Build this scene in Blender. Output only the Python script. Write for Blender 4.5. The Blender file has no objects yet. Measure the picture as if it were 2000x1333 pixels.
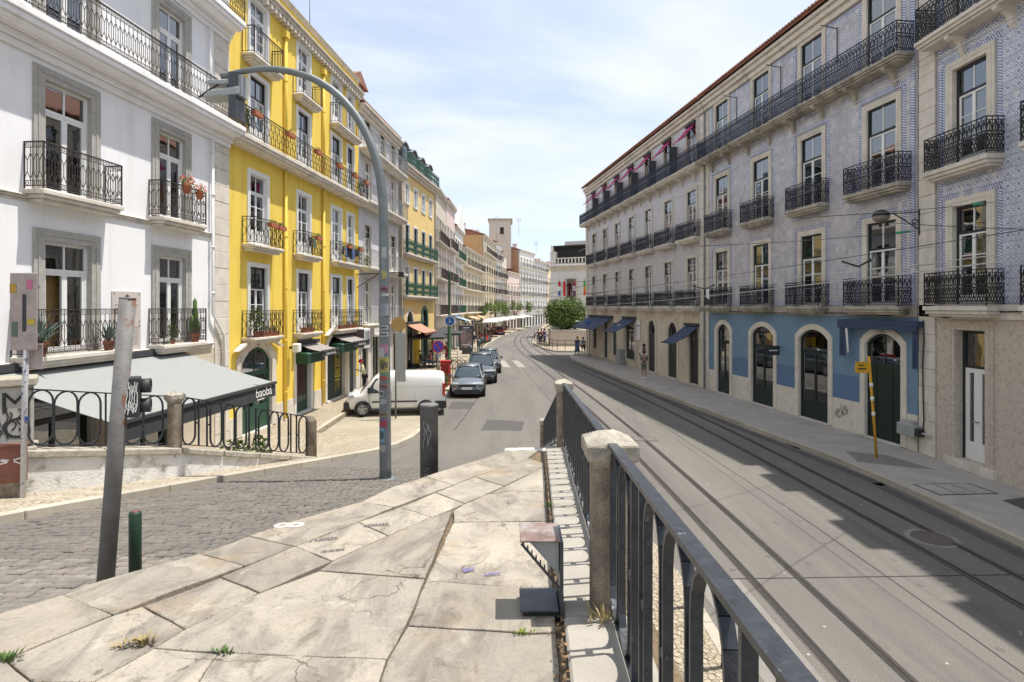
import bpy, bmesh, math, random
from mathutils import Vector, Matrix, noise
random.seed(7)
R = math.radians
scene = bpy.context.scene
COL = scene.collection

# ---------------------------------------------------------------- camera, sky, sun, exposure
E = 4.6            # eye height above the tram road
FPX = 1100.0       # focal length in photo pixels (photo is 2000 wide)
cam_d = bpy.data.cameras.new("camera")
cam = bpy.data.objects.new("camera", cam_d)
COL.objects.link(cam)
cam.location = (0, 0, E)
cam.rotation_euler = (R(90), 0, 0)
cam_d.sensor_width = 36.0
cam_d.lens = 36.0 * FPX / 2000.0
cam_d.shift_y = -66.5 / 2000.0
cam_d.clip_start = 0.05
cam_d.clip_end = 3000
scene.camera = cam

SUN_EL = 72.0
world = bpy.data.worlds.new("World")
scene.world = world
world.use_nodes = True
wn = world.node_tree
for n in list(wn.nodes):
    wn.nodes.remove(n)
def WN(t, **kw):
    n = wn.nodes.new(t)
    for k, v in kw.items():
        setattr(n, k, v)
    return n
w_out = WN('ShaderNodeOutputWorld'); w_bg = WN('ShaderNodeBackground')
w_sky = WN('ShaderNodeTexSky', sky_type='NISHITA', sun_disc=False)
w_sky.sun_elevation = R(SUN_EL); w_sky.sun_rotation = R(80)
w_sky.air_density = 1.0; w_sky.dust_density = 1.5; w_sky.ozone_density = 1.2
w_tc = WN('ShaderNodeTexCoord')
w_sep = WN('ShaderNodeSeparateXYZ'); wn.links.new(w_tc.outputs['Generated'], w_sep.inputs[0])
# project the view direction on a flat cloud layer
w_den = WN('ShaderNodeMath', operation='MAXIMUM'); wn.links.new(w_sep.outputs['Z'], w_den.inputs[0]); w_den.inputs[1].default_value = 0.0
w_den2 = WN('ShaderNodeMath', operation='ADD'); wn.links.new(w_den.outputs[0], w_den2.inputs[0]); w_den2.inputs[1].default_value = 0.16
w_dx = WN('ShaderNodeMath', operation='DIVIDE'); wn.links.new(w_sep.outputs['X'], w_dx.inputs[0]); wn.links.new(w_den2.outputs[0], w_dx.inputs[1])
w_dy = WN('ShaderNodeMath', operation='DIVIDE'); wn.links.new(w_sep.outputs['Y'], w_dy.inputs[0]); wn.links.new(w_den2.outputs[0], w_dy.inputs[1])
w_cmb = WN('ShaderNodeCombineXYZ'); wn.links.new(w_dx.outputs[0], w_cmb.inputs[0]); wn.links.new(w_dy.outputs[0], w_cmb.inputs[1])
w_map = WN('ShaderNodeMapping'); wn.links.new(w_cmb.outputs[0], w_map.inputs['Vector'])
w_map.inputs['Rotation'].default_value = (0, 0, R(20)); w_map.inputs['Scale'].default_value = (0.75, 1.5, 1)
w_n1 = WN('ShaderNodeTexNoise'); w_n1.inputs['Scale'].default_value = 0.8; w_n1.inputs['Detail'].default_value = 9
w_n1.inputs['Roughness'].default_value = 0.56; w_n1.inputs['Distortion'].default_value = 0.5
wn.links.new(w_map.outputs[0], w_n1.inputs['Vector'])
w_r = WN('ShaderNodeMapRange'); w_r.inputs['From Min'].default_value = 0.40; w_r.inputs['From Max'].default_value = 0.63
w_r.inputs['To Min'].default_value = 0.44; w_r.inputs['To Max'].default_value = 0.99
wn.links.new(w_n1.outputs['Fac'], w_r.inputs['Value'])
w_mix = WN('ShaderNodeMix', data_type='RGBA')
wn.links.new(w_r.outputs['Result'], w_mix.inputs['Factor'])
wn.links.new(w_sky.outputs[0], w_mix.inputs[6]); w_mix.inputs[7].default_value = (4.5, 4.75, 5.15, 1)
wn.links.new(w_mix.outputs[2], w_bg.inputs['Color'])
w_bg.inputs['Strength'].default_value = 0.12
wn.links.new(w_bg.outputs[0], w_out.inputs['Surface'])

sun_d = bpy.data.lights.new("sun", 'SUN'); sun_d.energy = 3.45; sun_d.angle = R(0.53); sun_d.color = (1.0, 0.95, 0.87)
sun = bpy.data.objects.new("sun", sun_d); COL.objects.link(sun)
sdir = Vector((math.cos(R(SUN_EL)), 0.055, math.sin(R(SUN_EL))))
sun.rotation_euler = sdir.to_track_quat('Z', 'Y').to_euler()
scene.view_settings.view_transform = 'Standard'
scene.view_settings.look = 'None'
scene.view_settings.exposure = 0.86
scene.view_settings.gamma = 1.0
scene.view_settings.use_curve_mapping = False
scene.render.engine = 'CYCLES'
scene.cycles.max_bounces = 6
scene.cycles.transparent_max_bounces = 12

# ---------------------------------------------------------------- materials
MATS = {}
def lin(c):
    return c
def new_mat(name):
    m = bpy.data.materials.new(name); m.use_nodes = True
    nt = m.node_tree
    b = nt.nodes['Principled BSDF']
    return m, nt, b
def NN(nt, t, **kw):
    n = nt.nodes.new(t)
    for k, v in kw.items():
        setattr(n, k, v)
    return n
def ramp(nt, src, a, b, lo=0.0, hi=1.0):
    n = NN(nt, 'ShaderNodeMapRange'); n.inputs['From Min'].default_value = a; n.inputs['From Max'].default_value = b
    n.inputs['To Min'].default_value = lo; n.inputs['To Max'].default_value = hi
    nt.links.new(src, n.inputs['Value']); return n.outputs['Result']
def noise_tex(nt, pos, scale, detail=5, rough=0.6, stretch=None, dist=0.0):
    if stretch:
        mp = NN(nt, 'ShaderNodeMapping'); mp.inputs['Scale'].default_value = stretch
        nt.links.new(pos, mp.inputs['Vector']); pos = mp.outputs[0]
    n = NN(nt, 'ShaderNodeTexNoise'); n.inputs['Scale'].default_value = scale; n.inputs['Detail'].default_value = detail
    n.inputs['Roughness'].default_value = rough; n.inputs['Distortion'].default_value = dist
    nt.links.new(pos, n.inputs['Vector']); return n.outputs['Fac']
def mixc(nt, fac, a, b):
    n = NN(nt, 'ShaderNodeMix', data_type='RGBA')
    for sock, v in ((n.inputs['Factor'], fac), (n.inputs[6], a), (n.inputs[7], b)):
        if isinstance(v, (tuple, list)):
            sock.default_value = (*v[:3], 1)
        elif isinstance(v, (int, float)):
            sock.default_value = v
        else:
            nt.links.new(v, sock)
    return n.outputs[2]
def mth(nt, op, a, b=None, c=None):
    n = NN(nt, 'ShaderNodeMath', operation=op)
    for i, v in enumerate((a, b, c)):
        if v is None: continue
        if isinstance(v, (int, float)): n.inputs[i].default_value = v
        else: nt.links.new(v, n.inputs[i])
    return n.outputs[0]
def bump(nt, b, h, strength=0.3, dist=0.02):
    n = NN(nt, 'ShaderNodeBump'); n.inputs['Strength'].default_value = strength; n.inputs['Distance'].default_value = dist
    nt.links.new(h, n.inputs['Height']); nt.links.new(n.outputs[0], b.inputs['Normal'])
def mat(name, col, rough=0.8, metal=0.0, var=0.12, vs=3.0, stain=None, stain_lo=0.55, stain_hi=0.75, stain_amt=0.6, ss=1.2,
        bmp=0.15, bs=40.0, stretch=None, objrand=0.0, spec=0.5, fine=0.0, fs=150.0, coat=0.0):
    if name in MATS: return MATS[name]
    m, nt, b = new_mat(name)
    geo = NN(nt, 'ShaderNodeNewGeometry'); pos = geo.outputs['Position']
    n1 = noise_tex(nt, pos, vs, 6)
    lo = tuple(c * (1 - var) for c in col); hi = tuple(min(1, c * (1 + var)) for c in col)
    c = mixc(nt, ramp(nt, n1, 0.3, 0.7), lo, hi)
    if fine:
        n3 = noise_tex(nt, pos, fs, 2)
        c = mixc(nt, ramp(nt, n3, 0.35, 0.65), c, mixc(nt, fine, c, (0.02, 0.02, 0.02)))
    if objrand:
        oi = NN(nt, 'ShaderNodeObjectInfo')
        hsv = NN(nt, 'ShaderNodeHueSaturation'); nt.links.new(c, hsv.inputs['Color'])
        nt.links.new(ramp(nt, oi.outputs['Random'], 0, 1, 1 - objrand, 1 + objrand), hsv.inputs['Value'])
        c = hsv.outputs[0]
    if stain:
        n2 = noise_tex(nt, pos, ss, 8, 0.65, stretch)
        f = mth(nt, 'MULTIPLY', ramp(nt, n2, stain_lo, stain_hi), stain_amt)
        c = mixc(nt, f, c, stain)
    nt.links.new(c, b.inputs['Base Color'])
    b.inputs['Roughness'].default_value = rough; b.inputs['Metallic'].default_value = metal
    b.inputs['Specular IOR Level'].default_value = spec
    if coat: b.inputs['Coat Weight'].default_value = coat
    if bmp: bump(nt, b, noise_tex(nt, pos, bs, 4), bmp, 0.02)
    MATS[name] = m
    return m

STONE = mat('limestone_trim', (0.65, 0.60, 0.52), 0.8, stain=(0.20, 0.18, 0.15), stain_lo=0.52, stain_hi=0.8, stain_amt=0.6, stretch=(1, 1, .35))
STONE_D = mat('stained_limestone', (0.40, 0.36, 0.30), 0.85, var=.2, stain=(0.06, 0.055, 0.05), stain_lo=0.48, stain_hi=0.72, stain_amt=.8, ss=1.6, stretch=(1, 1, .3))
STONE_G = mat('grey_limestone', (0.40, 0.385, 0.35), 0.8, var=.15, vs=8, stain=(0.2, 0.19, 0.17), stain_amt=.5)
LEDGE = mat('ledge_limestone', (0.36, 0.335, 0.29), 0.85, var=.12, vs=6, stain=(0.2, 0.18, 0.15), stain_lo=.5, stain_hi=.7, stain_amt=.5, ss=3, bmp=.2, bs=60, fine=.12, fs=90)
POSTSTONE = mat('weathered_post_stone', (0.34, 0.28, 0.21), 0.92, var=.25, vs=12, stain=(0.07, 0.055, 0.04), stain_lo=.45, stain_hi=.7, stain_amt=.75, ss=5, bmp=.9, bs=70, fine=.35, fs=120)
CAPSTONE = mat('weathered_cap_stone', (0.44, 0.40, 0.33), 0.92, var=.2, vs=10, stain=(0.14, 0.12, 0.09), stain_lo=.5, stain_hi=.75, stain_amt=.7, ss=8, bmp=1.0, bs=60)
WHITE = mat('white_render', (0.84, 0.84, 0.845), 0.9, var=.03, vs=1.2, stain=(0.55, 0.53, 0.5), stain_lo=.52, stain_hi=.8, stain_amt=.5, stretch=(1.5, 1.5, .14), bmp=.08)
YELLOW = mat('yellow_render', (0.82, 0.60, 0.10), 0.85, var=.05, vs=1.0, stain=(0.50, 0.30, 0.04), stain_lo=.50, stain_hi=.78, stain_amt=.6, stretch=(2, 2, .13), bmp=.1)
PALEY = mat('pale_yellow_render', (0.75, 0.55, 0.22), 0.85, var=.06, stain=(0.5, 0.38, 0.2), stain_amt=.4, stretch=(1, 1, .3))
GREYW = mat('pale_grey_render', (0.62, 0.62, 0.64), 0.85, var=.06, stain=(0.4, 0.39, 0.38), stain_amt=.5, stretch=(1, 1, .3))
CREAM = mat('cream_stone_wall', (0.60, 0.53, 0.42), 0.85, var=.12, vs=1.5, stain=(0.25, 0.21, 0.16), stain_lo=.5, stain_hi=.78, stain_amt=.5, stretch=(1, 1, .4))
CWALL = mat('mottled_beige_stone', (0.54, 0.47, 0.39), 0.75, var=.14, vs=14, stain=(0.32, 0.26, 0.21), stain_lo=.5, stain_hi=.62, stain_amt=.5, ss=9)
BLUEW = mat('blue_painted_wall', (0.155, 0.25, 0.355), 0.75, var=.08, vs=2)
BLUED = mat('deep_blue_painted_wall', (0.105, 0.175, 0.30), 0.75, var=.08, vs=2)
WPAINT = mat('white_window_paint', (0.78, 0.78, 0.76), 0.5, var=.03, bmp=0)
DGREEN = mat('dark_green_paint', (0.006, 0.018, 0.013), 0.45, var=.15, bmp=0)
GREEN = mat('green_door_paint', (0.014, 0.065, 0.04), 0.5, var=.15, bmp=.05)
BLACKP = mat('black_window_paint', (0.02, 0.021, 0.025), 0.5, bmp=0)
IRON = mat('black_iron', (0.022, 0.022, 0.024), 0.55, metal=.2, var=.3, vs=20, bmp=0)
IRONR = mat('rust_tinged_iron', (0.055, 0.042, 0.038), 0.65, metal=.2, var=.3, vs=14, bmp=0)
IRONB = mat('blue_black_iron', (0.010, 0.014, 0.035), 0.5, metal=.2, var=.2, bmp=0)
IRONG = mat('green_iron', (0.03, 0.10, 0.065), 0.6, var=.2, bmp=0)
IRONGREY = mat('grey_iron', (0.25, 0.26, 0.28), 0.6, bmp=0)
FENCE = mat('worn_charcoal_paint', (0.045, 0.05, 0.058), 0.38, metal=.3, var=.35, vs=25, stain=(0.30, 0.32, 0.34), stain_lo=.64, stain_hi=.68, stain_amt=.8, ss=22, bmp=.12, bs=60)
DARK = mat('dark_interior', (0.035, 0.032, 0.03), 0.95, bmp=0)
CURT = mat('white_curtain', (0.80, 0.80, 0.77), 0.9, var=.08, vs=4, bmp=0)
CURTW = mat('wooden_shutter_inside', (0.40, 0.26, 0.10), 0.7, var=.2, vs=6)
TERRA = mat('terracotta_tile', (0.27, 0.125, 0.08), 0.85, var=.3, vs=5, stain=(0.14, 0.1, 0.08), stain_amt=.6, objrand=.25)
POT = mat('terracotta_pot', (0.36, 0.12, 0.06), 0.85, var=.15)
ASPH = mat('worn_asphalt', (0.182, 0.170, 0.154), 0.82, var=.16, vs=.8, stain=(0.115, 0.109, 0.102), stain_lo=.46, stain_hi=.72, stain_amt=.75, ss=.55, stretch=(1.8, .22, 1), bmp=.9, bs=120, fine=.55, fs=70)
CONC = mat('pavement_concrete', (0.40, 0.37, 0.33), 0.88, var=.12, vs=1.5, stain=(0.16, 0.15, 0.14), stain_lo=.55, stain_hi=.72, stain_amt=.5, ss=.9, bmp=.2, bs=90, fine=.12)
KERB = mat('kerb_limestone', (0.42, 0.38, 0.31), 0.85, var=.15, stain=(0.2, 0.17, 0.13), stain_amt=.6, ss=3, objrand=.12)
SLAB = None
MORTAR = mat('sandy_joint_mortar', (0.17, 0.125, 0.075), 0.95, var=.3, vs=18, bmp=.8, bs=60)
BAY = mat('sandy_parking_concrete', (0.34, 0.295, 0.225), 0.88, var=.15, vs=.8, stain=(0.20, 0.25, 0.19), stain_lo=.52, stain_hi=.7, stain_amt=.45, ss=.5, fine=.1)
GALV = mat('galvanised_steel', (0.165, 0.16, 0.155), 0.65, metal=.1, var=.2, vs=8, stain=(0.15, 0.06, 0.03), stain_lo=.585, stain_hi=.64, stain_amt=.9, ss=10, stretch=(1, 1, .5), bmp=.2)
GALVL = mat('lamp_post_steel', (0.17, 0.19, 0.195), 0.55, metal=.35, var=.12, vs=6, bmp=.05)
GALVD = mat('dull_bollard_steel', (0.13, 0.13, 0.13), 0.6, metal=.4, var=.3, vs=7, stain=(0.33, 0.32, 0.30), stain_lo=.58, stain_hi=.75, stain_amt=.6, ss=6, stretch=(1, 1, .3))
BOLG = mat('dark_green_bollard_paint', (0.018, 0.05, 0.028), 0.5, var=.2, vs=20)
RUST = mat('rust_red_paint', (0.20, 0.075, 0.05), 0.7, var=.2, vs=8)
PANEL = mat('grey_metal_panel', (0.075, 0.08, 0.09), 0.45, metal=.5, var=.2, vs=12)
PANELL = mat('pale_metal_panel', (0.34, 0.36, 0.36), 0.5, metal=.2, var=.1)
SHELF = mat('rusty_shelf', (0.22, 0.15, 0.13), 0.6, metal=.3, var=.3, vs=9, stain=(0.38, 0.36, 0.34), stain_lo=.5, stain_hi=.65, stain_amt=.8, ss=6)
AWN = mat('pale_green_awning_cloth', (0.265, 0.275, 0.27), 0.85, var=.03)
AWND = mat('charcoal_awning_cloth', (0.045, 0.047, 0.052), 0.8, var=.1)
AWNB = mat('navy_awning_cloth', (0.035, 0.055, 0.11), 0.8, var=.1)
AWNM = mat('magenta_awning_cloth', (0.48, 0.06, 0.19), 0.8, var=.1)
AWNT = mat('terracotta_awning_cloth', (0.42, 0.21, 0.14), 0.8, var=.1)
AWNG = mat('taupe_awning_cloth', (0.26, 0.235, 0.22), 0.8, var=.1)
RED = mat('red_paint', (0.50, 0.03, 0.03), 0.45, bmp=0)
RUBBER = mat('tyre_rubber', (0.025, 0.025, 0.025), 0.85, bmp=.1)
ALLOY = mat('silver_alloy', (0.45, 0.46, 0.47), 0.35, metal=.8, bmp=0)
CARW = mat('white_van_paint', (0.80, 0.80, 0.78), 0.3, var=.02, bmp=0, coat=.5)
CARG = mat('metallic_grey_paint', (0.18, 0.20, 0.23), 0.3, metal=.5, var=.04, bmp=0, coat=.7)
CARD = mat('dark_grey_car_paint', (0.11, 0.125, 0.145), 0.28, metal=.5, var=.04, bmp=0, coat=.7)
PLASTIC = mat('black_plastic', (0.035, 0.036, 0.038), 0.6, bmp=.05)
YPOLE = mat('bus_stop_yellow', (0.62, 0.34, 0.015), 0.6, var=.15, vs=9, bmp=.05)
WOOD = mat('weathered_wood', (0.27, 0.16, 0.08), 0.8, var=.3, vs=8, stretch=(1, 1, .2))
WPAINTR = mat('worn_white_marking', (0.52, 0.51, 0.48), 0.8, var=.1, vs=6, stain=(0.25, 0.24, 0.22), stain_lo=.5, stain_hi=.7, stain_amt=.6, ss=7)
PLAQUE = mat('pale_marble_plaque', (0.56, 0.51, 0.47), 0.5, var=.05)
INK = mat('dark_lettering', (0.03, 0.03, 0.03), 0.7, bmp=0)
WINK = mat('white_lettering', (0.8, 0.8, 0.78), 0.7, bmp=0)
CABLE = mat('black_cable', (0.03, 0.03, 0.032), 0.7, bmp=0)
CABLEW = mat('pale_cable', (0.5, 0.49, 0.46), 0.7, bmp=0)
RAILS = mat('worn_tram_rail', (0.15, 0.13, 0.12), 0.32, metal=.7, var=.2, vs=30, bmp=.1)
GROOVE = mat('rail_groove', (0.03, 0.028, 0.026), 0.9, bmp=0)
SKIN = mat('skin', (0.45, 0.26, 0.17), 0.6, var=.05, bmp=0)
SKIND = mat('dark_skin', (0.14, 0.075, 0.045), 0.6, var=.05, bmp=0)

def translucent(name, col):
    m, nt, b = new_mat(name); out = nt.nodes['Material Output']
    b.inputs['Base Color'].default_value = (*col, 1); b.inputs['Roughness'].default_value = .9
    tl = NN(nt, 'ShaderNodeBsdfTranslucent'); tl.inputs[0].default_value = (*col, 1)
    mx = NN(nt, 'ShaderNodeMixShader'); mx.inputs[0].default_value = .5
    nt.links.new(b.outputs[0], mx.inputs[1]); nt.links.new(tl.outputs[0], mx.inputs[2]); nt.links.new(mx.outputs[0], out.inputs['Surface']); MATS[name] = m; return m
AWNM = translucent('magenta_sheer_cloth', (.72, .10, .30))
def glass_mat():
    m, nt, b = new_mat('window_glass')
    nt.nodes.remove(b)
    out = nt.nodes['Material Output']
    tr = NN(nt, 'ShaderNodeBsdfTransparent'); tr.inputs[0].default_value = (0.85, 0.88, 0.88, 1)
    gl = NN(nt, 'ShaderNodeBsdfGlossy'); gl.inputs['Roughness'].default_value = 0.02; gl.inputs['Color'].default_value = (.95, .97, 1, 1)
    fr = NN(nt, 'ShaderNodeFresnel'); fr.inputs['IOR'].default_value = 2.1
    geo = NN(nt, 'ShaderNodeNewGeometry'); bp = NN(nt, 'ShaderNodeBump'); bp.inputs['Strength'].default_value = .035; bp.inputs['Distance'].default_value = .05
    nt.links.new(noise_tex(nt, geo.outputs['Position'], 1.6, 2), bp.inputs['Height'])
    nt.links.new(bp.outputs[0], gl.inputs['Normal'])
    mx = NN(nt, 'ShaderNodeMixShader')
    nt.links.new(mth(nt, 'ADD', fr.outputs[0], 0.10), mx.inputs[0]); nt.links.new(tr.outputs[0], mx.inputs[1]); nt.links.new(gl.outputs[0], mx.inputs[2])
    nt.links.new(mx.outputs[0], out.inputs['Surface'])
    return m
GLASS = glass_mat()
CARGLASS = mat('tinted_car_glass', (0.03, 0.045, 0.055), 0.06, var=.05, bmp=0, spec=.9)

def azulejo(name, base, blue, kind):
    """one glazed tile: the pattern lives in the tile's own uv square and is mirrored tile by tile"""
    m, nt, b = new_mat(name)
    uv = NN(nt, 'ShaderNodeUVMap'); sp = NN(nt, 'ShaderNodeSeparateXYZ'); nt.links.new(uv.outputs[0], sp.inputs[0])
    u, v = sp.outputs[0], sp.outputs[1]
    r = mth(nt, 'SQRT', mth(nt, 'ADD', mth(nt, 'MULTIPLY', u, u), mth(nt, 'MULTIPLY', v, v)))
    a = mth(nt, 'ARCTAN2', v, u)
    if kind == 'rosette':
        ring = mth(nt, 'LESS_THAN', mth(nt, 'ABSOLUTE', mth(nt, 'SUBTRACT', r, 0.86)), 0.075)
        pet = mth(nt, 'MULTIPLY', mth(nt, 'GREATER_THAN', mth(nt, 'SINE', mth(nt, 'MULTIPLY', a, 8.0)), -0.1),
                  mth(nt, 'LESS_THAN', mth(nt, 'ABSOLUTE', mth(nt, 'SUBTRACT', r, 0.47)), 0.17))
        cen = mth(nt, 'LESS_THAN', r, 0.18)
        cor = mth(nt, 'GREATER_THAN', mth(nt, 'ADD', u, v), 1.62)
        f = mth(nt, 'MAXIMUM', mth(nt, 'MAXIMUM', ring, pet), mth(nt, 'MAXIMUM', cen, cor))
    elif kind == 'small':
        du = mth(nt, 'ABSOLUTE', mth(nt, 'SUBTRACT', u, .5)); dv_ = mth(nt, 'ABSOLUTE', mth(nt, 'SUBTRACT', v, .5)); mx_ = mth(nt, 'MAXIMUM', du, dv_)
        ring = mth(nt, 'LESS_THAN', mth(nt, 'ABSOLUTE', mth(nt, 'SUBTRACT', mx_, 0.30)), 0.085)
        cen = mth(nt, 'LESS_THAN', mth(nt, 'ADD', du, dv_), 0.13)
        cor = mth(nt, 'GREATER_THAN', mth(nt, 'ADD', du, dv_), 0.86)
        f = mth(nt, 'MAXIMUM', mth(nt, 'MAXIMUM', ring, cen), cor)
    else:
        d = mth(nt, 'PINGPONG', mth(nt, 'ADD', mth(nt, 'MULTIPLY', u, 2.0), v), 0.5)
        f = mth(nt, 'MAXIMUM', mth(nt, 'GREATER_THAN', d, 0.27), mth(nt, 'GREATER_THAN', mth(nt, 'ABSOLUTE', mth(nt, 'SUBTRACT', v, .5)), .42))
    geo = NN(nt, 'ShaderNodeNewGeometry'); pos = geo.outputs['Position']
    n1 = noise_tex(nt, pos, 1.3, 6)
    f = mth(nt, 'MULTIPLY', f, ramp(nt, n1, .25, .75, .55, .95))
    c = mixc(nt, f, base, blue)
    hs = NN(nt, 'ShaderNodeHueSaturation'); nt.links.new(c, hs.inputs['Color']); nt.links.new(ramp(nt, geo.outputs['Random Per Island'], 0, 1, .86, 1.10), hs.inputs['Value']); c = hs.outputs[0]
    c = mixc(nt, mth(nt, 'MULTIPLY', mth(nt, 'GREATER_THAN', geo.outputs['Random Per Island'], .965), .6), c, (0.62, 0.60, 0.56))
    c = mixc(nt, mth(nt, 'MULTIPLY', ramp(nt, noise_tex(nt, pos, .9, 8, .7, (1, 1, .4)), .5, .75), .45), c, (0.24, 0.22, 0.22))
    nt.links.new(c, b.inputs['Base Color']); b.inputs['Roughness'].default_value = .25
    MATS[name] = m
    return m
TILE_C = azulejo('blue_rosette_azulejo', (0.66, 0.67, 0.70), (0.11, 0.16, 0.37), 'rosette')
TILE_B = azulejo('small_blue_azulejo', (0.70, 0.67, 0.64), (0.12, 0.145, 0.295), 'small')
TILE_E = azulejo('blue_border_azulejo', (0.60, 0.62, 0.66), (0.035, 0.06, 0.28), 'border')
GROUT = mat('tile_grout', (0.36, 0.35, 0.36), .9, var=.1)

def lilac_tile():
    m, nt, b = new_mat('lilac_tile_wall')
    tc = NN(nt, 'ShaderNodeTexCoord'); mp = NN(nt, 'ShaderNodeMapping'); mp.inputs['Rotation'].default_value = (R(90), 0, 0)
    nt.links.new(tc.outputs['Object'], mp.inputs[0])
    br = NN(nt, 'ShaderNodeTexBrick'); br.offset = 0; br.inputs['Scale'].default_value = 1
    br.inputs['Brick Width'].default_value = .14; br.inputs['Row Height'].default_value = .14; br.inputs['Mortar Size'].default_value = .006
    br.inputs['Color1'].default_value = (0.50, 0.485, 0.505, 1); br.inputs['Color2'].default_value = (0.58, 0.56, 0.57, 1); br.inputs['Mortar'].default_value = (0.28, 0.27, 0.32, 1)
    nt.links.new(mp.outputs[0], br.inputs['Vector'])
    geo = NN(nt, 'ShaderNodeNewGeometry')
    c = mixc(nt, mth(nt, 'MULTIPLY', ramp(nt, noise_tex(nt, geo.outputs['Position'], .8, 8, .7, (1, 1, .3)), .5, .8), .4), br.outputs['Color'], (0.26, 0.25, 0.25))
    nt.links.new(c, b.inputs['Base Color']); b.inputs['Roughness'].default_value = .35
    return m
LILAC = lilac_tile()

def asphalt():
    m, nt, b = new_mat('worn_asphalt')
    geo = NN(nt, 'ShaderNodeNewGeometry'); pos = geo.outputs['Position']
    c = mixc(nt, ramp(nt, noise_tex(nt, pos, .35, 6, .6, (1.6, .3, 1)), .35, .65), (0.172, 0.158, 0.138), (0.122, 0.113, 0.101))
    c = mixc(nt, mth(nt, 'MULTIPLY', ramp(nt, noise_tex(nt, pos, .8, 8, .72, (2.2, .18, 1), .4), .50, .68), .6), c, (0.085, 0.080, 0.076))
    c = mixc(nt, mth(nt, 'MULTIPLY', ramp(nt, noise_tex(nt, pos, 1.3, 9, .75, None, .8), .58, .70), .4), c, (0.22, 0.205, 0.18))
    sp = NN(nt, 'ShaderNodeTexVoronoi', feature='F1'); sp.inputs['Scale'].default_value = 1.7; nt.links.new(pos, sp.inputs['Vector'])
    c = mixc(nt, mth(nt, 'MULTIPLY', mth(nt, 'LESS_THAN', sp.outputs['Distance'], .10), .55), c, (0.06, 0.056, 0.052))
    sp2 = NN(nt, 'ShaderNodeTexVoronoi', feature='F1'); sp2.inputs['Scale'].default_value = 2.3; nt.links.new(pos, sp2.inputs['Vector'])
    c = mixc(nt, mth(nt, 'MULTIPLY', mth(nt, 'LESS_THAN', sp2.outputs['Distance'], .045), .8), c, (0.55, 0.53, 0.50))
    g = noise_tex(nt, pos, 75, 3, .7)
    c = mixc(nt, mth(nt, 'MULTIPLY', ramp(nt, g, .48, .66), .6), c, (0.06, 0.056, 0.05)); c = mixc(nt, mth(nt, 'MULTIPLY', ramp(nt, g, .44, .34), .5), c, (0.36, 0.34, 0.31))
    nt.links.new(c, b.inputs['Base Color']); b.inputs['Roughness'].default_value = .82; bump(nt, b, g, .5, .01)
    MATS['worn_asphalt'] = m; return m
ASPH = asphalt()
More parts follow.
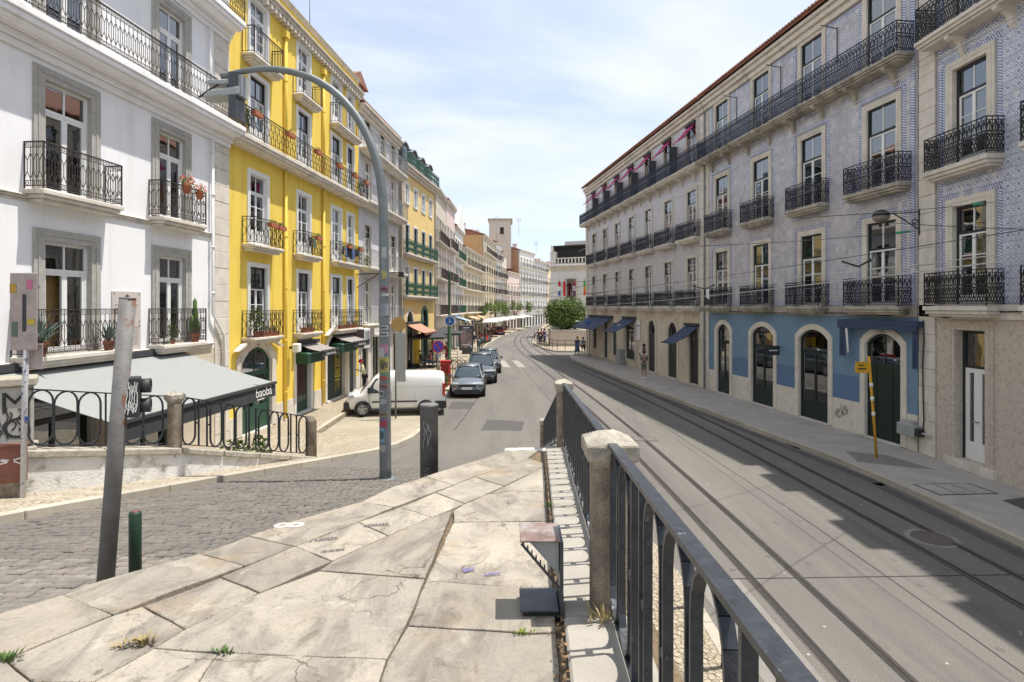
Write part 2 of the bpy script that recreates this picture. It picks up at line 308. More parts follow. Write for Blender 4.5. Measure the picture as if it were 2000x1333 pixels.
def flagstone():
    m, nt, b = new_mat('worn_flagstone')
    geo = NN(nt, 'ShaderNodeNewGeometry'); pos = geo.outputs['Position']; oi = NN(nt, 'ShaderNodeObjectInfo')
    off = NN(nt, 'ShaderNodeVectorMath', operation='MULTIPLY_ADD'); nt.links.new(oi.outputs['Location'], off.inputs[0]); off.inputs[1].default_value = (3.7, 5.1, 2.3); nt.links.new(pos, off.inputs[2])
    p2 = off.outputs[0]
    c = mixc(nt, ramp(nt, noise_tex(nt, p2, 1.7, 7, .6), .3, .7), (0.395, 0.35, 0.28), (0.28, 0.255, 0.215))
    hsv = NN(nt, 'ShaderNodeHueSaturation'); nt.links.new(c, hsv.inputs['Color']); nt.links.new(ramp(nt, oi.outputs['Random'], 0, 1, .80, 1.12), hsv.inputs['Value']); c = hsv.outputs[0]
    # long drifting grey weathering, scaled dark spalls, pale scuffs, fine pits
    w1 = noise_tex(nt, p2, 1.5, 9, .72, (1.5, .6, 1), 1.2)
    c = mixc(nt, mth(nt, 'MULTIPLY', ramp(nt, w1, .46, .62), .75), c, (0.15, 0.135, 0.115))
    w2 = noise_tex(nt, p2, 5.5, 9, .75, (1, .8, 1), .6)
    c = mixc(nt, mth(nt, 'MULTIPLY', ramp(nt, w2, .58, .68), .7), c, (0.12, 0.095, 0.07))
    w3 = noise_tex(nt, pos, 3.1, 8, .7, None, .8)
    c = mixc(nt, mth(nt, 'MULTIPLY', ramp(nt, w3, .58, .70), .55), c, (0.55, 0.50, 0.42))
    w4 = noise_tex(nt, pos, 2.0, 5, .6, (1, 1, 1), .3)
    c = mixc(nt, mth(nt, 'MULTIPLY', ramp(nt, w4, .54, .70), .45), c, (0.34, 0.24, 0.14))
    n3 = noise_tex(nt, pos, 55, 4, .7)
    c = mixc(nt, mth(nt, 'MULTIPLY', ramp(nt, n3, .52, .72), .45), c, (0.10, 0.085, 0.07))
    vor = NN(nt, 'ShaderNodeTexVoronoi', feature='DISTANCE_TO_EDGE'); vor.inputs['Scale'].default_value = 1.15
    dv = NN(nt, 'ShaderNodeVectorMath', operation='ADD'); nt.links.new(p2, dv.inputs[0])
    cn = NN(nt, 'ShaderNodeTexNoise'); cn.inputs['Scale'].default_value = 4; cn.inputs['Detail'].default_value = 5; nt.links.new(pos, cn.inputs['Vector'])
    sc = NN(nt, 'ShaderNodeVectorMath', operation='SCALE'); nt.links.new(cn.outputs['Color'], sc.inputs[0]); sc.inputs['Scale'].default_value = .45; nt.links.new(sc.outputs[0], dv.inputs[1]); nt.links.new(dv.outputs[0], vor.inputs['Vector'])
    crack = mth(nt, 'MULTIPLY', mth(nt, 'LESS_THAN', vor.outputs['Distance'], .006), ramp(nt, noise_tex(nt, pos, .9, 3), .52, .6))
    c = mixc(nt, mth(nt, 'MULTIPLY', crack, .8), c, (0.07, 0.055, 0.04))
    nt.links.new(c, b.inputs['Base Color']); b.inputs['Roughness'].default_value = .8
    h = mth(nt, 'ADD', mth(nt, 'MULTIPLY', noise_tex(nt, p2, 9, 8, .75), .9), mth(nt, 'MULTIPLY', n3, .25)); h = mth(nt, 'SUBTRACT', h, mth(nt, 'MULTIPLY', crack, .5)); h = mth(nt, 'SUBTRACT', h, mth(nt, 'MULTIPLY', ramp(nt, w2, .56, .62), .2))
    bump(nt, b, h, .55, .022)
    MATS['worn_flagstone'] = m
    return m
SLAB = flagstone()

def calcada(name, scale, c1, c2, cj, metric='DISTANCE_TO_EDGE'):
    m, nt, b = new_mat(name)
    geo = NN(nt, 'ShaderNodeNewGeometry'); pos = geo.outputs['Position']
    v1 = NN(nt, 'ShaderNodeTexVoronoi', feature='DISTANCE_TO_EDGE'); v1.inputs['Scale'].default_value = scale; v1.inputs['Randomness'].default_value = .55
    v2 = NN(nt, 'ShaderNodeTexVoronoi', feature='F1'); v2.inputs['Scale'].default_value = scale; v2.inputs['Randomness'].default_value = .55
    nt.links.new(pos, v1.inputs['Vector']); nt.links.new(pos, v2.inputs['Vector'])
    sp = NN(nt, 'ShaderNodeSeparateColor'); nt.links.new(v2.outputs['Color'], sp.inputs[0])
    c = mixc(nt, sp.outputs[0], c1, c2)
    c = mixc(nt, ramp(nt, noise_tex(nt, pos, .9, 6), .4, .7, 0, .35), c, tuple(x * .6 for x in c1))
    e = ramp(nt, v1.outputs['Distance'], 0.02, 0.09)
    c = mixc(nt, e, cj, c)
    nt.links.new(c, b.inputs['Base Color']); b.inputs['Roughness'].default_value = .7
    bump(nt, b, e, .7, .012)
    MATS[name] = m
    return m
CALC = calcada('limestone_calcada', 13, (0.48, 0.43, 0.34), (0.36, 0.31, 0.23), (0.22, 0.17, 0.11))
CALC2 = calcada('beige_sett_pavement', 10, (0.42, 0.36, 0.27), (0.33, 0.28, 0.2), (0.2, 0.16, 0.1))
COB = mat('basalt_sett', (0.185, 0.168, 0.148), 0.75, var=.2, vs=7, objrand=.25, bmp=.5, bs=60, stain=(0.25, 0.215, 0.165), stain_lo=.5, stain_hi=.7, stain_amt=.55, ss=2.5)
COBJ = mat('sett_joint_dirt', (0.20, 0.165, 0.115), .95, var=.3, vs=10, bmp=.5)
LEAFX = None
LEAF1 = mat('leaf_mid_green', (0.075, 0.135, 0.025), .6, var=.25, vs=6, bmp=0)
LEAF2 = mat('leaf_dark_green', (0.03, 0.07, 0.015), .6, var=.25, vs=6, bmp=0)
LEAF3 = mat('leaf_yellow_green', (0.19, 0.22, 0.035), .6, var=.25, vs=6, bmp=0)
LEAF4 = mat('leaf_blue_grey', (0.13, 0.19, 0.16), .6, var=.2, bmp=0)
BARK = mat('bark', (0.10, 0.075, 0.055), .9, bmp=.6)
FLR = mat('red_petals', (0.62, 0.03, 0.03), .6, bmp=0)
FLO = mat('orange_petals', (0.65, 0.2, 0.03), .6, bmp=0)
LEAF5 = mat('leaf_bright_green', (.13, .22, .05), .6, var=.25, bmp=0)
DRY = mat('dry_grass', (0.34, 0.27, 0.13), .9, bmp=0)
def cloth(name, c):
    return mat(name, c, .9, var=.08, bmp=0)
CL_WHITE = cloth('white_cloth', (0.72, 0.72, 0.72)); CL_BLACK = cloth('black_cloth', (0.02, 0.02, 0.025)); CL_RED = cloth('dark_red_cloth', (0.3, 0.02, 0.04))
CL_GREEN = cloth('grey_green_cloth', (0.12, 0.15, 0.12)); CL_PALE = cloth('pale_yellow_cloth', (0.62, 0.66, 0.42)); CL_BLUE = cloth('blue_cloth', (0.09, 0.14, 0.3))
CL_BEIGE = cloth('beige_cloth', (0.5, 0.43, 0.33)); HAIR = cloth('dark_hair', (0.02, 0.015, 0.012)); HAIRO = cloth('blonde_hair', (0.5, 0.3, 0.1)); CAPR = cloth('red_cap_cloth', (0.6, 0.03, 0.06))
CL_PINK = cloth('pink_cloth', (0.55, 0.2, 0.22))

# ---------------------------------------------------------------- mesh helpers
class MB:
    def __init__(s):
        s.v = []; s.f = []; s.m = []; s.mi = 0; s.smooth = []; s.sm = False
    def face(s, idx):
        s.f.append(idx); s.m.append(s.mi); s.smooth.append(s.sm)
    def box(s, x0, x1, y0, y1, z0, z1):
        n = len(s.v)
        s.v += [(x0, y0, z0), (x1, y0, z0), (x1, y1, z0), (x0, y1, z0), (x0, y0, z1), (x1, y0, z1), (x1, y1, z1), (x0, y1, z1)]
        for q in ((0, 3, 2, 1), (4, 5, 6, 7), (0, 1, 5, 4), (1, 2, 6, 5), (2, 3, 7, 6), (3, 0, 4, 7)):
            s.face(tuple(n + i for i in q))
        return s
    def seg(s, p, q, r, r2=None, up=None, caps=False):
        p = Vector(p); q = Vector(q); d = q - p
        if d.length < 1e-6: return s
        d.normalize()
        a = Vector(up) if up else (Vector((0, 0, 1)) if abs(d.z) < .9 else Vector((0, 1, 0)))
        x = d.cross(a).normalized(); y = x.cross(d).normalized()
        r2 = r if r2 is None else r2
        n = len(s.v)
        for c in (p, q):
            for sx, sy in ((-1, -1), (1, -1), (1, 1), (-1, 1)):
                s.v.append(tuple(c + x * (r * sx) + y * (r2 * sy)))
        for i in range(4):
            j = (i + 1) % 4
            s.face((n + i, n + j, n + 4 + j, n + 4 + i))
        if caps:
            s.face((n + 3, n + 2, n + 1, n)); s.face((n + 4, n + 5, n + 6, n + 7))
        return s
    def path(s, pts, r, r2=None, up=None, closed=False):
        m = list(pts)
        if closed: m.append(m[0])
        for a, b in zip(m, m[1:]): s.seg(a, b, r, r2, up)
        return s
    def tube(s, pts, rs, n=10, cap=True, closed=False):
        pts = [Vector(p) for p in pts]
        if not hasattr(rs, '__len__'): rs = [rs] * len(pts)
        base = len(s.v); prev = None; N = len(pts)
        for i, p in enumerate(pts):
            if closed: d = pts[(i + 1) % N] - pts[i - 1]
            else: d = pts[min(i + 1, N - 1)] - pts[max(i - 1, 0)]
            d.normalize()
            if prev is None:
                a = Vector((0, 0, 1)) if abs(d.z) < .9 else Vector((1, 0, 0))
                x = d.cross(a).normalized()
            else:
                x = (prev - d * prev.dot(d)).normalized()
            prev = x; y = d.cross(x)
            for k in range(n):
                t = 2 * math.pi * k / n
                s.v.append(tuple(p + (x * math.cos(t) + y * math.sin(t)) * rs[i]))
        o = s.sm; s.sm = True
        for i in range(N if closed else N - 1):
            for k in range(n):
                a = base + i * n + k; b = base + i * n + (k + 1) % n
                j = (i + 1) % N
                c = base + j * n + (k + 1) % n; d_ = base + j * n + k
                s.face((a, b, c, d_))
        s.sm = o
        if cap and not closed:
            s.face(tuple(base + k for k in reversed(range(n))))
            s.face(tuple(base + (N - 1) * n + k for k in range(n)))
        return s
    def lathe(s, prof, n=16, c=(0, 0, 0), axis='z'):
        base = len(s.v)
        for r, z in prof:
            for k in range(n):
                t = 2 * math.pi * k / n
                a, b = r * math.cos(t), r * math.sin(t)
                if axis == 'z': s.v.append((c[0] + a, c[1] + b, c[2] + z))
                elif axis == 'x': s.v.append((c[0] + z, c[1] + a, c[2] + b))
                else: s.v.append((c[0] + a, c[1] - z, c[2] + b))
        o = s.sm; s.sm = True
        for i in range(len(prof) - 1):
            for k in range(n):
                j = (k + 1) % n
                s.face((base + i * n + k, base + i * n + j, base + (i + 1) * n + j, base + (i + 1) * n + k))
        s.sm = o
        s.face(tuple(base + k for k in reversed(range(n)))); s.face(tuple(base + (len(prof) - 1) * n + k for k in range(n)))
        return s
    def prism(s, poly, z0, z1):
        """poly: list of (x,y); vertical prism (ngon caps, triangulated on build)"""
        n = len(s.v); N = len(poly)
        s.v += [(x, y, z0) for x, y in poly] + [(x, y, z1) for x, y in poly]
        s.face(tuple(n + i for i in reversed(range(N)))); s.face(tuple(n + N + i for i in range(N)))
        for i in range(N):
            j = (i + 1) % N
            s.face((n + i, n + j, n + N + j, n + N + i))
        return s
    def prism_xz(s, poly, y0, y1):
        n = len(s.v); N = len(poly)
        s.v += [(x, y0, z) for x, z in poly] + [(x, y1, z) for x, z in poly]
        s.face(tuple(n + i for i in range(N))); s.face(tuple(n + N + i for i in reversed(range(N))))
        for i in range(N):
            j = (i + 1) % N
            s.face((n + i, n + N + i, n + N + j, n + j))
        return s
    def quad(s, a, b, c, d):
        n = len(s.v); s.v += [tuple(a), tuple(b), tuple(c), tuple(d)]; s.face((n, n + 1, n + 2, n + 3)); return s
    def strip(s, inner, outer, y0, y1, yo=None):
        """frame between two outlines of equal length in the xz plane, front at y0, inner reveal to y1, outer edge to yo"""
        yo = y1 if yo is None else yo
        n = len(s.v); N = len(inner)
        s.v += [(x, y0, z) for x, z in inner] + [(x, y0, z) for x, z in outer] + [(x, y1, z) for x, z in inner] + [(x, yo, z) for x, z in outer]
        for i in range(N - 1):
            s.face((n + i, n + i + 1, n + N + i + 1, n + N + i))
            s.face((n + i, n + 2 * N + i, n + 2 * N + i + 1, n + i + 1))
            s.face((n + N + i, n + N + i + 1, n + 3 * N + i + 1, n + 3 * N + i))
        for i in (0, N - 1):
            s.face((n + i, n + N + i, n + 3 * N + i, n + 2 * N + i))
        return s
    def mesh(s, name, mats):
        me = bpy.data.meshes.new(name)
        me.from_pydata(s.v, [], s.f)
        if not isinstance(mats, (list, tuple)): mats = [mats]
        for m in mats: me.materials.append(m)
        me.polygons.foreach_set('material_index', s.m)
        me.polygons.foreach_set('use_smooth', s.smooth)
        me.update()
        return me
def fixn(me):
    bm = bmesh.new(); bm.from_mesh(me); bmesh.ops.recalc_face_normals(bm, faces=bm.faces); bm.to_mesh(me); bm.free(); return me
def put(name, me, parent=None, loc=(0, 0, 0), rot=(0, 0, 0), scale=None, **props):
    o = bpy.data.objects.new(name, me); COL.objects.link(o)
    o.location = loc; o.rotation_euler = rot
    if scale: o.scale = scale
    if parent: o.parent = parent
    for k, v in props.items(): o[k] = v
    return o
def part(name, mb, mats, parent=None, loc=(0, 0, 0), rot=(0, 0, 0), fix=True, **props):
    me = mb.mesh(name, mats)
    if fix: fixn(me)
    return put(name, me, parent, loc, rot, **props)
def thing(name, label, cat, loc=(0, 0, 0), rz=0.0, group=None, rot=None):
    o = bpy.data.objects.new(name, None); COL.objects.link(o)
    o.empty_display_size = .2
    o.location = loc; o.rotation_euler = rot if rot else (0, 0, rz)
    o['label'] = label; o['category'] = cat
    if group: o['group'] = group
    return o
def copy_tree(o, parent=None):
    c = o.copy(); COL.objects.link(c); c.parent = parent
    for ch in list(o.children): copy_tree(ch, c)
    return c
def bevel(o, w=.01, seg=1):
    m = o.modifiers.new('bevel', 'BEVEL'); m.width = w; m.segments = seg; m.limit_method = 'ANGLE'; return o
CACHE = {}
def cached(key, fn):
    if key not in CACHE: CACHE[key] = fn()
    return CACHE[key]
def text_part(name, s, size, m, parent, loc, rot, ext=.003, align='CENTER', sx=1.0):
    cu = bpy.data.curves.new(name, 'FONT'); cu.body = s; cu.size = size; cu.extrude = ext; cu.align_x = align; cu.align_y = 'CENTER'
    cu.resolution_u = 3
    t = bpy.data.objects.new(name, cu); COL.objects.link(t)
    dg = bpy.context.evaluated_depsgraph_get()
    me = bpy.data.meshes.new_from_object(t.evaluated_get(dg)); bpy.data.objects.remove(t)
    me.materials.clear(); me.materials.append(m)
    o = put(name, me, parent, loc, rot)
    o.scale = (sx, 1, 1)
    return o
def squiggle(seed, w, h, n=5, r=.006):
    rnd = random.Random(seed); mb = MB()
    for k in range(n):
        x = -w / 2 + w * (k + .5) / n; pts = []
        ph = rnd.uniform(0, 6); a = rnd.uniform(.5, 1)
        for i in range(9):
            t = i / 8
            pts.append((x + math.sin(ph + t * rnd.uniform(4, 9)) * w / n * .45, 0, (t - .5) * h * a))
        mb.path(pts, r, .002, up=(0, 1, 0))
    return mb
# ---------------------------------------------------------------- facade kit
def arc_pts(w, h, rise, n=8):
    """outline from bottom left, over the top, to bottom right"""
    if rise <= 0: return [(-w / 2, 0), (-w / 2, h), (w / 2, h), (w / 2, 0)]
    R_ = (w * w / 4 + rise * rise) / (2 * rise); cz = h - R_; a = math.asin(min(1, w / 2 / R_))
    if rise > w / 2 - 1e-4: a = math.pi / 2
    pts = [(-w / 2, 0)]
    for i in range(n + 1):
        t = -a + 2 * a * i / n
        pts.append((R_ * math.sin(t), cz + R_ * math.cos(t)))
    pts.append((w / 2, 0)); return pts
def surround_mesh(w, h, sw, rise, m, front=-.045, back=.30, sill=True):
    def f():
        mb = MB()
        inn = arc_pts(w, h, rise); out = arc_pts(w + 2 * sw, h + sw, rise * 1.0 if rise <= 0 else rise * (w + 2 * sw) / w)
        mb.strip(inn, out, front, back, .02)
        if rise <= 0:      # a raised fillet round the opening
            i2 = arc_pts(w + sw * .9, h + sw * .45, 0); o2 = arc_pts(w + sw * 1.3, h + sw * .65, 0)
            mb.strip(i2, o2, front - .015, front + .01)
        mb.box(-w / 2 - .01, w / 2 + .01, front - .02, back, -.06, .012)
        return fixn(mb.mesh('window_surround', m))
    return cached(('sur', w, h, sw, rise, m.name, front, back), f)
def window_parts(w, h, rise, style):
    """returns (frame mesh, sash mesh, [panes (x,z,w,h)]); style: dict"""
    fw = style.get('fw', .055); tr = style.get('tr', .0); rows = style.get('rows', 2); tcols = style.get('tcols', 2); trows = style.get('trows', 1)
    leaves = style.get('leaves', 2); kick = style.get('kick', 0.0); lw = style.get('lw', .05)
    key = ('win', w, h, rise, tuple(sorted((k, str(v)) for k, v in style.items())))
    def f():
        fr = MB(); sa = MB(); panes = []
        fr.strip(arc_pts(w - 2 * fw, h - fw, rise * .95 if rise else 0), arc_pts(w + .02, h + .01, rise), -.03, .05)
        zt = h * (1 - tr) if tr else h
        iw = w - 2 * fw
        if tr:
            fr.box(-iw / 2, iw / 2, -.03, .045, zt - .04, zt + .03)
            for k in range(1, tcols):
                x = -iw / 2 + iw * k / tcols
                (fr if style.get('tdark') else sa).box(x - .018, x + .018, -.012, .03, zt + .03, h - fw)
            for r_ in range(1, trows):
                z = zt + .03 + (h - fw - zt - .03) * r_ / trows
                sa.box(-iw / 2, iw / 2, -.01, .03, z - .012, z + .012)
            for k in range(tcols):
                x0 = -iw / 2 + iw * k / tcols
                panes.append((x0, zt + .03, iw / tcols, h - fw - zt - .03))
        z1 = (zt - .04) if tr else h - fw
        for l in range(leaves):
            x0 = -iw / 2 + iw * l / leaves; x1 = x0 + iw / leaves
            sa.box(x0, x0 + lw, -.02, .03, .02, z1); sa.box(x1 - lw, x1, -.02, .03, .02, z1)
            sa.box(x0 + lw, x1 - lw, -.02, .03, z1 - lw, z1); sa.box(x0 + lw, x1 - lw, -.02, .03, .02, .02 + max(kick, lw))
            zb = .02 + max(kick, lw); zz = z1 - lw
            for r_ in range(1, rows):
                z = zb + (zz - zb) * r_ / rows
                sa.box(x0 + lw, x1 - lw, -.012, .02, z - .013, z + .013)
            for r_ in range(rows):
                za = zb + (zz - zb) * r_ / rows
                panes.append((x0 + lw, za, x1 - x0 - 2 * lw, (zz - zb) / rows))
        return (fixn(fr.mesh('window', style['fm'])), fixn(sa.mesh('sash', style['sm'])), panes)
    return cached(key, f)
def pane_mesh(w, h):
    w = round(w, 3); h = round(h, 3)
    return cached(('pane', w, h), lambda: MB().box(0, w, -.003, .003, 0, h).mesh('pane', GLASS))
def curtain_mesh(w, h, m=None):
    def f():
        mb = MB(); n = 16; base = 0
        for i in range(n + 1):
            x = w * i / n; y = .02 * math.sin(i * 1.9)
            mb.v += [(x, y, 0), (x, y, h)]
        for i in range(n): mb.face((2 * i, 2 * i + 2, 2 * i + 3, 2 * i + 1))
        return mb.mesh('curtain', m or CURT)
    return cached(('cur', round(w, 3), round(h, 3), (m or CURT).name), f)

def rail_mesh(L, dep, h, pattern, m, left=True, right=True, t_r=1.0):
    def f():
        mb = MB()
        plan = []
        if left: plan.append((-L / 2, 0))
        plan += [(-L / 2, -dep), (L / 2, -dep)]
        if right: plan.append((L / 2, 0))
        segs = []; T = 0
        for a, b in zip(plan, plan[1:]):
            l = math.dist(a, b); segs.append((T, l, a, b)); T += l
        def Pt(t, w):
            t = max(0, min(T, t))
            for s0, l, a, b in segs:
                if t <= s0 + l + 1e-6:
                    k = (t - s0) / l; return (a[0] + (b[0] - a[0]) * k, a[1] + (b[1] - a[1]) * k, w)
        def line(pts, r): mb.path([Pt(t, w) for t, w in pts], r)
        corners = [0] + [s0 + l for s0, l, a, b in segs]
        def hor(w, r, r2=None):
            for a, b in zip(corners, corners[1:]): mb.seg(Pt(a, w), Pt(b, w), r, r2 or r)
        for c in corners: line([(c, 0), (c, h)], .013)
        for x in ([s for s in ()]): pass
        hor(h, .022, .010); hor(.05, .009)
        th = .006 * t_r
        if pattern == 'bars':
            hor(h - .10, .007)
            n = max(2, int(T / .115))
            for i in range(n + 1): line([(T * i / n, .05), (T * i / n, h)], th)
        elif pattern == 'diamond':      # near white house: bars with elongated diamonds and small scrolls
            hor(h - .11, .007); hor(.15, .006)
            n = max(2, int(T / .13)); u = T / n
            for i in range(n + 1): line([(u * i, .05), (u * i, h)], th)
            for i in range(n):
                a = u * i; c = a + u / 2; b = a + u
                mid = .48 * h; hh = .24
                line([(a + .01, mid - hh), (c, mid - hh * .45), (c, mid + hh * .45), (a + .01, mid + hh)], th)
                line([(b - .01, mid - hh), (c, mid - hh * .45)], th); line([(c, mid + hh * .45), (b - .01, mid + hh)], th)
                for z0, sg in ((h - .055, 1), (.10, 1)):
                    line([(c + .034 * math.cos(q), z0 + .034 * math.sin(q)) for q in [k * math.pi / 3 for k in range(7)]], th * .9)
        elif pattern == 'scroll':       # yellow house: bars with S scrolls
            hor(h - .09, .007)
            n = max(2, int(T / .14)); u = T / n
            for i in range(n + 1): line([(u * i, .05), (u * i, h)], th)
            for i in range(n):
                c = u * i + u / 2; sg = 1 if i % 2 else -1
                pts = []
                for k in range(13):
                    q = k / 12
                    pts.append((c + sg * u * .42 * math.sin(q * 2 * math.pi * 1.5), .08 + (h - .19) * q))
                line(pts, th)
        elif pattern == 'lattice':      # cast panels of the tiled houses
            hor(h * .50, .012); hor(h * .60, .012); hor(h - .09, .008); hor(.10, .006)
            n = max(4, int(T / .15)); u = T / n
            for i in range(n):
                a = u * i; b = a + u; c = a + u / 2
                lo, mi = .07, h * .50
                m1 = (lo + mi) / 2
                line([(a, lo), (c, m1), (a, mi)], th * 1.25); line([(b, lo), (c, m1), (b, mi)], th * 1.25)
                line([(c, lo), (a, m1), (c, mi)], th * .9); line([(c, lo), (b, m1), (c, mi)], th * .9)
                lo, mi = h * .60, h - .09
                line([(a, lo), (a + u * .18, lo + (mi - lo) * .5), (c, mi)], th * 1.2); line([(b, lo), (b - u * .18, lo + (mi - lo) * .5), (c, mi)], th * 1.2)
                line([(c, lo), (c, mi)], th); line([(a, lo), (a, h)], th)
                line([(a, h * .55), (c, h * .505), (b, h * .55), (c, h * .595), (a, h * .55)], th)
        elif pattern == 'leafy':        # green cast railings of the pale yellow house
            n = max(2, int(T / .22)); u = T / n
            for i in range(n + 1): line([(u * i, .05), (u * i, h)], .012)
            for i in range(n):
                a = u * i; b = a + u; c = a + u / 2
                line([(a, .08), (c, h * .3), (b, .08)], .011); line([(a, h * .5), (c, h * .25), (b, h * .5)], .011)
                line([(a, h * .5), (c, h * .8), (b, h * .5)], .011); line([(a, h - .05), (c, h * .75), (b, h - .05)], .011)
        return mb.mesh('railing', m)
    return cached(('rail', round(L, 3), dep, h, pattern, m.name, left, right), f)

class Bld:
    def __init__(s, name, label, p0, p1, H, depth=9.0, back_mat=None, cat='building', group=None):
        p0 = Vector((*p0, 0)); p1 = Vector((*p1, 0)); d = p1 - p0
        s.p0, s.p1 = p0, p1; s.L = d.length; s.H = H; s.depth = depth
        s.root = thing(name, label, cat, p0, math.atan2(d.y, d.x), group)
        s.op = []; s.u_skip = []
    def uy(s, Y): return (Y - s.p0.y) / (s.p1.y - s.p0.y) * s.L
    def body(s, side, roofm=TERRA, ridge=2.4, over=.5, roof=True, eave_tiles=0, interior=.85, walls_from=-.05):
        mb = MB(); L, D, H = s.L, s.depth, s.H
        mb.box(0, .25, .02, D, -.4, H - .02); mb.box(L - .25, L, .02, D, -.4, H - .02); mb.box(.25, L - .25, D - .3, D, -.4, H - .02)
        part('side_wall', mb, side, s.root)
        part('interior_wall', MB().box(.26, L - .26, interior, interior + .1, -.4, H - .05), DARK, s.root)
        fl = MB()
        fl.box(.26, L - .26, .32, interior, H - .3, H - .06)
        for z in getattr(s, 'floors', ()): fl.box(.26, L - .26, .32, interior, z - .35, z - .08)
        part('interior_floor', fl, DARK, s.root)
        if roof:
            mb = MB(); mid = D / 2
            zt = H + ridge
            mb.prism_xz([(0, H), (L, H), (L, H + .14), (0, H + .14)], 0, .01) if False else None
            # pitched slab: eave to ridge to back
            def pq(y0, z0, y1, z1):
                n = len(mb.v)
                mb.v += [(-.05, y0, z0), (L + .05, y0, z0), (L + .05, y1, z1), (-.05, y1, z1), (-.05, y0, z0 + .1), (L + .05, y0, z0 + .1), (L + .05, y1, z1 + .1), (-.05, y1, z1 + .1)]
                for q in ((0, 3, 2, 1), (4, 5, 6, 7), (0, 1, 5, 4), (1, 2, 6, 5), (2, 3, 7, 6), (3, 0, 4, 7)): mb.face(tuple(n + i for i in q))
            pq(-over + .06, H + .0, mid, zt); pq(mid, zt, D + .3, H)
            n = len(mb.v); mb.v += [(0.01, 0, H), (0.01, D, H), (0.01, mid, zt), (L - .01, 0, H), (L - .01, D, H), (L - .01, mid, zt)]
            mb.face((n, n + 1, n + 2)); mb.face((n + 3, n + 5, n + 4))
            rf = part('roof', mb, roofm, s.root)
            if eave_tiles:
                sl = (zt - H) / (mid + over)
                def tl():
                    t = MB(); t.sm = True
                    ln = 1.2; k = 6
                    for j in range(2):
                        y = -.05 + j * ln
                        for i in range(k + 1):
                            a = math.pi * i / k
                            t.v.append((.085 * math.cos(a), y, y * sl + .085 * math.sin(a) + .12))
                    for i in range(k): t.face((i, i + 1, k + 2 + i, k + 1 + i))
                    t.sm = False; t.face(tuple(range(k + 1)))
                    return t.mesh('roof_tile', TERRA)
                me = cached(('rt', round(sl, 3)), tl)
                n = int(L / eave_tiles)
                for i in range(n):
                    put('roof_tile', me, rf, ((i + .5) * L / n, -over, H - .02))
    def opening(s, u, z, w, h, rise=0, sw=.2, sm=STONE, style=None, curtain=0, front=-.045, winy=.1, rnd=None, name='window', panes=True, detail=True):
        s.op.append((u, z, w, h, rise, sw))
        sr = put('window_surround' if name == 'window' else 'door_surround', surround_mesh(w, h, sw, rise, sm, front), s.root, (u, 0, z)) if sw > 0 else None
        if style:
            fr, sa, ps = window_parts(w, h, rise, style)
            f = put(name, fr, s.root, (u, winy, z))
            put('sash', sa, f)
            if panes:
                if detail:
                    for (px, pz, pw, ph) in ps: put('pane', pane_mesh(pw, ph), f, (px, .01, pz))
                else: put('pane', pane_mesh(w - .1, h - .08), f, (-(w - .1) / 2, .01, .03))
            if curtain == 1: put('curtain', curtain_mesh(w - .1, h - .1), f, (-(w - .1) / 2, .12, .05))
            elif curtain == 2:
                put('curtain', curtain_mesh(w * .34, h - .1), f, (-w / 2 + .05, .12, .05)); put('curtain', curtain_mesh(w * .34, h - .1), f, (w / 2 - .05 - w * .34, .12, .05))
            elif curtain == 3: put('blind', curtain_mesh(w - .1, h * .45), f, (-(w - .1) / 2, .12, h * .53))
            return f
    def balcony(s, u, z, L, dep, pattern, rm, slabm=STONE, h=.92, th=.16, brackets=(), lip=True, left=True, right=True, t_r=1.0, rail=True):
        mb = MB()
        mb.box(-L / 2 - .04, L / 2 + .04, -dep - .04, -.002, -th * .55, 0)
        mb.box(-L / 2 + .01, L / 2 - .01, -dep + .01, -.004, -th, -th * .55)
        if lip: mb.box(-L / 2 + .06, L / 2 - .06, -dep + .08, -.006, -th - .07, -th)
        b = part('balcony', mb, slabm, s.root, (u, 0, z))
        bevel(b, .012)
        if rail: put('railing', rail_mesh(L, dep, h, pattern, rm, left, right, t_r), b, (0, 0, .02))
        for x in brackets:
            def fb():
                k = MB(); d = dep * .85
                k.prism_xz([(0, 0)], 0, 0) if False else None
                pr = [(0, 0), (-d, 0), (-d, -.08), (-d * .8, -.14), (-d * .55, -.12), (-d * .32, -.22), (-d * .2, -.42), (-.02, -.55), (0, -.55)]
                n = len(k.v); N = len(pr)
                k.v += [(-.07, y, zz) for y, zz in pr] + [(.07, y, zz) for y, zz in pr]
                k.face(tuple(n + i for i in range(N))); k.face(tuple(n + N + i for i in reversed(range(N))))
                for i in range(N):
                    j = (i + 1) % N; k.face((n + i, n + N + i, n + N + j, n + j))
                return fixn(k.mesh('bracket', slabm))
            put('bracket', cached(('brk', dep, slabm.name), fb), b, (x, 0, -th - (.07 if lip else 0)))
        return b
    def band(s, z0, z1, m, y=0.0, u0=0.0, u1=None, name='wall', proud=0.0):
        """front wall between two heights, pierced by the openings; th .3"""
        u1 = s.L if u1 is None else u1
        holes = []
        for (u, z, w, h, rise, sw) in s.op:
            hw = w / 2 + max(sw - .03, 0); top = z + h + max(sw - .03, 0)
            if u + hw <= u0 or u - hw >= u1 or top <= z0 or z >= z1: continue
            holes.append((max(u0, u - hw), min(u1, u + hw), max(z0, z - .03 if z - .03 > z0 else z0), min(z1, top)))
        us = sorted({u0, u1} | {a for h_ in holes for a in h_[:2]}); zs = sorted({z0, z1} | {a for h_ in holes for a in h_[2:]})
        mb = MB()
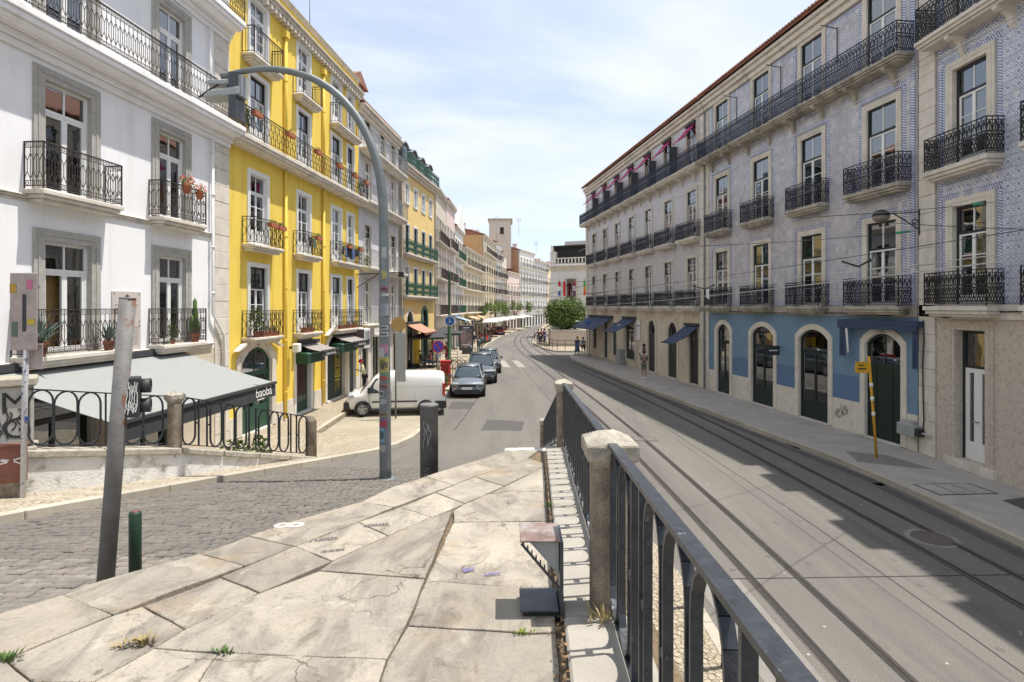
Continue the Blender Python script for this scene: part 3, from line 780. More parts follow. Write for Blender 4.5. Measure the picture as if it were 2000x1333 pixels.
        for i in range(len(us) - 1):
            cu = (us[i] + us[i + 1]) / 2
            run = None
            for j in range(len(zs) - 1):
                cz = (zs[j] + zs[j + 1]) / 2
                inside = any(a < cu < b and c < cz < d for a, b, c, d in holes)
                if not inside:
                    if run is None: run = [zs[j], zs[j + 1]]
                    else: run[1] = zs[j + 1]
                if inside or j == len(zs) - 2:
                    if run: mb.box(us[i], us[i + 1], y - proud, y + .3, run[0], run[1])
                    run = None
        # spandrels over arched openings
        for (u, z, w, h, rise, sw) in s.op:
            if rise <= 0: continue
            top = z + h + sw - .03
            if not (z0 < top <= z1 + .3): continue
            out = arc_pts(w + 2 * sw - .06, h + sw - .03, rise * (w + 2 * sw) / w)[1:-1]
            n = len(mb.v); N = len(out)
            mb.v += [(u + x, y - proud, z + zz) for x, zz in out] + [(u + x, y - proud, min(top, z1)) for x, zz in out]
            for i in range(N - 1): mb.face((n + i, n + i + 1, n + N + i + 1, n + N + i))
        return part(name, mb, m, s.root)
    def tiles(s, z0, z1, u0, u1, mmain, mborder, size=.14, nsep=0, y=-.012, edge=True):
        """glazed tile cladding: every tile its own raised square; nsep nearest ones are separate objects"""
        holes = [(u - w / 2 - sw * .98, u + w / 2 + sw * .98, z - .2, z + h + sw * .98) for (u, z, w, h, r_, sw) in s.op]
        nu = max(1, round((u1 - u0) / size)); nz = max(1, round((z1 - z0) / size)); su = (u1 - u0) / nu; sz = (z1 - z0) / nz
        g = .0018
        verts = []; faces = []; uvs = []; mi = []; sep = []
        def blocked(i, j):
            a, b, c, d = u0 + i * su, u0 + (i + 1) * su, z0 + j * sz, z0 + (j + 1) * sz
            for h_ in holes:
                if b > h_[0] + .02 and a < h_[1] - .02 and d > h_[2] and c < h_[3] - .02: return True
            return False
        grid = [[blocked(i, j) for j in range(nz)] for i in range(nu)]
        def bl(i, j): return grid[i][j] if 0 <= i < nu and 0 <= j < nz else edge
        for i in range(nu - 1, -1, -1):
            for j in range(nz):
                if grid[i][j]: continue
                bv = bl(i - 1, j) or bl(i + 1, j); bh = bl(i, j - 1) or bl(i, j + 1)
                bd = bl(i - 1, j - 1) or bl(i + 1, j + 1) or bl(i - 1, j + 1) or bl(i + 1, j - 1)
                border = bv or bh or bd
                a, c = u0 + i * su, z0 + j * sz
                fx, fz = i % 2, j % 2
                if border: uv = [(0, 0), (0, 1), (1, 1), (1, 0)] if (bv and not bh) else [(0, 0), (1, 0), (1, 1), (0, 1)]
                else: uv = [((1 - x) if fx else x, (1 - z) if fz else z) for x, z in ((0, 0), (1, 0), (1, 1), (0, 1))]
                if len(sep) < nsep and not border and 4.9 < c < 8.0:
                    sep.append((a, c, fx, fz)); continue
                n = len(verts)
                verts += [(a + g, y, c + g), (a + su - g, y, c + g), (a + su - g, y, c + sz - g), (a + g, y, c + sz - g),
                          (a + g, y + .01, c + g), (a + su - g, y + .01, c + g), (a + su - g, y + .01, c + sz - g), (a + g, y + .01, c + sz - g)]
                faces.append((n, n + 1, n + 2, n + 3)); uvs += uv; mi.append(1 if border else 0)
                for p, q in ((0, 1), (1, 2), (2, 3), (3, 0)):
                    faces.append((n + p, n + 4 + p, n + 4 + q, n + q)); uvs += [(.5, .5)] * 4; mi.append(1 if border else 0)
        me = bpy.data.meshes.new('tile_cladding'); me.from_pydata(verts, [], faces)
        l = me.uv_layers.new(name='UVMap'); l.data.foreach_set('uv', [c for p in uvs for c in p])
        me.materials.append(mmain); me.materials.append(mborder); me.polygons.foreach_set('material_index', mi); me.update()
        put('tile_cladding', me, s.root, kind='stuff')
        for (a, c, fx, fz) in sep:
            def f():
                t = bpy.data.meshes.new('wall_tile')
                t.from_pydata([(g, 0, g), (su - g, 0, g), (su - g, 0, sz - g), (g, 0, sz - g), (g, .01, g), (su - g, .01, g), (su - g, .01, sz - g), (g, .01, sz - g)], [],
                              [(0, 1, 2, 3), (0, 4, 5, 1), (1, 5, 6, 2), (2, 6, 7, 3), (3, 7, 4, 0)])
                uv = [((1 - x) if fx else x, (1 - z) if fz else z) for x, z in ((0, 0), (1, 0), (1, 1), (0, 1))] + [(.5, .5)] * 16
                l = t.uv_layers.new(name='UVMap'); l.data.foreach_set('uv', [q for p in uv for q in p]); t.materials.append(mmain); return t
            put('wall_tile', cached(('wt', s.root.name, fx, fz), f), s.root, (a, y, c))
    def cornice(s, z, h, out, m, name='cornice', u0=0, u1=None):
        u1 = s.L if u1 is None else u1
        mb = MB(); mb.box(u0, u1, -out * .35, .0, z, z + h * .4); mb.box(u0, u1, -out * .7, .0, z + h * .4 , z + h * .75); mb.box(u0, u1, -out, .0, z + h * .75, z + h)
        return bevel(part(name, mb, m, s.root), .02)
    def pipe(s, u, z0, z1, m, r=.05, y=-.09, hopper=True):
        mb = MB(); mb.tube([(u, y, z0), (u, y, z1)], r, 10)
        if hopper: mb.box(u - .13, u + .13, y - .1, y + .08, z1 - .02, z1 + .25)
        z = z0 + 1.0
        while z < z1: mb.lathe([(r + .015, 0), (r + .015, .04)], 10, (u, y, z)); z += 2.0
        return part('downpipe', mb, m, s.root)
    def quoins(s, u0, u1, z0, z1, m, y=-.03):
        """squared stone blocks at the end of the facade, one object each"""
        z = z0; k = 0
        while z < z1 - .1:
            hh = min(.52, z1 - z)
            me = cached(('quoin', round(u1 - u0, 2), round(hh, 2), m.name), lambda: MB().box(.004, u1 - u0 - .004, 0, .05, .004, hh - .006).mesh('quoin_block', m))
            bevel(put('quoin_block', me, s.root, (u0, y - (.006 if k % 2 else 0), z)), .01)
            z += hh; k += 1
    def to_world(s, u, y, z):
        d = (s.p1 - s.p0).normalized(); n = Vector((-d.y, d.x, 0))
        p = s.p0 + d * u + n * y
        return Vector((p.x, p.y, z))
    @property
    def rz(s):
        return s.root.rotation_euler.z

WS_W = dict(fm=WPAINT, sm=WPAINT, fw=.07, tr=.26, tcols=2, rows=1, lw=.065)                 # white house
WS_Y = dict(fm=WPAINT, sm=WPAINT, fw=.05, tr=.25, tcols=2, rows=3, lw=.045, kick=.5)
WS_YG = dict(fm=BLACKP, sm=WPAINT, fw=.05, tr=.30, tcols=2, rows=2, lw=.05, kick=.55, tdark=1)
WS_B = dict(fm=DGREEN, sm=WPAINT, fw=.06, tr=.32, tcols=2, rows=3, lw=.05, kick=.1)
WS_A = dict(fm=DGREEN, sm=WPAINT, fw=.05, tr=.27, tcols=2, trows=2, rows=3, lw=.045, kick=.3)
WS_C = dict(fm=BLACKP, sm=WPAINT, fw=.09, tr=.27, tcols=2, rows=3, lw=.05, kick=.25)
WS_F = dict(fm=WPAINT, sm=WPAINT, fw=.06, tr=.25, tcols=2, rows=2, lw=.05)
WS_G = dict(fm=DGREEN, sm=DGREEN, fw=.06, tr=.25, tcols=2, rows=1, lw=.05)
WS_SHOP = dict(fm=BLACKP, sm=DGREEN, fw=.05, tr=.22, tcols=1, rows=1, lw=.05, kick=.55)
WS_DOOR = dict(fm=DGREEN, sm=DGREEN, fw=.06, tr=.30, tcols=2, rows=1, lw=.3, kick=1.9)
# ---------------------------------------------------------------- ground
def smooth(t): t = max(0, min(1, t)); return t * t * (3 - 2 * t)
def zs(Y):
    """height of the cobbled side street"""
    z = 1.85 - .154 * (Y - 8)
    return max(0.0, z) if Y < 19 else max(0.0, .156 * smooth((21 - Y) / 2) )
KL = [(-7.2, -2), (-6.85, 2.5), (-6.45, 5.0), (-6.06, 6.66), (-5.18, 9.5), (-4.3, 12), (-3.55, 14.4), (-3.4, 16), (-3.45, 21.5)]
def kerbx(Y):
    for (x0, y0), (x1, y1) in zip(KL, KL[1:]):
        if y0 <= Y <= y1: return x0 + (x1 - x0) * (Y - y0) / (y1 - y0)
    return KL[-1][0] if Y > 21 else KL[0][0]
FL = [(-8.4, 4.5), (-6.9, 7.8), (-5.63, 9.6), (-4.42, 12.7)]     # line of the left fence wall
def fencex(Y):
    for (x0, y0), (x1, y1) in zip(FL, FL[1:]):
        if y0 <= Y <= y1: return x0 + (x1 - x0) * (Y - y0) / (y1 - y0)
    return None
def wallx(Y): return -10.8 + .0909 * Y
def sheet(name, xs_fn, ys, nx, zf, m, top='structure', lab=None):
    mb = MB(); mb.sm = True
    for Y in ys:
        a, b = xs_fn(Y)
        for i in range(nx + 1):
            X = a + (b - a) * i / nx; mb.v.append((X, Y, zf(X, Y)))
    for j in range(len(ys) - 1):
        for i in range(nx):
            n = j * (nx + 1) + i; mb.face((n, n + 1, n + nx + 2, n + nx + 1))
    o = part(name, mb, m, fix=False); o['kind'] = top
    return o
def poly_slab(name, poly, z0, z1, m, parent=None, **kw):
    o = part(name, MB().prism(poly, z0, z1), m, parent)
    if parent is None and 'kind' not in kw: o['kind'] = 'structure'
    return o
put('ground', MB().quad((-900, -400, -.35), (900, -400, -.35), (900, 1500, -.35), (-900, 1500, -.35)).mesh('ground', CONC), kind='structure')

# main road with two tram tracks: one wide sheet, pavements stand on it
ys = [-12 + i * 2 for i in range(130)]
road = sheet('road', lambda Y: ((.9, 12.9) if Y < 17 else (-14, 30)), [y for y in ys if y <= 17] + [17.0], 6, lambda X, Y: 0.0, ASPH)
road2 = sheet('road', lambda Y: (-14, 34), [17.0] + [y for y in ys if y > 17], 12, lambda X, Y: 0.0, ASPH)

def kz(X, Y):
    # street surface: full ramp on the left, fades to the tram road towards the tip of the wedge
    z = zs(Y)
    if Y > 13: z *= 1 - smooth((X + 1.5) / 2.6) * smooth((Y - 13) / 4)
    return z + .004
yy = [-2 + i * .5 for i in range(47)]
cob_y = [y for y in yy if y <= 11.5]; asp_y = [y for y in yy if y >= 11.5]
sheet('side_street_bed', lambda Y: (kerbx(Y) - .02, .93), cob_y, 16, lambda X, Y: kz(X, Y) - .018, COBJ)
sheet('side_street', lambda Y: (kerbx(Y) - .02, .93), asp_y, 16, kz, ASPH)

# cobbles of the side street: nearest 300 are separate stones, the rest joined
def cobbles():
    rnd = random.Random(3)
    def stone(w, l):
        t = MB(); e = .012; h = .03
        t.v += [(-w/2+e, -l/2+e, 0), (w/2-e, -l/2+e, 0), (w/2-e, l/2-e, 0), (-w/2+e, l/2-e, 0),
                (-w/2, -l/2, -e), (w/2, -l/2, -e), (w/2, l/2, -e), (-w/2, l/2, -e), (-w/2, -l/2, -h), (w/2, -l/2, -h), (w/2, l/2, -h), (-w/2, l/2, -h)]
        t.face((0, 1, 2, 3))
        for p, q in ((0, 1), (1, 2), (2, 3), (3, 0)):
            t.face((4 + p, 4 + q, q, p)); t.face((8 + p, 8 + q, 4 + q, 4 + p))
        return t
    meshes = [stone(w, l).mesh('cobblestone', COB) for w, l in ((.100, .096), (.112, .10), (.090, .10), (.125, .094))]
    dims = [(.100, .096), (.112, .10), (.090, .10), (.125, .094)]
    bed = [o for o in COL.objects if o.name.startswith('side_street_bed')][0]
    stones = []
    Y = 2.6
    while Y < 11.6:
        x0 = kerbx(Y); wob = rnd.uniform(0, .1)
        x = x0 + .09 + wob
        # right limit: under the edge of the wedge-shaped terrace
        lim = edge_x(Y) + .05
        while x < lim:
            k = rnd.randrange(4)
            w = dims[k][0]
            yy_ = Y + .018 * math.sin(x * 2.3 + Y) + rnd.uniform(-.008, .008)
            stones.append((x + w / 2, yy_, k, rnd.uniform(-.06, .06), rnd.uniform(-.007, .007)))
            x += w + .012
        Y += .108
    # rank by size in the photo: nearest visible ones
    vis = sorted(range(len(stones)), key=lambda i: stones[i][1] + (100 if abs(stones[i][0] / stones[i][1]) > .93 or stones[i][1] < 3.3 else 0))
    sep = set(vis[:300]); big = MB()
    for i, (x, y, k, a, dz) in enumerate(stones):
        z = kz(x, y) + .006 + dz; sl = -.153
        if i in sep:
            put('cobblestone', meshes[k], bed, (x, y, z), (math.atan(sl), 0, a))
        else:
            n = len(big.v); w, l = dims[k]; t = stone(w, l); ca, sa = math.cos(a), math.sin(a)
            for vx, vy, vz in t.v:
                X, Y2 = vx * ca - vy * sa, vx * sa + vy * ca
                big.v.append((x + X, y + Y2, z + vz + Y2 * sl))
            for f in t.f: big.face(tuple(n + q for q in f))
    part('cobble_field', big, COB, bed, fix=False, kind='stuff')

# the wedge-shaped terrace paved with big flagstones (photo points laid on the terrace plane)
def plat(px, py):
    q = (py - 600) / FPX; Y = 1.43 / (q - .0714); return (px - 1000) / FPX * Y, Y
def pz(Y): return E - 1.43 - .0714 * Y
EDGE_PX = [(-900, 1560), (-350, 1330), (0, 1199.6), (123, 1163), (177, 1140), (275, 1112), (398, 1071), (485, 1044), (565, 1020), (700, 975), (765, 952), (831, 929), (919, 903), (989, 880)]
EDGE = [plat(*p) for p in EDGE_PX]
def edge_x(Y):
    for (x0, y0), (x1, y1) in zip(EDGE, EDGE[1:]):
        if y0 <= Y <= y1: return x0 + (x1 - x0) * (Y - y0) / (y1 - y0)
    return EDGE[0][0] if Y < EDGE[0][1] else .9
cobbles()
GUT = lambda Y: .235 + .041 * (Y - 2.4)         # left side of the coping under the near railing
def shrink(poly, d):
    n = len(poly); c = Vector((sum(p[0] for p in poly) / n, sum(p[1] for p in poly) / n)); A = sum(poly[i][0] * poly[(i + 1) % n][1] - poly[(i + 1) % n][0] * poly[i][1] for i in range(n))
    if A < 0: poly = poly[::-1]
    out = []
    for i in range(n):
        a, b, c_ = Vector(poly[i - 1]), Vector(poly[i]), Vector(poly[(i + 1) % n])
        e1 = (b - a).normalized(); e2 = (c_ - b).normalized(); n1 = Vector((-e1.y, e1.x)); n2 = Vector((-e2.y, e2.x))
        m = n1 + n2; k = m.length_squared
        out.append(tuple(b + (m * (2 * d / k) if k > .3 else n1 * d)))
    return out
def wobble(poly, rnd, amp=.006, step=.22):
    out = []
    n = len(poly)
    for i in range(n):
        a, b = Vector(poly[i]), Vector(poly[(i + 1) % n]); l = (b - a).length; k = max(1, int(l / step))
        for j in range(k):
            p = a + (b - a) * j / k
            if j: 
                e = (b - a).normalized(); p = p + Vector((-e.y, e.x)) * rnd.uniform(-amp, amp)
            out.append(tuple(p))
    return out
A1, A2, A3 = (11, 1288), (221, 1201), (478, 1105)
SL = [
    # edge row
    [(-350, 1330), (0, 1199.6), (123, 1163), (221, 1201), (11, 1288), (-250, 1400)],
    [(123, 1163), (177, 1140), (275, 1112), (391, 1082), (478, 1105), (340, 1153), (221, 1201)],
    [(391, 1082), (485, 1047), (576, 1067), (478, 1105)],
    [(485, 1047), (565, 1020), (704, 981), (769, 991), (700, 1020), (576, 1067)],
    [(704, 981), (765, 952), (831, 931), (885, 948), (769, 991)],
    [(831, 931), (919, 903), (970, 917), (927, 931.6), (885, 948)],
    [(919, 903), (989, 880), (1052, 879), (1031, 895), (970, 917)],
    # second row
    [(-250, 1400), (11, 1288), (65, 1333), (-60, 1400), (-200, 1480)],
    [(11, 1288), (221, 1201), (279, 1183), (362, 1228.6), (301, 1266.7), (181, 1333), (65, 1333)],
    [(279, 1183), (431, 1127), (507, 1158), (362, 1228.6)],
    [(431, 1127), (576, 1067), (648.6, 1096.4), (507, 1158)],
    [(576, 1067), (700, 1020), (757.8, 1047), (648.6, 1096.4)],
    [(700, 1020), (781, 991), (842.5, 1010.5), (757.8, 1047)],
    [(781, 991), (850, 962), (908, 984), (842.5, 1010.5)],
    [(850, 962), (927, 931.6), (985, 950), (908, 984)],
    [(927, 931.6), (1031, 895), (1068, 905), (1069, 911), (985, 950)],
    # inner field
    [(362, 1228.6), (507, 1158), (623, 1114.5), (831, 1130), (792, 1224), (756, 1288), (638, 1284), (427, 1274), (301, 1266.7)],
    [(623, 1114.5), (648.6, 1096.4), (757.8, 1047), (842.5, 1010.5), (885, 998), (831, 1130)],
    [(885, 998), (908, 984), (950, 966), (1000, 958.6), (1070, 960.5), (1076, 1018), (885, 1020)],
    [(950, 966), (985, 950), (1069, 911), (1070, 960.5), (1000, 958.6)],
    [(885, 1020), (1076, 1018), (1089, 1147), (1023, 1147), (831, 1134)],
    [(831, 1134), (1023, 1147), (1089, 1147), (1103, 1236), (1035, 1237.6), (796, 1222)],
    [(796, 1222), (1035, 1237.6), (1103, 1236), (1117, 1420), (720, 1420), (756, 1288)],
    [(301, 1266.7), (427, 1277), (377, 1350), (330, 1420), (40, 1420), (181, 1333)],
    [(427, 1274), (638, 1284), (756, 1288), (720, 1420), (330, 1420), (377, 1350)],
    [(65, 1333), (181, 1333), (40, 1420), (-200, 1480), (-60, 1400)],
]
terr = part('terrace_bed', MB().prism([(-9, .2), *EDGE[0:1], *[(x, y) for x, y in EDGE[1:]], (.45, 7.95), (.75, 8.0), (.75, .2)], -.3, 0), MORTAR)
# slope the bed: lift top vertices onto the terrace plane
for v in terr.data.vertices:
    if v.co.z > -.1: v.co.z = pz(v.co.y) - .035
    v.co.x += .02 if v.co.x < 0 else 0
terr['kind'] = 'structure'
rnd = random.Random(11)
for k, pl in enumerate(SL):
    poly = [plat(*p) for p in pl]
    poly = [(min(x, GUT(y) - .03), y) for x, y in poly]
    poly = wobble(shrink(poly, .004), rnd, .006, .12)
    tx, ty, dz = rnd.uniform(-.003, .003), rnd.uniform(-.003, .003), rnd.uniform(-.003, .003)
    cx = sum(p[0] for p in poly) / len(poly); cy = sum(p[1] for p in poly) / len(poly)
    mb = MB().prism([(x - cx, y - cy) for x, y in poly], -.10, 0)
    edge_row = k < 7
    mb.v = [(x, y, (pz(y + cy) + dz + tx * x + ty * y) - pz(cy) + (z * (5 if edge_row else 1))) for x, y, z in mb.v]
    o = part('flagstone', mb, SLAB, terr, (cx, cy, pz(cy)))
    bevel(o, .006, 2)
mb = MB(); rnd = random.Random(77)
for pl in SL:
    poly = [plat(*p) for p in pl]
    for i in range(len(poly)):
        a, b = Vector(poly[i]), Vector(poly[(i + 1) % len(poly)]); l = (b - a).length
        for q in range(int(l * 55)):
            p = a + (b - a) * rnd.random() + Vector((rnd.gauss(0, .008), rnd.gauss(0, .008)))
            if p.x > GUT(p.y) - .02: continue
            s_ = rnd.uniform(.0012, .0045); n = len(mb.v); z = pz(p.y) + rnd.uniform(-.004, .0035); an = rnd.uniform(0, 6.28)
            for w in range(3): mb.v.append((p.x + s_ * math.cos(an + w * 2.1), p.y + s_ * math.sin(an + w * 2.1), z))
            mb.v.append((p.x, p.y, z + s_ * 1.3))
            mb.face((n, n + 1, n + 3)); mb.face((n + 1, n + 2, n + 3)); mb.face((n + 2, n, n + 3))
part('joint_grit', mb, mat('joint_grit', (.24, .17, .10), .9, var=.6, vs=90, bmp=0), None, fix=False, kind='stuff')
# rough outer wall of the terrace towards the cobbles
mb = MB()
for (x0, y0), (x1, y1) in zip(EDGE[2:], EDGE[3:]):
    mb.quad((x0 + .03, y0, zs(y0) - .1), (x1 + .03, y1, zs(y1) - .1), (x1 + .03, y1, pz(y1) - .06), (x0 + .03, y0, pz(y0) - .06))
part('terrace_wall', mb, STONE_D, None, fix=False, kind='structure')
# far end wall, coping under the near railing and retaining wall to the lower pavement
RX = lambda Y: .40 + .042 * Y
cop = MB()
cuts = [-3, -.6, .9, 2.98, 4.4, 5.8, 7.1, 8.1]
ledge = thing('railing_ledge', 'long pale stone ledge at the foot of the near iron railing', 'stone ledge', (.6, 3, pz(3)))
for a, b in zip(cuts, cuts[1:]):
    poly = [(GUT(a) + .015, a + .008), (RX(a) + .14, a + .008), (RX(b) + .14, b - .008), (GUT(b) + .015, b - .008)]
    mb = MB().prism(poly, -.22, 0); mb.v = [(x - .6, y - 3, pz(y) - pz(3) + z + .015) for x, y, z in mb.v]
    bevel(part('coping_stone', mb, LEDGE, ledge), .012)
mb = MB()
mb.prism([(.35, -6), (RX(-6) + .1, -6), (RX(8) + .1, 8.05), (.35, 8.05)], -.3, 2.3)
mb.v = [(x, y, z if z < 0 else pz(y) - .2) for x, y, z in mb.v]
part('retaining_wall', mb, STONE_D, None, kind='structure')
# little white-edged step and stairs down at the tip
st = thing('stone_stair', 'stone steps going down from the far tip of the terrace beside the railing', 'stairs', (0.5, 8, 0))
n = 9; z0 = pz(8.0); z1 = .45
for i in range(n):
    z = z0 - (z0 - z1) * (i + 1) / (n + 0.0); y = 8.0 + i * .95
    xl = -.05 - i * .02
    part('step', MB().box(xl - .5, RX(8.5) - .5 + i * .03, y - 8, y - 8 + .95, -.3, z), STONE_G if i else STONE, st)
part('white_edge', MB().box(-.42, -.1, -.14, .0, pz(8) - .05, pz(8) + .004), WPAINTR, st)

# left pavement: calcada strip between kerb and fence wall, falling to the house fronts beyond it
def zpav(X, Y):
    k = kerbx(Y); base = zs(Y) + .11
    if Y < 12.6: return base
    w = wallx(Y); t = (k - X) / max(.5, (k - w))
    f = smooth(t * 2.2); lo = .22 + .0 * Y
    return base + (lo - base) * f if base > lo else base
sheet('pavement', lambda Y: ((fencex(Y) or -9.0) - .02, kerbx(Y)), [-1 + i * .35 for i in range(1, 40) if -1 + i * .35 <= 12.7] + [12.7], 6, zpav, CALC)
sheet('pavement', lambda Y: (wallx(Y) - .2, kerbx(Y)), [12.7 + i * .35 for i in range(20)] + [19.6], 24, zpav, CALC)
sheet('courtyard_floor', lambda Y: (-11.5, (fencex(Y) or -8.4) - .1), [4.5 + i * .4 for i in range(21)], 6, lambda X, Y: .2, CALC2)
# kerb stones along the side street
kl = []
Y = 3.0
kerb = thing('kerb_line', 'row of pale limestone kerb stones along the cobbled side street', 'kerb', (kerbx(8), 8, zs(8)))
kr = kerb.location
while Y < 21.3:
    l = .95; Y2 = min(Y + l, 21.45)
    x0, x1 = kerbx(Y), kerbx(Y2)
    mb = MB().prism([(x0 - .02, Y + .006), (x0 + .15, Y + .006), (x1 + .15, Y2 - .006), (x1 - .02, Y2 - .006)], -.2, 0)
    mb.v = [(x - kr.x, y - kr.y, zs(y) + .115 + z - kr.z) for x, y, z in mb.v]
    bevel(part('kerb_stone', mb, KERB, kerb), .015)
    Y = Y2
# pavements beyond: yellow house front, parking bay, long left pavement, right pavement, plaza
LB = [(-8.95, 19.6), (-8.2, 29), (-7.5, 36.9), (-7.7, 39), (-6.6, 47.6), (-7.0, 60), (-6.6, 78), (-5.3, 105), (0, 135), (9, 172), (20, 200)]
poly_slab('pavement', [(-9.2, 19.6), (-6.9, 19.6), (-6.95, 30.5), (-8.3, 30.5)], -.1, .2, CALC2)
poly_slab('parking_bay', [(-6.95, 19.55), (-3.5, 19.55), (-3.5, 30.5), (-6.95, 30.5)], -.2, .02, BAY)
LK = [(-3.45, 30.5), (-3.55, 36), (-3.6, 42), (-3.15, 56), (-3.0, 67), (-1.9, 84), (.2, 101), (3.6, 126), (9.2, 165), (16, 190)]
def split_slab(name, a, b, z1, m):
    """two polylines joined into a raised pavement"""
    mb = MB()
    n = min(len(a), len(b))
    def at(pl, t):
        k = t * (len(pl) - 1); i = min(int(k), len(pl) - 2); f = k - i
        return (pl[i][0] + (pl[i + 1][0] - pl[i][0]) * f, pl[i][1] + (pl[i + 1][1] - pl[i][1]) * f)
    poly = list(a) + list(reversed(b))
    return poly_slab(name, poly, -.1, z1, m)
split_slab('pavement', LK, [(-8.6, 30.5), (-8.0, 39), (-7.5, 47), (-7.6, 60), (-7.2, 78), (-6, 105), (-1, 135), (7, 172), (18, 205)], .13, CALC2)
RK = [(9.75, -12), (9.75, 14), (9.6, 16.5), (6.63, 36.7), (5.15, 48.5), (5.2, 51.5), (6.2, 54.2)]
poly_slab('pavement', RK + [(14, 54.6), (14, -12)], -.1, .14, CONC)
poly_slab('pavement', [(3.4, 61.7), (4.4, 57.6), (8.1, 56.6), (22, 57), (24, 180), (12, 180), (9.5, 158), (5.4, 112), (3.4, 84), (2.5, 70)], -.1, .14, CALC2)
poly_slab('pavement', [(RX(0) + .1, -12), (2.75, -12), (2.85, 9), (2.3, 15.5), (1.5, 18.6), (.95, 18.3), (RX(8) + .1, 8)], -.1, .12, CALC2)
def kerb_run(pts, z, label, w=.16, step=1.6, ymax=200, skip=None):
    k = thing('kerb_line', label, 'kerb', (pts[0][0], pts[0][1], 0)); o = k.location
    for (x0, y0), (x1, y1) in zip(pts, pts[1:]):
        l = math.dist((x0, y0), (x1, y1)); n = max(1, int(l / step)); d = Vector((x1 - x0, y1 - y0)).normalized(); nn = Vector((-d.y, d.x)) * w
        for i in range(n):
            a = Vector((x0, y0)) + (Vector((x1, y1)) - Vector((x0, y0))) * (i / n) + d * .006; b = Vector((x0, y0)) + (Vector((x1, y1)) - Vector((x0, y0))) * ((i + 1) / n) - d * .006
            c = (a + b) / 2
            mb = MB().prism([tuple(a - c), tuple(b - c), tuple(b + nn - c), tuple(a + nn - c)], -.1, z)
            part('kerb_stone', mb, KERB, k, (c.x - o.x, c.y - o.y, 0))
kerb_run([(9.74, 2), (9.74, 14), (9.59, 16.5), (6.62, 36.7), (5.14, 48.5)], .146, 'long kerb of pale stones along the right-hand pavement below the tiled houses', w=-.16)
kerb_run([(-3.44, 30.5), (-3.54, 36), (-3.59, 42), (-3.14, 56), (-2.99, 67), (-1.89, 84), (.2, 101)], .137, 'curving pale kerb along the left-hand pavement behind the parked cars', w=.16, step=2.4)
kerb_run([(2.86, 9), (2.76, -2)], .127, 'kerb of the narrow setts pavement just below the near railing', w=-.16, step=1.0)
kerb_run([(-6.93, 19.6), (-6.97, 30.4)], .207, 'kerb in front of the yellow house beside the parking bay', w=.16, step=1.2)
kerb_run([(-3.5, 21.5), (-3.5, 30.5)], .03, 'flush kerb between parking bay and road beside the white van', w=.16, step=1.2)
kerb_run([(8.1, 56.5), (4.4, 57.5), (3.35, 61.7), (2.45, 70), (3.35, 84), (5.4, 112)], .147, 'pale kerb curving round the little square with the big round tree', w=-.16, step=2.0)
# setts of the narrow pavement under the railing (diamond laid)
def setts():
    mb = MB(); s = .11
    rnd = random.Random(5)
    for i in range(-70, 110):
        for j in range(-70, 110):
            x = 1.8 + (i - j) * s * .72; y = 6 + (i + j) * s * .72
            if not (RX(y) + .14 < x < 2.66 and 2 < y < 9.5): continue
            r = s * .46; z = .126 + rnd.uniform(-.003, .003)
            n = len(mb.v); mb.v += [(x, y - r * 1.38, z), (x + r * 1.38, y, z), (x, y + r * 1.38, z), (x - r * 1.38, y, z)]
            mb.face((n, n + 1, n + 2, n + 3))
    part('sett_paving', mb, CALC2, None, fix=False, kind='stuff')
setts()

# tram rails
def rail_line(pts, off):
    out = []
    for i, p in enumerate(pts):
        a = Vector(pts[max(i - 1, 0)]); b = Vector(pts[min(i + 1, len(pts) - 1)]); d = (b - a).normalized(); out.append((p[0] + d.y * off, p[1] - d.x * off))
    return out
TA = [(4.52, -12), (4.50, 4), (4.47, 9), (4.36, 14), (4.15, 20), (3.75, 27), (3.1, 36), (2.3, 46), (1.3, 58), (.75, 70), (1.0, 84), (2.3, 101), (4.9, 122), (9, 148)]
TB = [(8.28, -12), (8.28, 4), (8.24, 9), (8.05, 14), (7.75, 20), (7.15, 27), (6.0, 37), (4.6, 47), (3.2, 58), (2.6, 70), (2.7, 84), (4.0, 101), (6.8, 122), (11, 148)]
def spline(pts, k=6):
    out = []
    for i in range(len(pts) - 1):
        p0, p1, p2, p3 = [Vector(pts[max(0, min(len(pts) - 1, i + q))]) for q in (-1, 0, 1, 2)]
        for j in range(k):
            t = j / k
            out.append(tuple(.5 * ((2 * p1) + (-p0 + p2) * t + (2 * p0 - 5 * p1 + 4 * p2 - p3) * t * t + (-p0 + 3 * p1 - 3 * p2 + p3) * t ** 3)))
    out.append(tuple(pts[-1])); return out
for nm, tr in (('tram track nearest the railing', TA), ('tram track nearest the tiled houses', TB)):
    t = thing('tram_track', 'pair of steel rails sunk in the asphalt, the ' + nm, 'tram track', (tr[1][0], tr[1][1], 0)); o = t.location
    sp = spline(tr)
    for sg in (-1, 1):
        def rib(off, w, z):
            mb = MB(); a = rail_line(sp, off - w / 2); b = rail_line(sp, off + w / 2)
            for i, (p, q) in enumerate(zip(a, b)): mb.v += [(p[0] - o.x, p[1] - o.y, z), (q[0] - o.x, q[1] - o.y, z)]
            for i in range(len(a) - 1): mb.face((2 * i, 2 * i + 1, 2 * i + 3, 2 * i + 2))
            return mb
        rl = part('rail', rib(sg * .45, .055, .012), RAILS, t)
        part('groove', rib(sg * .45 - sg * .055, .045, .008), GROOVE, rl)
        part('rail_lip', rib(sg * .45 - sg * .09, .022, .011), RAILS, rl)
        part('seal_strip', rib(sg * .45 - sg * .03, .17, .004), mat('dark_bitumen_seal', (0.115, 0.106, 0.096), .85, var=.25, vs=6, fine=.4, fs=80), rl)
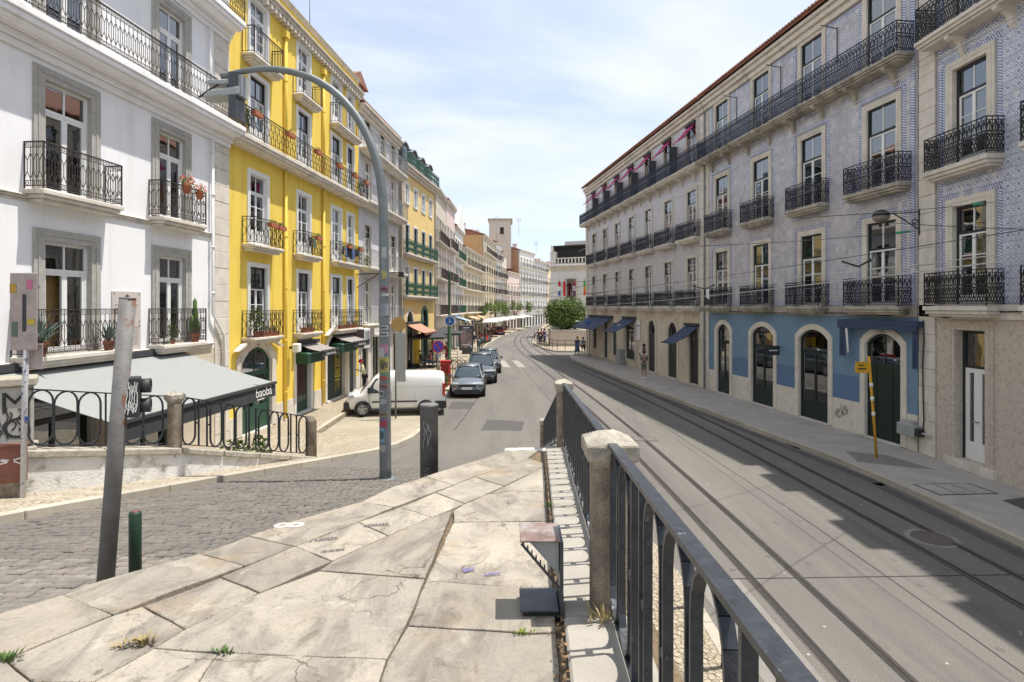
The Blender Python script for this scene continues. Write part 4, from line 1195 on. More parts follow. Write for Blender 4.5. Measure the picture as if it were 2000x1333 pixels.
# patches, seams, manhole, crossing
def flat(name, poly, z, m, label=None, cat=None):
    mb = MB(); n = len(poly); mb.v = [(x, y, z) for x, y in poly]; mb.face(tuple(range(n)))
    o = part(name, mb, m, None, fix=True)
    if label: o['label'] = label; o['category'] = cat
    else: o['kind'] = 'structure'
    return o
DARKASPH = mat('fresh_asphalt_and_shade', (0.085, 0.08, 0.077), .85, var=.15, bmp=.4, bs=140, fine=.2)  # also colours the strip of painted shade along the right kerb
LITEASPH = mat('pale_asphalt_strip', (0.23, 0.215, 0.195), .85, var=.15, bmp=.3, bs=140, fine=.2)
def seam(name, pts, w, z, m):
    mb = MB(); a = rail_line(pts, -w / 2); b = rail_line(pts, w / 2)
    for p, q in zip(a, b): mb.v += [(p[0], p[1], z), (q[0], q[1], z)]
    for i in range(len(a) - 1): mb.face((2 * i, 2 * i + 1, 2 * i + 3, 2 * i + 2))
    return part(name, mb, m, None, fix=False, kind='structure')
seam('road_seam', spline([(6.4, -5), (6.4, 9), (6.15, 16), (5.6, 25), (4.6, 36), (3.3, 48)]), .02, .004, GROOVE)
seam('road_seam', [(2.9, 9.5), (9.6, 9.7)], .025, .0045, GROOVE)
seam('road_seam', [(-2.4, 17), (-1.9, 25), (-1.4, 35)], .03, .0085, GROOVE)
seam('road_seam', [(-3.4, 33), (-1, 36), (5.8, 37)], .03, .0045, GROOVE)
seam('kerb_shade', spline([(9.45, 0), (9.45, 13.5), (9.3, 16.5), (6.35, 36.7), (4.9, 48)]), .3, .0035, DARKASPH)  # dark strip beside the kerb: cast shade put into the colour
seam('pale_road_strip', [(3.5, 2), (3.45, 9.5)], .75, .003, LITEASPH)
def ring_poly(cx, cy, r, n=20, ry=1): return [(cx + r * math.cos(2 * math.pi * i / n), cy + r * ry * math.sin(2 * math.pi * i / n)) for i in range(n)]
t = thing('manhole_cover', 'round iron manhole cover set in pale concrete between the right-hand rails', 'manhole cover', (8.35, 11.2, 0))
part('collar', MB().lathe([(.47, 0), (.47, .005)], 28), mat('pale_mortar', (0.215, 0.20, 0.18), .9, var=.35, vs=9, stain=(.12, .11, .10), stain_amt=.8, ss=4), t)
part('lid', MB().lathe([(.36, .004), (.36, .011), (.30, .014)], 24), mat('dull_iron_lid', (0.13, 0.11, 0.10), .7, metal=.3, var=.3, vs=40), t)
t = thing('manhole_cover', 'small rectangular iron cover in the sunlit road near the left rails', 'manhole cover', (4.6, 19.6, 0))
part('collar', MB().box(-.42, .42, -.3, .3, 0, .006), DARKASPH, t); part('lid', MB().box(-.36, .36, -.25, .25, .004, .011), ASPH, t)
t = thing('pavement_hatch', 'steel framed rectangular hatch in the right-hand pavement in front of the white door', 'hatch', (10.85, 13.8, .14), R(4))
part('frame', MB().box(-.75, .75, -.42, .42, 0, .005), DARKASPH, t)
for i in range(3): part('lid', MB().box(-.70 + i * .47, -.27 + i * .47, -.37, .37, .003, .010), CONC, t)
flat('pavement_patch', [(11.2, 11.0), (12.3, 10.6), (12.1, 13.2), (11.3, 13.0)], .1446, DARKASPH)
flat('pavement_patch', [(9.95, 16.2), (11.6, 15.4), (11.3, 16.9), (10.3, 17.4)], .1443, mat('damp_concrete', (0.2, 0.19, 0.175), .85, var=.15))
t = thing('drain_opening', 'dark gutter drain slot under the right-hand kerb', 'drain', (9.35, 18.7, 0)); part('slot', MB().box(-.12, .12, -.45, .45, .004, .02), GROOVE, t); part('grate', MB().box(-.05, .05, -.4, .4, .02, .03), RAILS, t)
cr = thing('zebra_crossing', 'worn white zebra crossing bars across the road behind the parked cars', 'crossing', (0, 45.5, 0))
for i in range(2):
    x = -1.0 + i * 1.15
    part('bar', MB().prism([(x + .35, -2.6), (x + .9, -2.6), (x + .35, 2.8), (x - .15, 2.8)], .0035, .0065), mat('almost_worn_off_marking', (.36, .35, .32), .85, var=.2, vs=5, stain=(.17, .16, .14), stain_lo=.45, stain_hi=.62, stain_amt=.8, ss=5), cr)
# ---------------------------------------------------------------- left: white house
def lw(Y): return (wallx(Y), Y)
W = Bld('white_house', 'big white house on the left with stone window frames and rusty iron balconies', lw(4.4), lw(18.2), 17.6, depth=9)
W.floors = [3.6, 6.97, 10.35, 13.75]
WYS = [8.98, 12.28, 15.54]
for fi, z in enumerate([3.66, 7.02, 10.42, 13.8]):
    for k, Y in enumerate([5.7] + WYS):
        u = W.uy(Y); h = 2.32 if fi < 3 else 2.1
        if fi == 0 and k == 2:      # the one standing open
            f = W.opening(u, z, 1.16, h, sw=.25, sm=STONE_G, style=WS_W, curtain=0)
            for ch in list(f.children):
                if ch.name.startswith('pane') and ch.location.x < 0 and ch.location.z < 1: bpy.data.objects.remove(ch)
            put('wooden_screen', MB().box(-.2, .06, .25, .29, .0, 1.65).mesh('wooden_screen', CURTW), f); put('wooden_screen', MB().box(.1, .5, .35, .4, 0, 1.6).mesh('wooden_screen', CURTW), f)
        else:
            W.opening(u, z, 1.16 if k != 3 else 1.06, h, sw=.25, sm=STONE_G, style=WS_W, curtain=(0, 0, 0, 2)[(fi + k) % 4])
        if fi in (0, 1):
            L = {0: 2.3, 1: 2.3, 2: 2.0, 3: 1.72}[k] if not (fi == 0 and k == 2) else 2.55
            W.balcony(u, z - .06, L, .42, 'diamond', IRONR, slabm=STONE, h=.93, th=.17, t_r=.8)
# ground floor openings under the awning
for Y, w in ((6.2, 1.6), (9.2, 1.6), (12.0, 1.7), (14.6, 1.5)):
    W.opening(W.uy(Y), .2, w, 2.6, sw=.2, sm=STONE_G, style=WS_SHOP, name='door')
W.opening(W.uy(17.0), 1.9, .35, .45, sw=.0)
W.band(-.3, 3.35, CREAM, name='plinth_wall'); W.band(3.35, 17.6, WHITE)
W.body(WHITE, eave_tiles=0)
# string course, long balcony, cornice
W.cornice(3.36, .16, .10, STONE, 'string_course', 0, W.L - .9); W.cornice(6.72, .14, .08, STONE, 'string_course', 0, W.L - .9)
b = W.balcony(W.L / 2 + .02, 10.37, W.L - .1, .55, 'diamond', IRONR, slabm=WHITE, h=.95, th=.26, left=False, right=False, t_r=.8)
b2 = W.balcony(W.L / 2 + .02, 13.74, W.L - .1, .55, 'diamond', IRONR, slabm=WHITE, h=.95, th=.26, left=False, right=False, t_r=.8)
W.cornice(9.72, .38, .22, WHITE, 'cornice', 0, W.L); W.cornice(13.1, .36, .22, WHITE, 'cornice', 0, W.L)
W.quoins(W.L - .78, W.L - .02, .1, 9.7, STONE); W.quoins(W.L - .78, W.L - .02, 10.6, 13.1, STONE)
mb = MB(); mb.tube([(W.L - 1.0, -.1, 9.7), (W.L - 1.0, -.1, 4.4), (W.L - .45, -.12, 3.7), (W.L - .45, -.12, .3)], .045, 10)
for z in (5, 6.4, 8, 9.3): mb.lathe([(.065, 0), (.065, .05)], 10, (W.L - 1.0, -.1, z))
part('downpipe', mb, WPAINT, W.root)
mb = MB(); mb.tube([(W.L - 1.1, -.1, 10.6), (W.L - 1.1, -.1, 13.1)], .04, 8); part('downpipe', mb, WPAINT, W.root)
# plaques
for (px0, z0, w, h, big) in ((244, E - .02, .92, .82, True), (262, E - .78, .92, .72, False)):
    Y = 11880 / (1100 - 246); p = W.to_world(W.uy(Y), -.03, z0)
    t = thing('wall_plaque', 'pale marble plaque with dark cross emblem and engraved lines on the white wall' if big else 'lower pale marble plaque of small engraved text on the white wall', 'plaque', p, W.rz)
    bevel(part('slab', MB().box(-w / 2, w / 2, 0, .03, -h * .5 + .0, h * .5), PLAQUE, t), .008)
    if big:
        mb = MB()
        for a in range(4):
            c, s_ = math.cos(a * math.pi / 2), math.sin(a * math.pi / 2)
            mb.lathe([(.055, 0), (.055, .008)], 10, (c * .055, 0, .22 + s_ * .055), 'y')
        part('cross_emblem', mb, mat('bronze_emblem', (.10, .09, .075), .6), t)
        ls = [(.06, .38), (-.02, .33), (-.08, .3), (-.14, .3), (-.20, .28), (-.26, .2)]
    else: ls = [(.26 - i * .06, .36) for i in range(8)]
    mb = MB()
    for z, hw in ls:
        x = -hw
        r_ = random.Random(int(z * 100))
        while x < hw:
            l = r_.uniform(.02, .07); mb.box(x, min(hw, x + l), -.0025, 0, z, z + .022); x += l + .015
    part('engraved_line', mb, mat('engraving_grey', (.25, .22, .20), .8), t, kind='stuff')
    for sx in (-1, 1):
        for sz in (-1, 1): part('rosette_pin', MB().lathe([(.018, 0), (.012, .012)], 8, (sx * (w / 2 - .06), -.0, sz * (h / 2 - .06)), 'y'), INK, t)

# big pale awning of the bar with its charcoal valance
def awning(name_label, B, u0, u1, zt, zb, out, m, vm=None, vh=.0, group=None, arms=True, sides=False, txt=None, y0=-.03, cat='awning', th=.012, inset=0.0):
    p = B.to_world((u0 + u1) / 2, y0, 0)
    t = thing('awning', name_label, cat, p, B.rz, group)
    w = (u1 - u0) / 2
    mb = MB(); n = 10
    for i in range(n + 1):
        k = i / n; sag = -.05 * math.sin(math.pi * k) * min(1, out)
        for x in (-w, w):
            mb.v.append((x, -out * k, zt + (zb - zt) * k + sag))
    for i in range(n): mb.face((2 * i, 2 * i + 2, 2 * i + 3, 2 * i + 1))
    k0 = len(mb.v)
    for v in list(mb.v): mb.v.append((v[0], v[1], v[2] - th))
    for i in range(n): mb.face((k0 + 2 * i, k0 + 2 * i + 1, k0 + 2 * i + 3, k0 + 2 * i + 2))
    for i in range(n):
        for e in (0, 1): mb.face((2 * i + e, 2 * i + 2 + e, k0 + 2 * i + 2 + e, k0 + 2 * i + e))
    part('cloth', mb, m, t)
    part('cassette', MB().box(-w - .05, w + .05, -.14, .02, zt - .02, zt + .12), AWND, t)
    if vm:
        part('valance', MB().box(-w, w, -out - .015, -out, zb - vh, zb + .01), vm, t)
        part('front_bar', MB().box(-w - .02, w + .02, -out - .05, -out + .03, zb - .03, zb + .035), vm, t)
    if sides:
        for x in (-w, w):
            mb = MB(); mb.v = [(x, 0, zt), (x, -out, zb), (x, -out, zb - vh), (x, 0, zb - vh)]; mb.face((0, 1, 2, 3)); part('side_flap', mb, m, t)
    if arms:
        for x in (-w * .75, w * .75):
            mb = MB(); mb.seg((x, 0, zt - .35), (x * .8, -out * .5, (zt + zb) / 2 - .2), .018, caps=True); mb.seg((x * .8, -out * .5, (zt + zb) / 2 - .2), (x, -out, zb), .018, caps=True)
            part('folding_arm', mb, AWND, t)
    return t
a = awning('wide pale grey-green bar awning with charcoal valance reading baobá below the white house', W, W.uy(10.35), W.uy(15.9), 3.36, 2.50, 2.75, AWN, AWND, .36)
text_part('lettering', 'baobá', .34, WINK, a, ((W.uy(15.9) - W.uy(10.35)) / 2 - .62, -2.775, 2.33), (R(90), 0, 0), .002)
part('lettering_line', MB().box(1.85, 2.2, -2.768, -2.766, 2.15, 2.175), WINK, a)

# ---------------------------------------------------------------- left: yellow house
Yh = Bld('yellow_house', 'tall bright yellow house with white framed windows and flower pot balconies', lw(18.2), lw(29.72), 16.5, depth=9)
Yh.floors = [3.55, 6.7, 10.15, 13.15]
YW = [(19.94, 1.12), (23.42, 1.05), (26.78, 1.05), (28.55, .8)]
for fi, z in enumerate([3.6, 6.78, 10.3, 13.2]):
    for k, (Y, w) in enumerate(YW):
        u = Yh.uy(Y); h = (2.4, 2.45, 2.35, 2.1)[fi]
        st = (WS_YG, WS_Y, WS_YG, WS_Y)[fi]
        Yh.opening(u, z, w, h, sw=.15, sm=WPAINT, style=st, curtain=(1, 2, 0, 1, 2)[(fi * 3 + k) % 5])
    if fi == 2: continue
    pat = 'bars' if fi == 3 else 'scroll'
    for k in (0, 1): Yh.balcony(Yh.uy(YW[k][0]) - .02, z - .05, (1.95, 1.75)[k], .42, pat, IRON, h=.9, th=.15)
    Yh.balcony(Yh.uy(27.6), z - .05, 3.0, .42, pat, IRON, h=.9, th=.15)
lb = Yh.balcony(Yh.L / 2, 10.24, Yh.L + .1, .5, 'scroll', IRON, slabm=STONE, h=.9, th=.24, left=True, right=False)
# doors of the ground floor
d1 = Yh.opening(Yh.uy(19.85), .25, 1.95, 2.95, .52, sw=.30, sm=STONE, style=dict(fm=GREEN, sm=GREEN, fw=.08, tr=.30, tcols=2, rows=2, lw=.09, kick=.85), name='door')
Yh.opening(Yh.uy(23.4), .25, 1.3, 2.95, .35, sw=.16, sm=WPAINT, name='door')
Yh.opening(Yh.uy(26.75), .25, 2.1, 3.05, .6, sw=.2, sm=STONE, name='door')
Yh.opening(Yh.uy(28.75), .25, .85, 2.3, 0, sw=.14, sm=WPAINT, name='door')
def shutter(B, u, z, w, h, m, label_y=.12, slat=.09):
    s = put('shutter', MB().box(-w / 2, w / 2, .03, .05, 0, h).mesh('shutter', m), B.root, (u, label_y, z))
    n = int(h / slat); me = cached(('slat', round(w, 2), m.name), lambda: MB().box(-w / 2 + .01, w / 2 - .01, 0, .03, .006, slat - .012).mesh('slat', m))
    for i in range(n): bevel(put('slat', me, s, (0, 0, i * slat)), .008)
    return s
s1 = shutter(Yh, Yh.uy(23.4), .25, 1.28, 2.7, GREEN); s2 = shutter(Yh, Yh.uy(26.75), .25, 2.08, 2.75, mat('charcoal_green_shutter', (.035, .055, .05), .6), slat=.11)
part('door_leaf', MB().box(-.43, .43, .08, .12, 0, 2.3), mat('grey_door', (.10, .10, .11), .6), Yh.root, (Yh.uy(28.75), 0, .25))
part('graffiti', squiggle(3, .8, 1.9, 7, .02), mat('dark_red_spray', (.16, .03, .035), .8), s1, (0, -.012, 1.45)); part('graffiti', squiggle(8, .95, .28, 9, .012), mat('pale_spray', (.35, .36, .33), .8), s1, (0, -.014, .55))
mb = MB()
for a_, b_ in (((-.28, 0, 1.0), (.28, 0, 1.0)), ((-.28, 0, 1.0), (-.28, 0, 2.0)), ((.28, 0, 1.0), (.28, 0, 2.0)), ((-.28, 0, 2.0), (0, 0, 2.2)), ((0, 0, 2.2), (.28, 0, 2.0)), ((-.1, 0, 1.5), (-.1, 0, 1.9)), ((.1, 0, 1.5), (.1, 0, 1.9)), ((-.1, 0, 1.5), (.1, 0, 1.5)), ((-.3, 0, .85), (.3, 0, .85)), ((-.15, 0, .85), (-.2, 0, .35)), ((.15, 0, .85), (.15, 0, .4)), ((-.15, 0, 1.2), (.1, 0, 1.2))):
    mb.seg(a_, b_, .035, .003, up=(0, 1, 0))
mb.path([(.14 * math.cos(k * .6), 0, 1.22 + .14 * math.sin(k * .6)) for k in range(11)], .03, .003, up=(0, 1, 0))
part('graffiti', mb, mat('yellow_spray', (.55, .45, .06), .8), s2, (.45, -.014, 0))
Yh.band(-.3, .95, STONE, name='stone_dado', proud=.02); Yh.band(.95, 16.5, YELLOW)
Yh.body(YELLOW, roofm=TERRA, eave_tiles=0, ridge=1.5, over=.1)
Yh.cornice(15.5, .35, .35, STONE, 'cornice', 0, Yh.L); Yh.cornice(16.35, .18, .16, STONE, 'coping', 0, Yh.L)
den = cached('dentil', lambda: MB().box(-.07, .07, -.26, 0, 0, .16).mesh('dentil', STONE))
for i in range(int(Yh.L / .3)): put('dentil', den, Yh.root, ((i + .5) * .3, 0, 15.42))
Yh.cornice(9.9, .14, .3, STONE, 'moulding')
for Y in (21.75, 25.2):
    Yh.pipe(Yh.uy(Y), 10.3, 15.0, YELLOW, r=.06); Yh.pipe(Yh.uy(Y), .3, 9.85, YELLOW, r=.06, hopper=False)
text_part('house_number', '108', .14, INK, Yh.root, (Yh.uy(19.85), -.055, 3.30), (R(90), 0, 0), .002)
# curved hoods above doors
for Y, w, zt in ((19.85, 3.0, 3.45), (26.75, 2.7, 3.62)):
    mb = MB(); o_ = arc_pts(w, .42, .40); i_ = arc_pts(w - .16, .30, .30)
    mb.strip(i_, o_, -.22, -.04)
    part('door_hood', mb, STONE, Yh.root, (Yh.uy(Y), 0, zt - .32))
for (Y, w, lab, txt) in ((23.55, 1.7, 'taupe shop canopy with dark fascia above the red-sprayed green shutter', 'Ponto do Sal'), (27.2, 2.1, 'taupe shop canopy with lettered fascia above the wide charcoal shutter', 'Ponto do Sal')):
    u = Yh.uy(Y); zz = 3.05 if w < 2 else 3.2
    a = awning(lab, Yh, u - w / 2 + .2, u + w / 2 + .2, zz + .05, zz - .25, 1.0, AWNG, AWND, .22, arms=False, group=None)
    text_part('lettering', txt, .19, WINK, a, (0, -1.02, zz - .36), (R(90), 0, 0), .002)
    p = Yh.to_world(u - .1, -.02, zz - .75)
    t = thing('shop_sign_box', 'green rounded sign box under the first canopy of the yellow house' if w < 2 else 'green rounded sign box under the second canopy of the yellow house', 'sign', p, Yh.rz)
    bevel(part('box', MB().box(-w * .48, w * .48, -.55, -.02, .0, .46), GREEN, t), .06, 3); part('trim', MB().box(-w * .48 - .01, w * .48 + .01, -.56, -.5, .40, .43), mat('pale_green_trim', (.25, .42, .33), .5), t)
# wall boxes, AC unit, wall lamp
p = Yh.to_world(Yh.uy(22.2), -.02, 3.0)
t = thing('wall_loudspeaker', 'small white wall box on a bracket between green door and green shutter', 'wall box', p, Yh.rz); bevel(part('housing', MB().box(-.14, .14, -.42, -.16, -.18, .16), WPAINT, t), .03); part('bracket', MB().box(-.03, .03, -.16, 0, -.05, .05), INK, t)
p = Yh.to_world(Yh.uy(29.0), -.02, 3.25)
t = thing('air_conditioner', 'white air conditioner hanging below the last first floor balcony of the yellow house', 'air conditioner', p, Yh.rz)
bevel(part('housing', MB().box(-.4, .4, -.72, -.06, -.75, .25), WPAINT, t), .02); part('grille', MB().box(-.32, .32, -.735, -.715, -.6, .12), IRONGREY, t); part('shadow_side', MB().box(-.41, -.395, -.7, -.1, -.7, .2), mat('brown_side_panel', (.12, .09, .08), .8), t)  # brown plate puts the shade on this flank into its colour
# antenna on the roof
t = thing('roof_aerial', 'thin television aerial standing on the roof edge of the yellow house', 'aerial', Yh.to_world(Yh.uy(25.5), .7, 16.6))
mb = MB(); mb.tube([(0, 0, 0), (0, 0, 3.2)], .02, 6); part('mast', mb, IRONGREY, t)
mb = MB(); mb.seg((-.05, -.1, 2.9), (.15, .5, 3.0), .012)
for i in range(7): mb.seg((-.25 + i * .03, -.05 + i * .09, 2.72 + i * .01), (.3 + i * .03, -.05 + i * .09, 3.1), .008)
part('antenna_rods', mb, IRONGREY, t)

# ---------------------------------------------------------------- left: pale grey house
G = Bld('pale_grey_house', 'pale grey house with grey railings right of the yellow house behind the lamp post', lw(29.76), lw(36.9), 15.6, depth=9)
G.floors = [3.6, 6.6, 10.2, 13.1]
for fi, z in enumerate([3.7, 6.78, 10.3, 13.15]):
    for k, Y in enumerate((31.05, 33.6, 35.7)):
        G.opening(G.uy(Y), z, 1.0, 2.3 if fi < 3 else 1.7, sw=.14, sm=STONE, style=WS_A if fi % 2 else WS_F, curtain=(0, 2, 1)[(fi + k) % 3])
    if fi: G.balcony(G.L / 2 + .1, z - .04, G.L, .6, 'bars', IRONGREY, h=.9, th=.2, left=False)
    else: G.balcony(G.uy(31.0), z - .04, 2.4, .45, 'bars', IRONGREY, h=.9, th=.16); G.balcony(G.uy(35.0), z - .04, 3.4, .45, 'bars', IRONGREY, h=.9, th=.16)
for Y, w in ((30.6, .9), (32.4, 1.2), (34.4, 1.2), (36.1, .9)):
    G.opening(G.uy(Y), .2, w, 2.7, sw=.16, sm=STONE, style=WS_G, name='door')
G.band(-.3, 15.3, GREYW)
G.body(GREYW, eave_tiles=0, ridge=1.8, over=.25); G.cornice(14.9, .5, .4, STONE)
part('attic_dormer', MB().box(1.2, 3.2, .9, 5, 15.5, 17.3), GREYW, G.root); part('attic_dormer_window', MB().box(1.9, 2.5, .86, .9, 16.2, 16.9), DARK, G.root)
mb = MB(); mb.prism_xz([(.9, 17.3), (3.5, 17.3), (2.2, 18.0)], .7, 5.2); part('dormer_roof', mb, TERRA, G.root)

# ---------------------------------------------------------------- left: pale yellow house with green railings and mansard
L4 = Bld('pale_yellow_house', 'pale yellow house with green cast railings, ogee arches below and grey mansard dormers', (-7.66, 39.0), (-6.57, 47.6), 14.4, depth=8)
L4.floors = [5.2, 8.2, 11.2]
for k in range(4):
    u = L4.L * (k + .5) / 4 + (.15 - .1 * k)
    for fi, (z, h) in enumerate(((5.45, 2.0), (8.45, 2.0), (12.0, 1.35))):
        L4.opening(u, z, .95, h, sw=.13, sm=WPAINT, style=WS_G if fi < 2 else WS_F, curtain=(3, 1)[(k + fi) % 2])
for z in (5.4, 8.4): L4.balcony(L4.L / 2 + .1, z, L4.L - .5, .35, 'leafy', IRONG, h=.95, th=.2)
L4.opening(L4.L * .22, .1, 1.5, 4.2, .75, sw=.22, sm=STONE, style=WS_SHOP, name='door'); L4.opening(L4.L * .66, .1, 1.4, 4.3, .7, sw=.3, sm=IRONG, style=WS_SHOP, name='door')
L4.opening(L4.L * .93, .1, .8, 2.5, sw=.12, style=WS_G, name='door')
L4.band(-.3, 14.4, PALEY); L4.body(CREAM, roof=False)
L4.cornice(14.1, .5, .45, STONE); L4.quoins(.0, .42, .1, 14.0, STONE_D, y=-.04)
mb = MB(); mb.box(0, .35, 0, .1, -.2, 14.0); part('end_pilaster', mb, STONE_D, L4.root)
b = L4.balcony(L4.L / 2, 14.66, L4.L, .42, 'leafy', IRONG, h=.8, th=.05, left=True, lip=False)
SLATE = mat('dark_slate', (.07, .075, .08), .6, var=.2)
mb = MB(); mb.prism([(0, 0)], 0, 0) if False else None
n = 0; mb.v = [(0, .3, 14.4), (L4.L, .3, 14.4), (L4.L, .9, 16.9), (0, .9, 16.9), (0, 8, 14.4), (L4.L, 8, 14.4), (L4.L, 7.4, 16.9), (0, 7.4, 16.9)]
for q in ((0, 1, 2, 3), (3, 2, 6, 7), (5, 4, 7, 6), (4, 0, 3, 7), (1, 5, 6, 2)): mb.face(q)
part('mansard_roof', mb, SLATE, L4.root)
for k in range(4):
    u = L4.L * (k + .5) / 4
    d = put('dormer', cached('dorm', lambda: MB().box(-.62, .62, -.0, 1.0, 0, 1.75).mesh('dormer', SLATE)), L4.root, (u, .1, 14.5))
    put('dormer_hood', cached('dormh', lambda: fixn((lambda m_: (m_.strip(arc_pts(1.3, .28, .26), arc_pts(1.5, .36, .33), -.12, 1.0), m_.mesh('dormer_hood', IRONGREY))[1])(MB()))), d, (0, 0, 1.5))
    put('dormer_window', cached('dormw', lambda: MB().box(-.36, .36, -.02, 0, .25, 1.5).mesh('dormer_window', CARGLASS)), d)
p = L4.to_world(1.9, -.02, 0)
awning('faded terracotta awning over the first doorway of the pale yellow house', L4, .9, 4.2, 3.4, 2.75, 1.4, AWNT, AWNT, .15)

# ---------------------------------------------------------------- generic street houses further on
def house(label, p0, p1, H, wallm, nb, z0=3.9, fh=3.15, nf=4, railm=IRON, cont=(0,), roofm=TERRA, style=WS_F, ww=1.0, attic=0, top=None, seed=1, depth=10, ground=True, cat='building', rail='bars', side=None, pitch=1.5):
    B = Bld('town_house', label, p0, p1, H, depth=depth)
    rnd = random.Random(seed)
    B.floors = [z0 - .05 + fh * i for i in range(nf)]
    far = p0[1] > 60
    for f in range(nf):
        z = z0 + fh * f
        if z + 2.3 > H: break
        for k in range(nb):
            u = B.L * (k + .5) / nb
            B.opening(u, z, min(ww, B.L / nb * .5), 2.1, sw=.13, sm=STONE if wallm is not STONE else STONE_G, style=style, curtain=rnd.choice((0, 0, 1, 2, 3)), detail=False)
            if f not in cont: B.balcony(u, z - .03, min(ww + .7, B.L / nb * .85), .4, rail, railm, h=.9, th=.14, lip=False)
        if f in cont: B.balcony(B.L / 2, z - .03, B.L - .6, .45, rail, railm, h=.9, th=.18, lip=False)
    if ground:
        ng = max(2, nb)
        for k in range(ng):
            B.opening(B.L * (k + .5) / ng, .12, B.L / ng * .55, 2.6, sw=.14, style=WS_SHOP if k % 2 else WS_G, name='door', detail=False)
    B.band(-.3, H, wallm); B.body(side or wallm, roofm=roofm, ridge=pitch, over=.35)
    B.cornice(H - .35, .34, .32, STONE)
    for k in range(2 if B.L > 8 else 1):
        c = put('chimney', cached('chim', lambda: (lambda m_: (m_.box(-.3, .3, -.5, .5, 0, 1.5), m_.box(-.36, .36, -.56, .56, 1.35, 1.5), m_.mesh('chimney', GREYW))[2])(MB())), B.root, (B.L * (.25 + .5 * k), depth * .4, H + pitch * .6))
    return B
OCHRE = mat('ochre_render', (.58, .38, .18), .85, var=.08, stain=(.35, .22, .1), stain_amt=.5)
ROSE = mat('faded_rose_render', (.62, .50, .46), .85, var=.06)
BRICKW = mat('old_brick_party_wall', (.36, .22, .14), .9, var=.2, vs=2, stain=(.2, .13, .09), stain_amt=.6)
CREAMY = mat('cream_render', (.68, .58, .40), .85, var=.06, stain=(.4, .33, .24), stain_amt=.5, stretch=(1, 1, .3))
BEIGEW = mat('beige_render', (.58, .51, .43), .85, var=.08, stain=(.3, .25, .2), stain_amt=.5, stretch=(1, 1, .3))
PWHITE = mat('soft_white_render', (.70, .69, .66), .85, var=.05, stain=(.45, .43, .4), stain_amt=.5, stretch=(1, 1, .3))
house('grey-beige house with dark balconies beyond the pale yellow house', (-6.5, 48.0), (-6.45, 55.2), 14.8, BEIGEW, 4, fh=3.2, nf=4, cont=(1, 3), seed=2, railm=IRONR)
house('narrow pinkish house with brown balconies behind the green tram pole', (-6.45, 55.4), (-6.3, 62.0), 15.2, ROSE, 3, fh=3.3, nf=4, cont=(0, 2, 3), seed=3, railm=IRONR)
hh = house('white gabled house with green-grey balconies beyond the pinkish one', (-6.3, 62.2), (-6.08, 70), 13.6, PWHITE, 4, fh=3.1, nf=4, cont=(0, 1, 2), seed=4, railm=IRONG, style=WS_G, pitch=3.0)
mb = MB(); mb.prism_xz([(0.2, 13.6), (hh.L - .2, 13.6), (hh.L / 2, 16.4)], -.3, .1); part('gable', mb, PWHITE, hh.root)
house('cream house with brown eaves and rows of dark balconies halfway down the street', (-6.05, 70.2), (-4.5, 87), 12.2, CREAMY, 6, fh=3.0, nf=3, cont=(0, 1, 2), seed=5, roofm=TERRA)
house('pale yellow house with ochre side wall rising above the cream house', (-4.4, 87.2), (-3.0, 102), 15.8, CREAMY, 5, fh=3.1, nf=4, cont=(3,), seed=6, side=OCHRE)
house('slim white town house with small dark balconies near the street bend', (-2.9, 102.2), (-1.95, 107.5), 16.4, PWHITE, 3, fh=3.1, nf=4, seed=7, style=WS_G)
house('slim beige town house right of the slim white one near the bend', (-1.9, 107.7), (-1.1, 113), 15.2, BEIGEW, 3, fh=3.1, nf=4, seed=8, style=WS_G)
house('lower rose house in front of a bare brick party wall near the bend', (-1.0, 113.2), (1.6, 124), 11.8, ROSE, 4, fh=3.0, nf=3, seed=14)
house('white house with bare red-brown brick party wall at the bend', (1.7, 124.2), (5.4, 135), 17.2, PWHITE, 5, fh=3.2, nf=4, cont=(3,), seed=9, side=BRICKW)
house('pale grey house with long balconies past the brick party wall', (5.5, 135.2), (9.3, 148), 16.0, GREYW, 5, fh=3.2, nf=4, cont=(0, 3), seed=10)
house('last visible cream house closing the street on the left side', (9.4, 148.2), (16, 166), 15.4, CREAMY, 5, fh=3.1, nf=4, seed=12)
house('distant beige house closing the view behind the street bend', (16, 167), (34, 174), 14.5, BEIGEW, 7, fh=3.1, nf=3, seed=13)
t = thing('roof_tower', 'plain pale stair tower standing on the roofs near the street bend', 'roof tower', (-3.2, 126, 19)); part('shaft', MB().box(-1.8, 3.0, -3, 4, -6, 4.6), BEIGEW, t); part('slab_roof', MB().box(-2.1, 3.3, -3.3, 4.3, 4.6, 4.9), CONC, t); part('tower_window', MB().box(.6, 1.4, -3.04, -3.0, 1.5, 3.0), DARK, t)
for k, (x, y, z, h) in enumerate(((-9.0, 86, 16, 3), (-3.2, 120, 20, 6), (1.5, 125, 22.5, 4), (6, 140, 20, 3), (-9.5, 66, 16.5, 2.5))):
    t = thing('roof_aerial', ['aerial on the ochre-sided house', 'tall aerial beside the roof tower', 'aerial on the grey-white block at the bend', 'aerial on the pale house past the roof tower', 'aerial behind the white gabled house'][k] + ', thin against the sky', 'aerial', (x, y, z - 2))
    mb = MB(); mb.tube([(0, 0, 0), (0, 0, h)], .035, 5)
    for i in range(4): mb.seg((-.6, 0, h - .2 - i * .25), (.6, .1, h - .2 - i * .25), .02)
    part('mast', mb, IRONGREY, t)

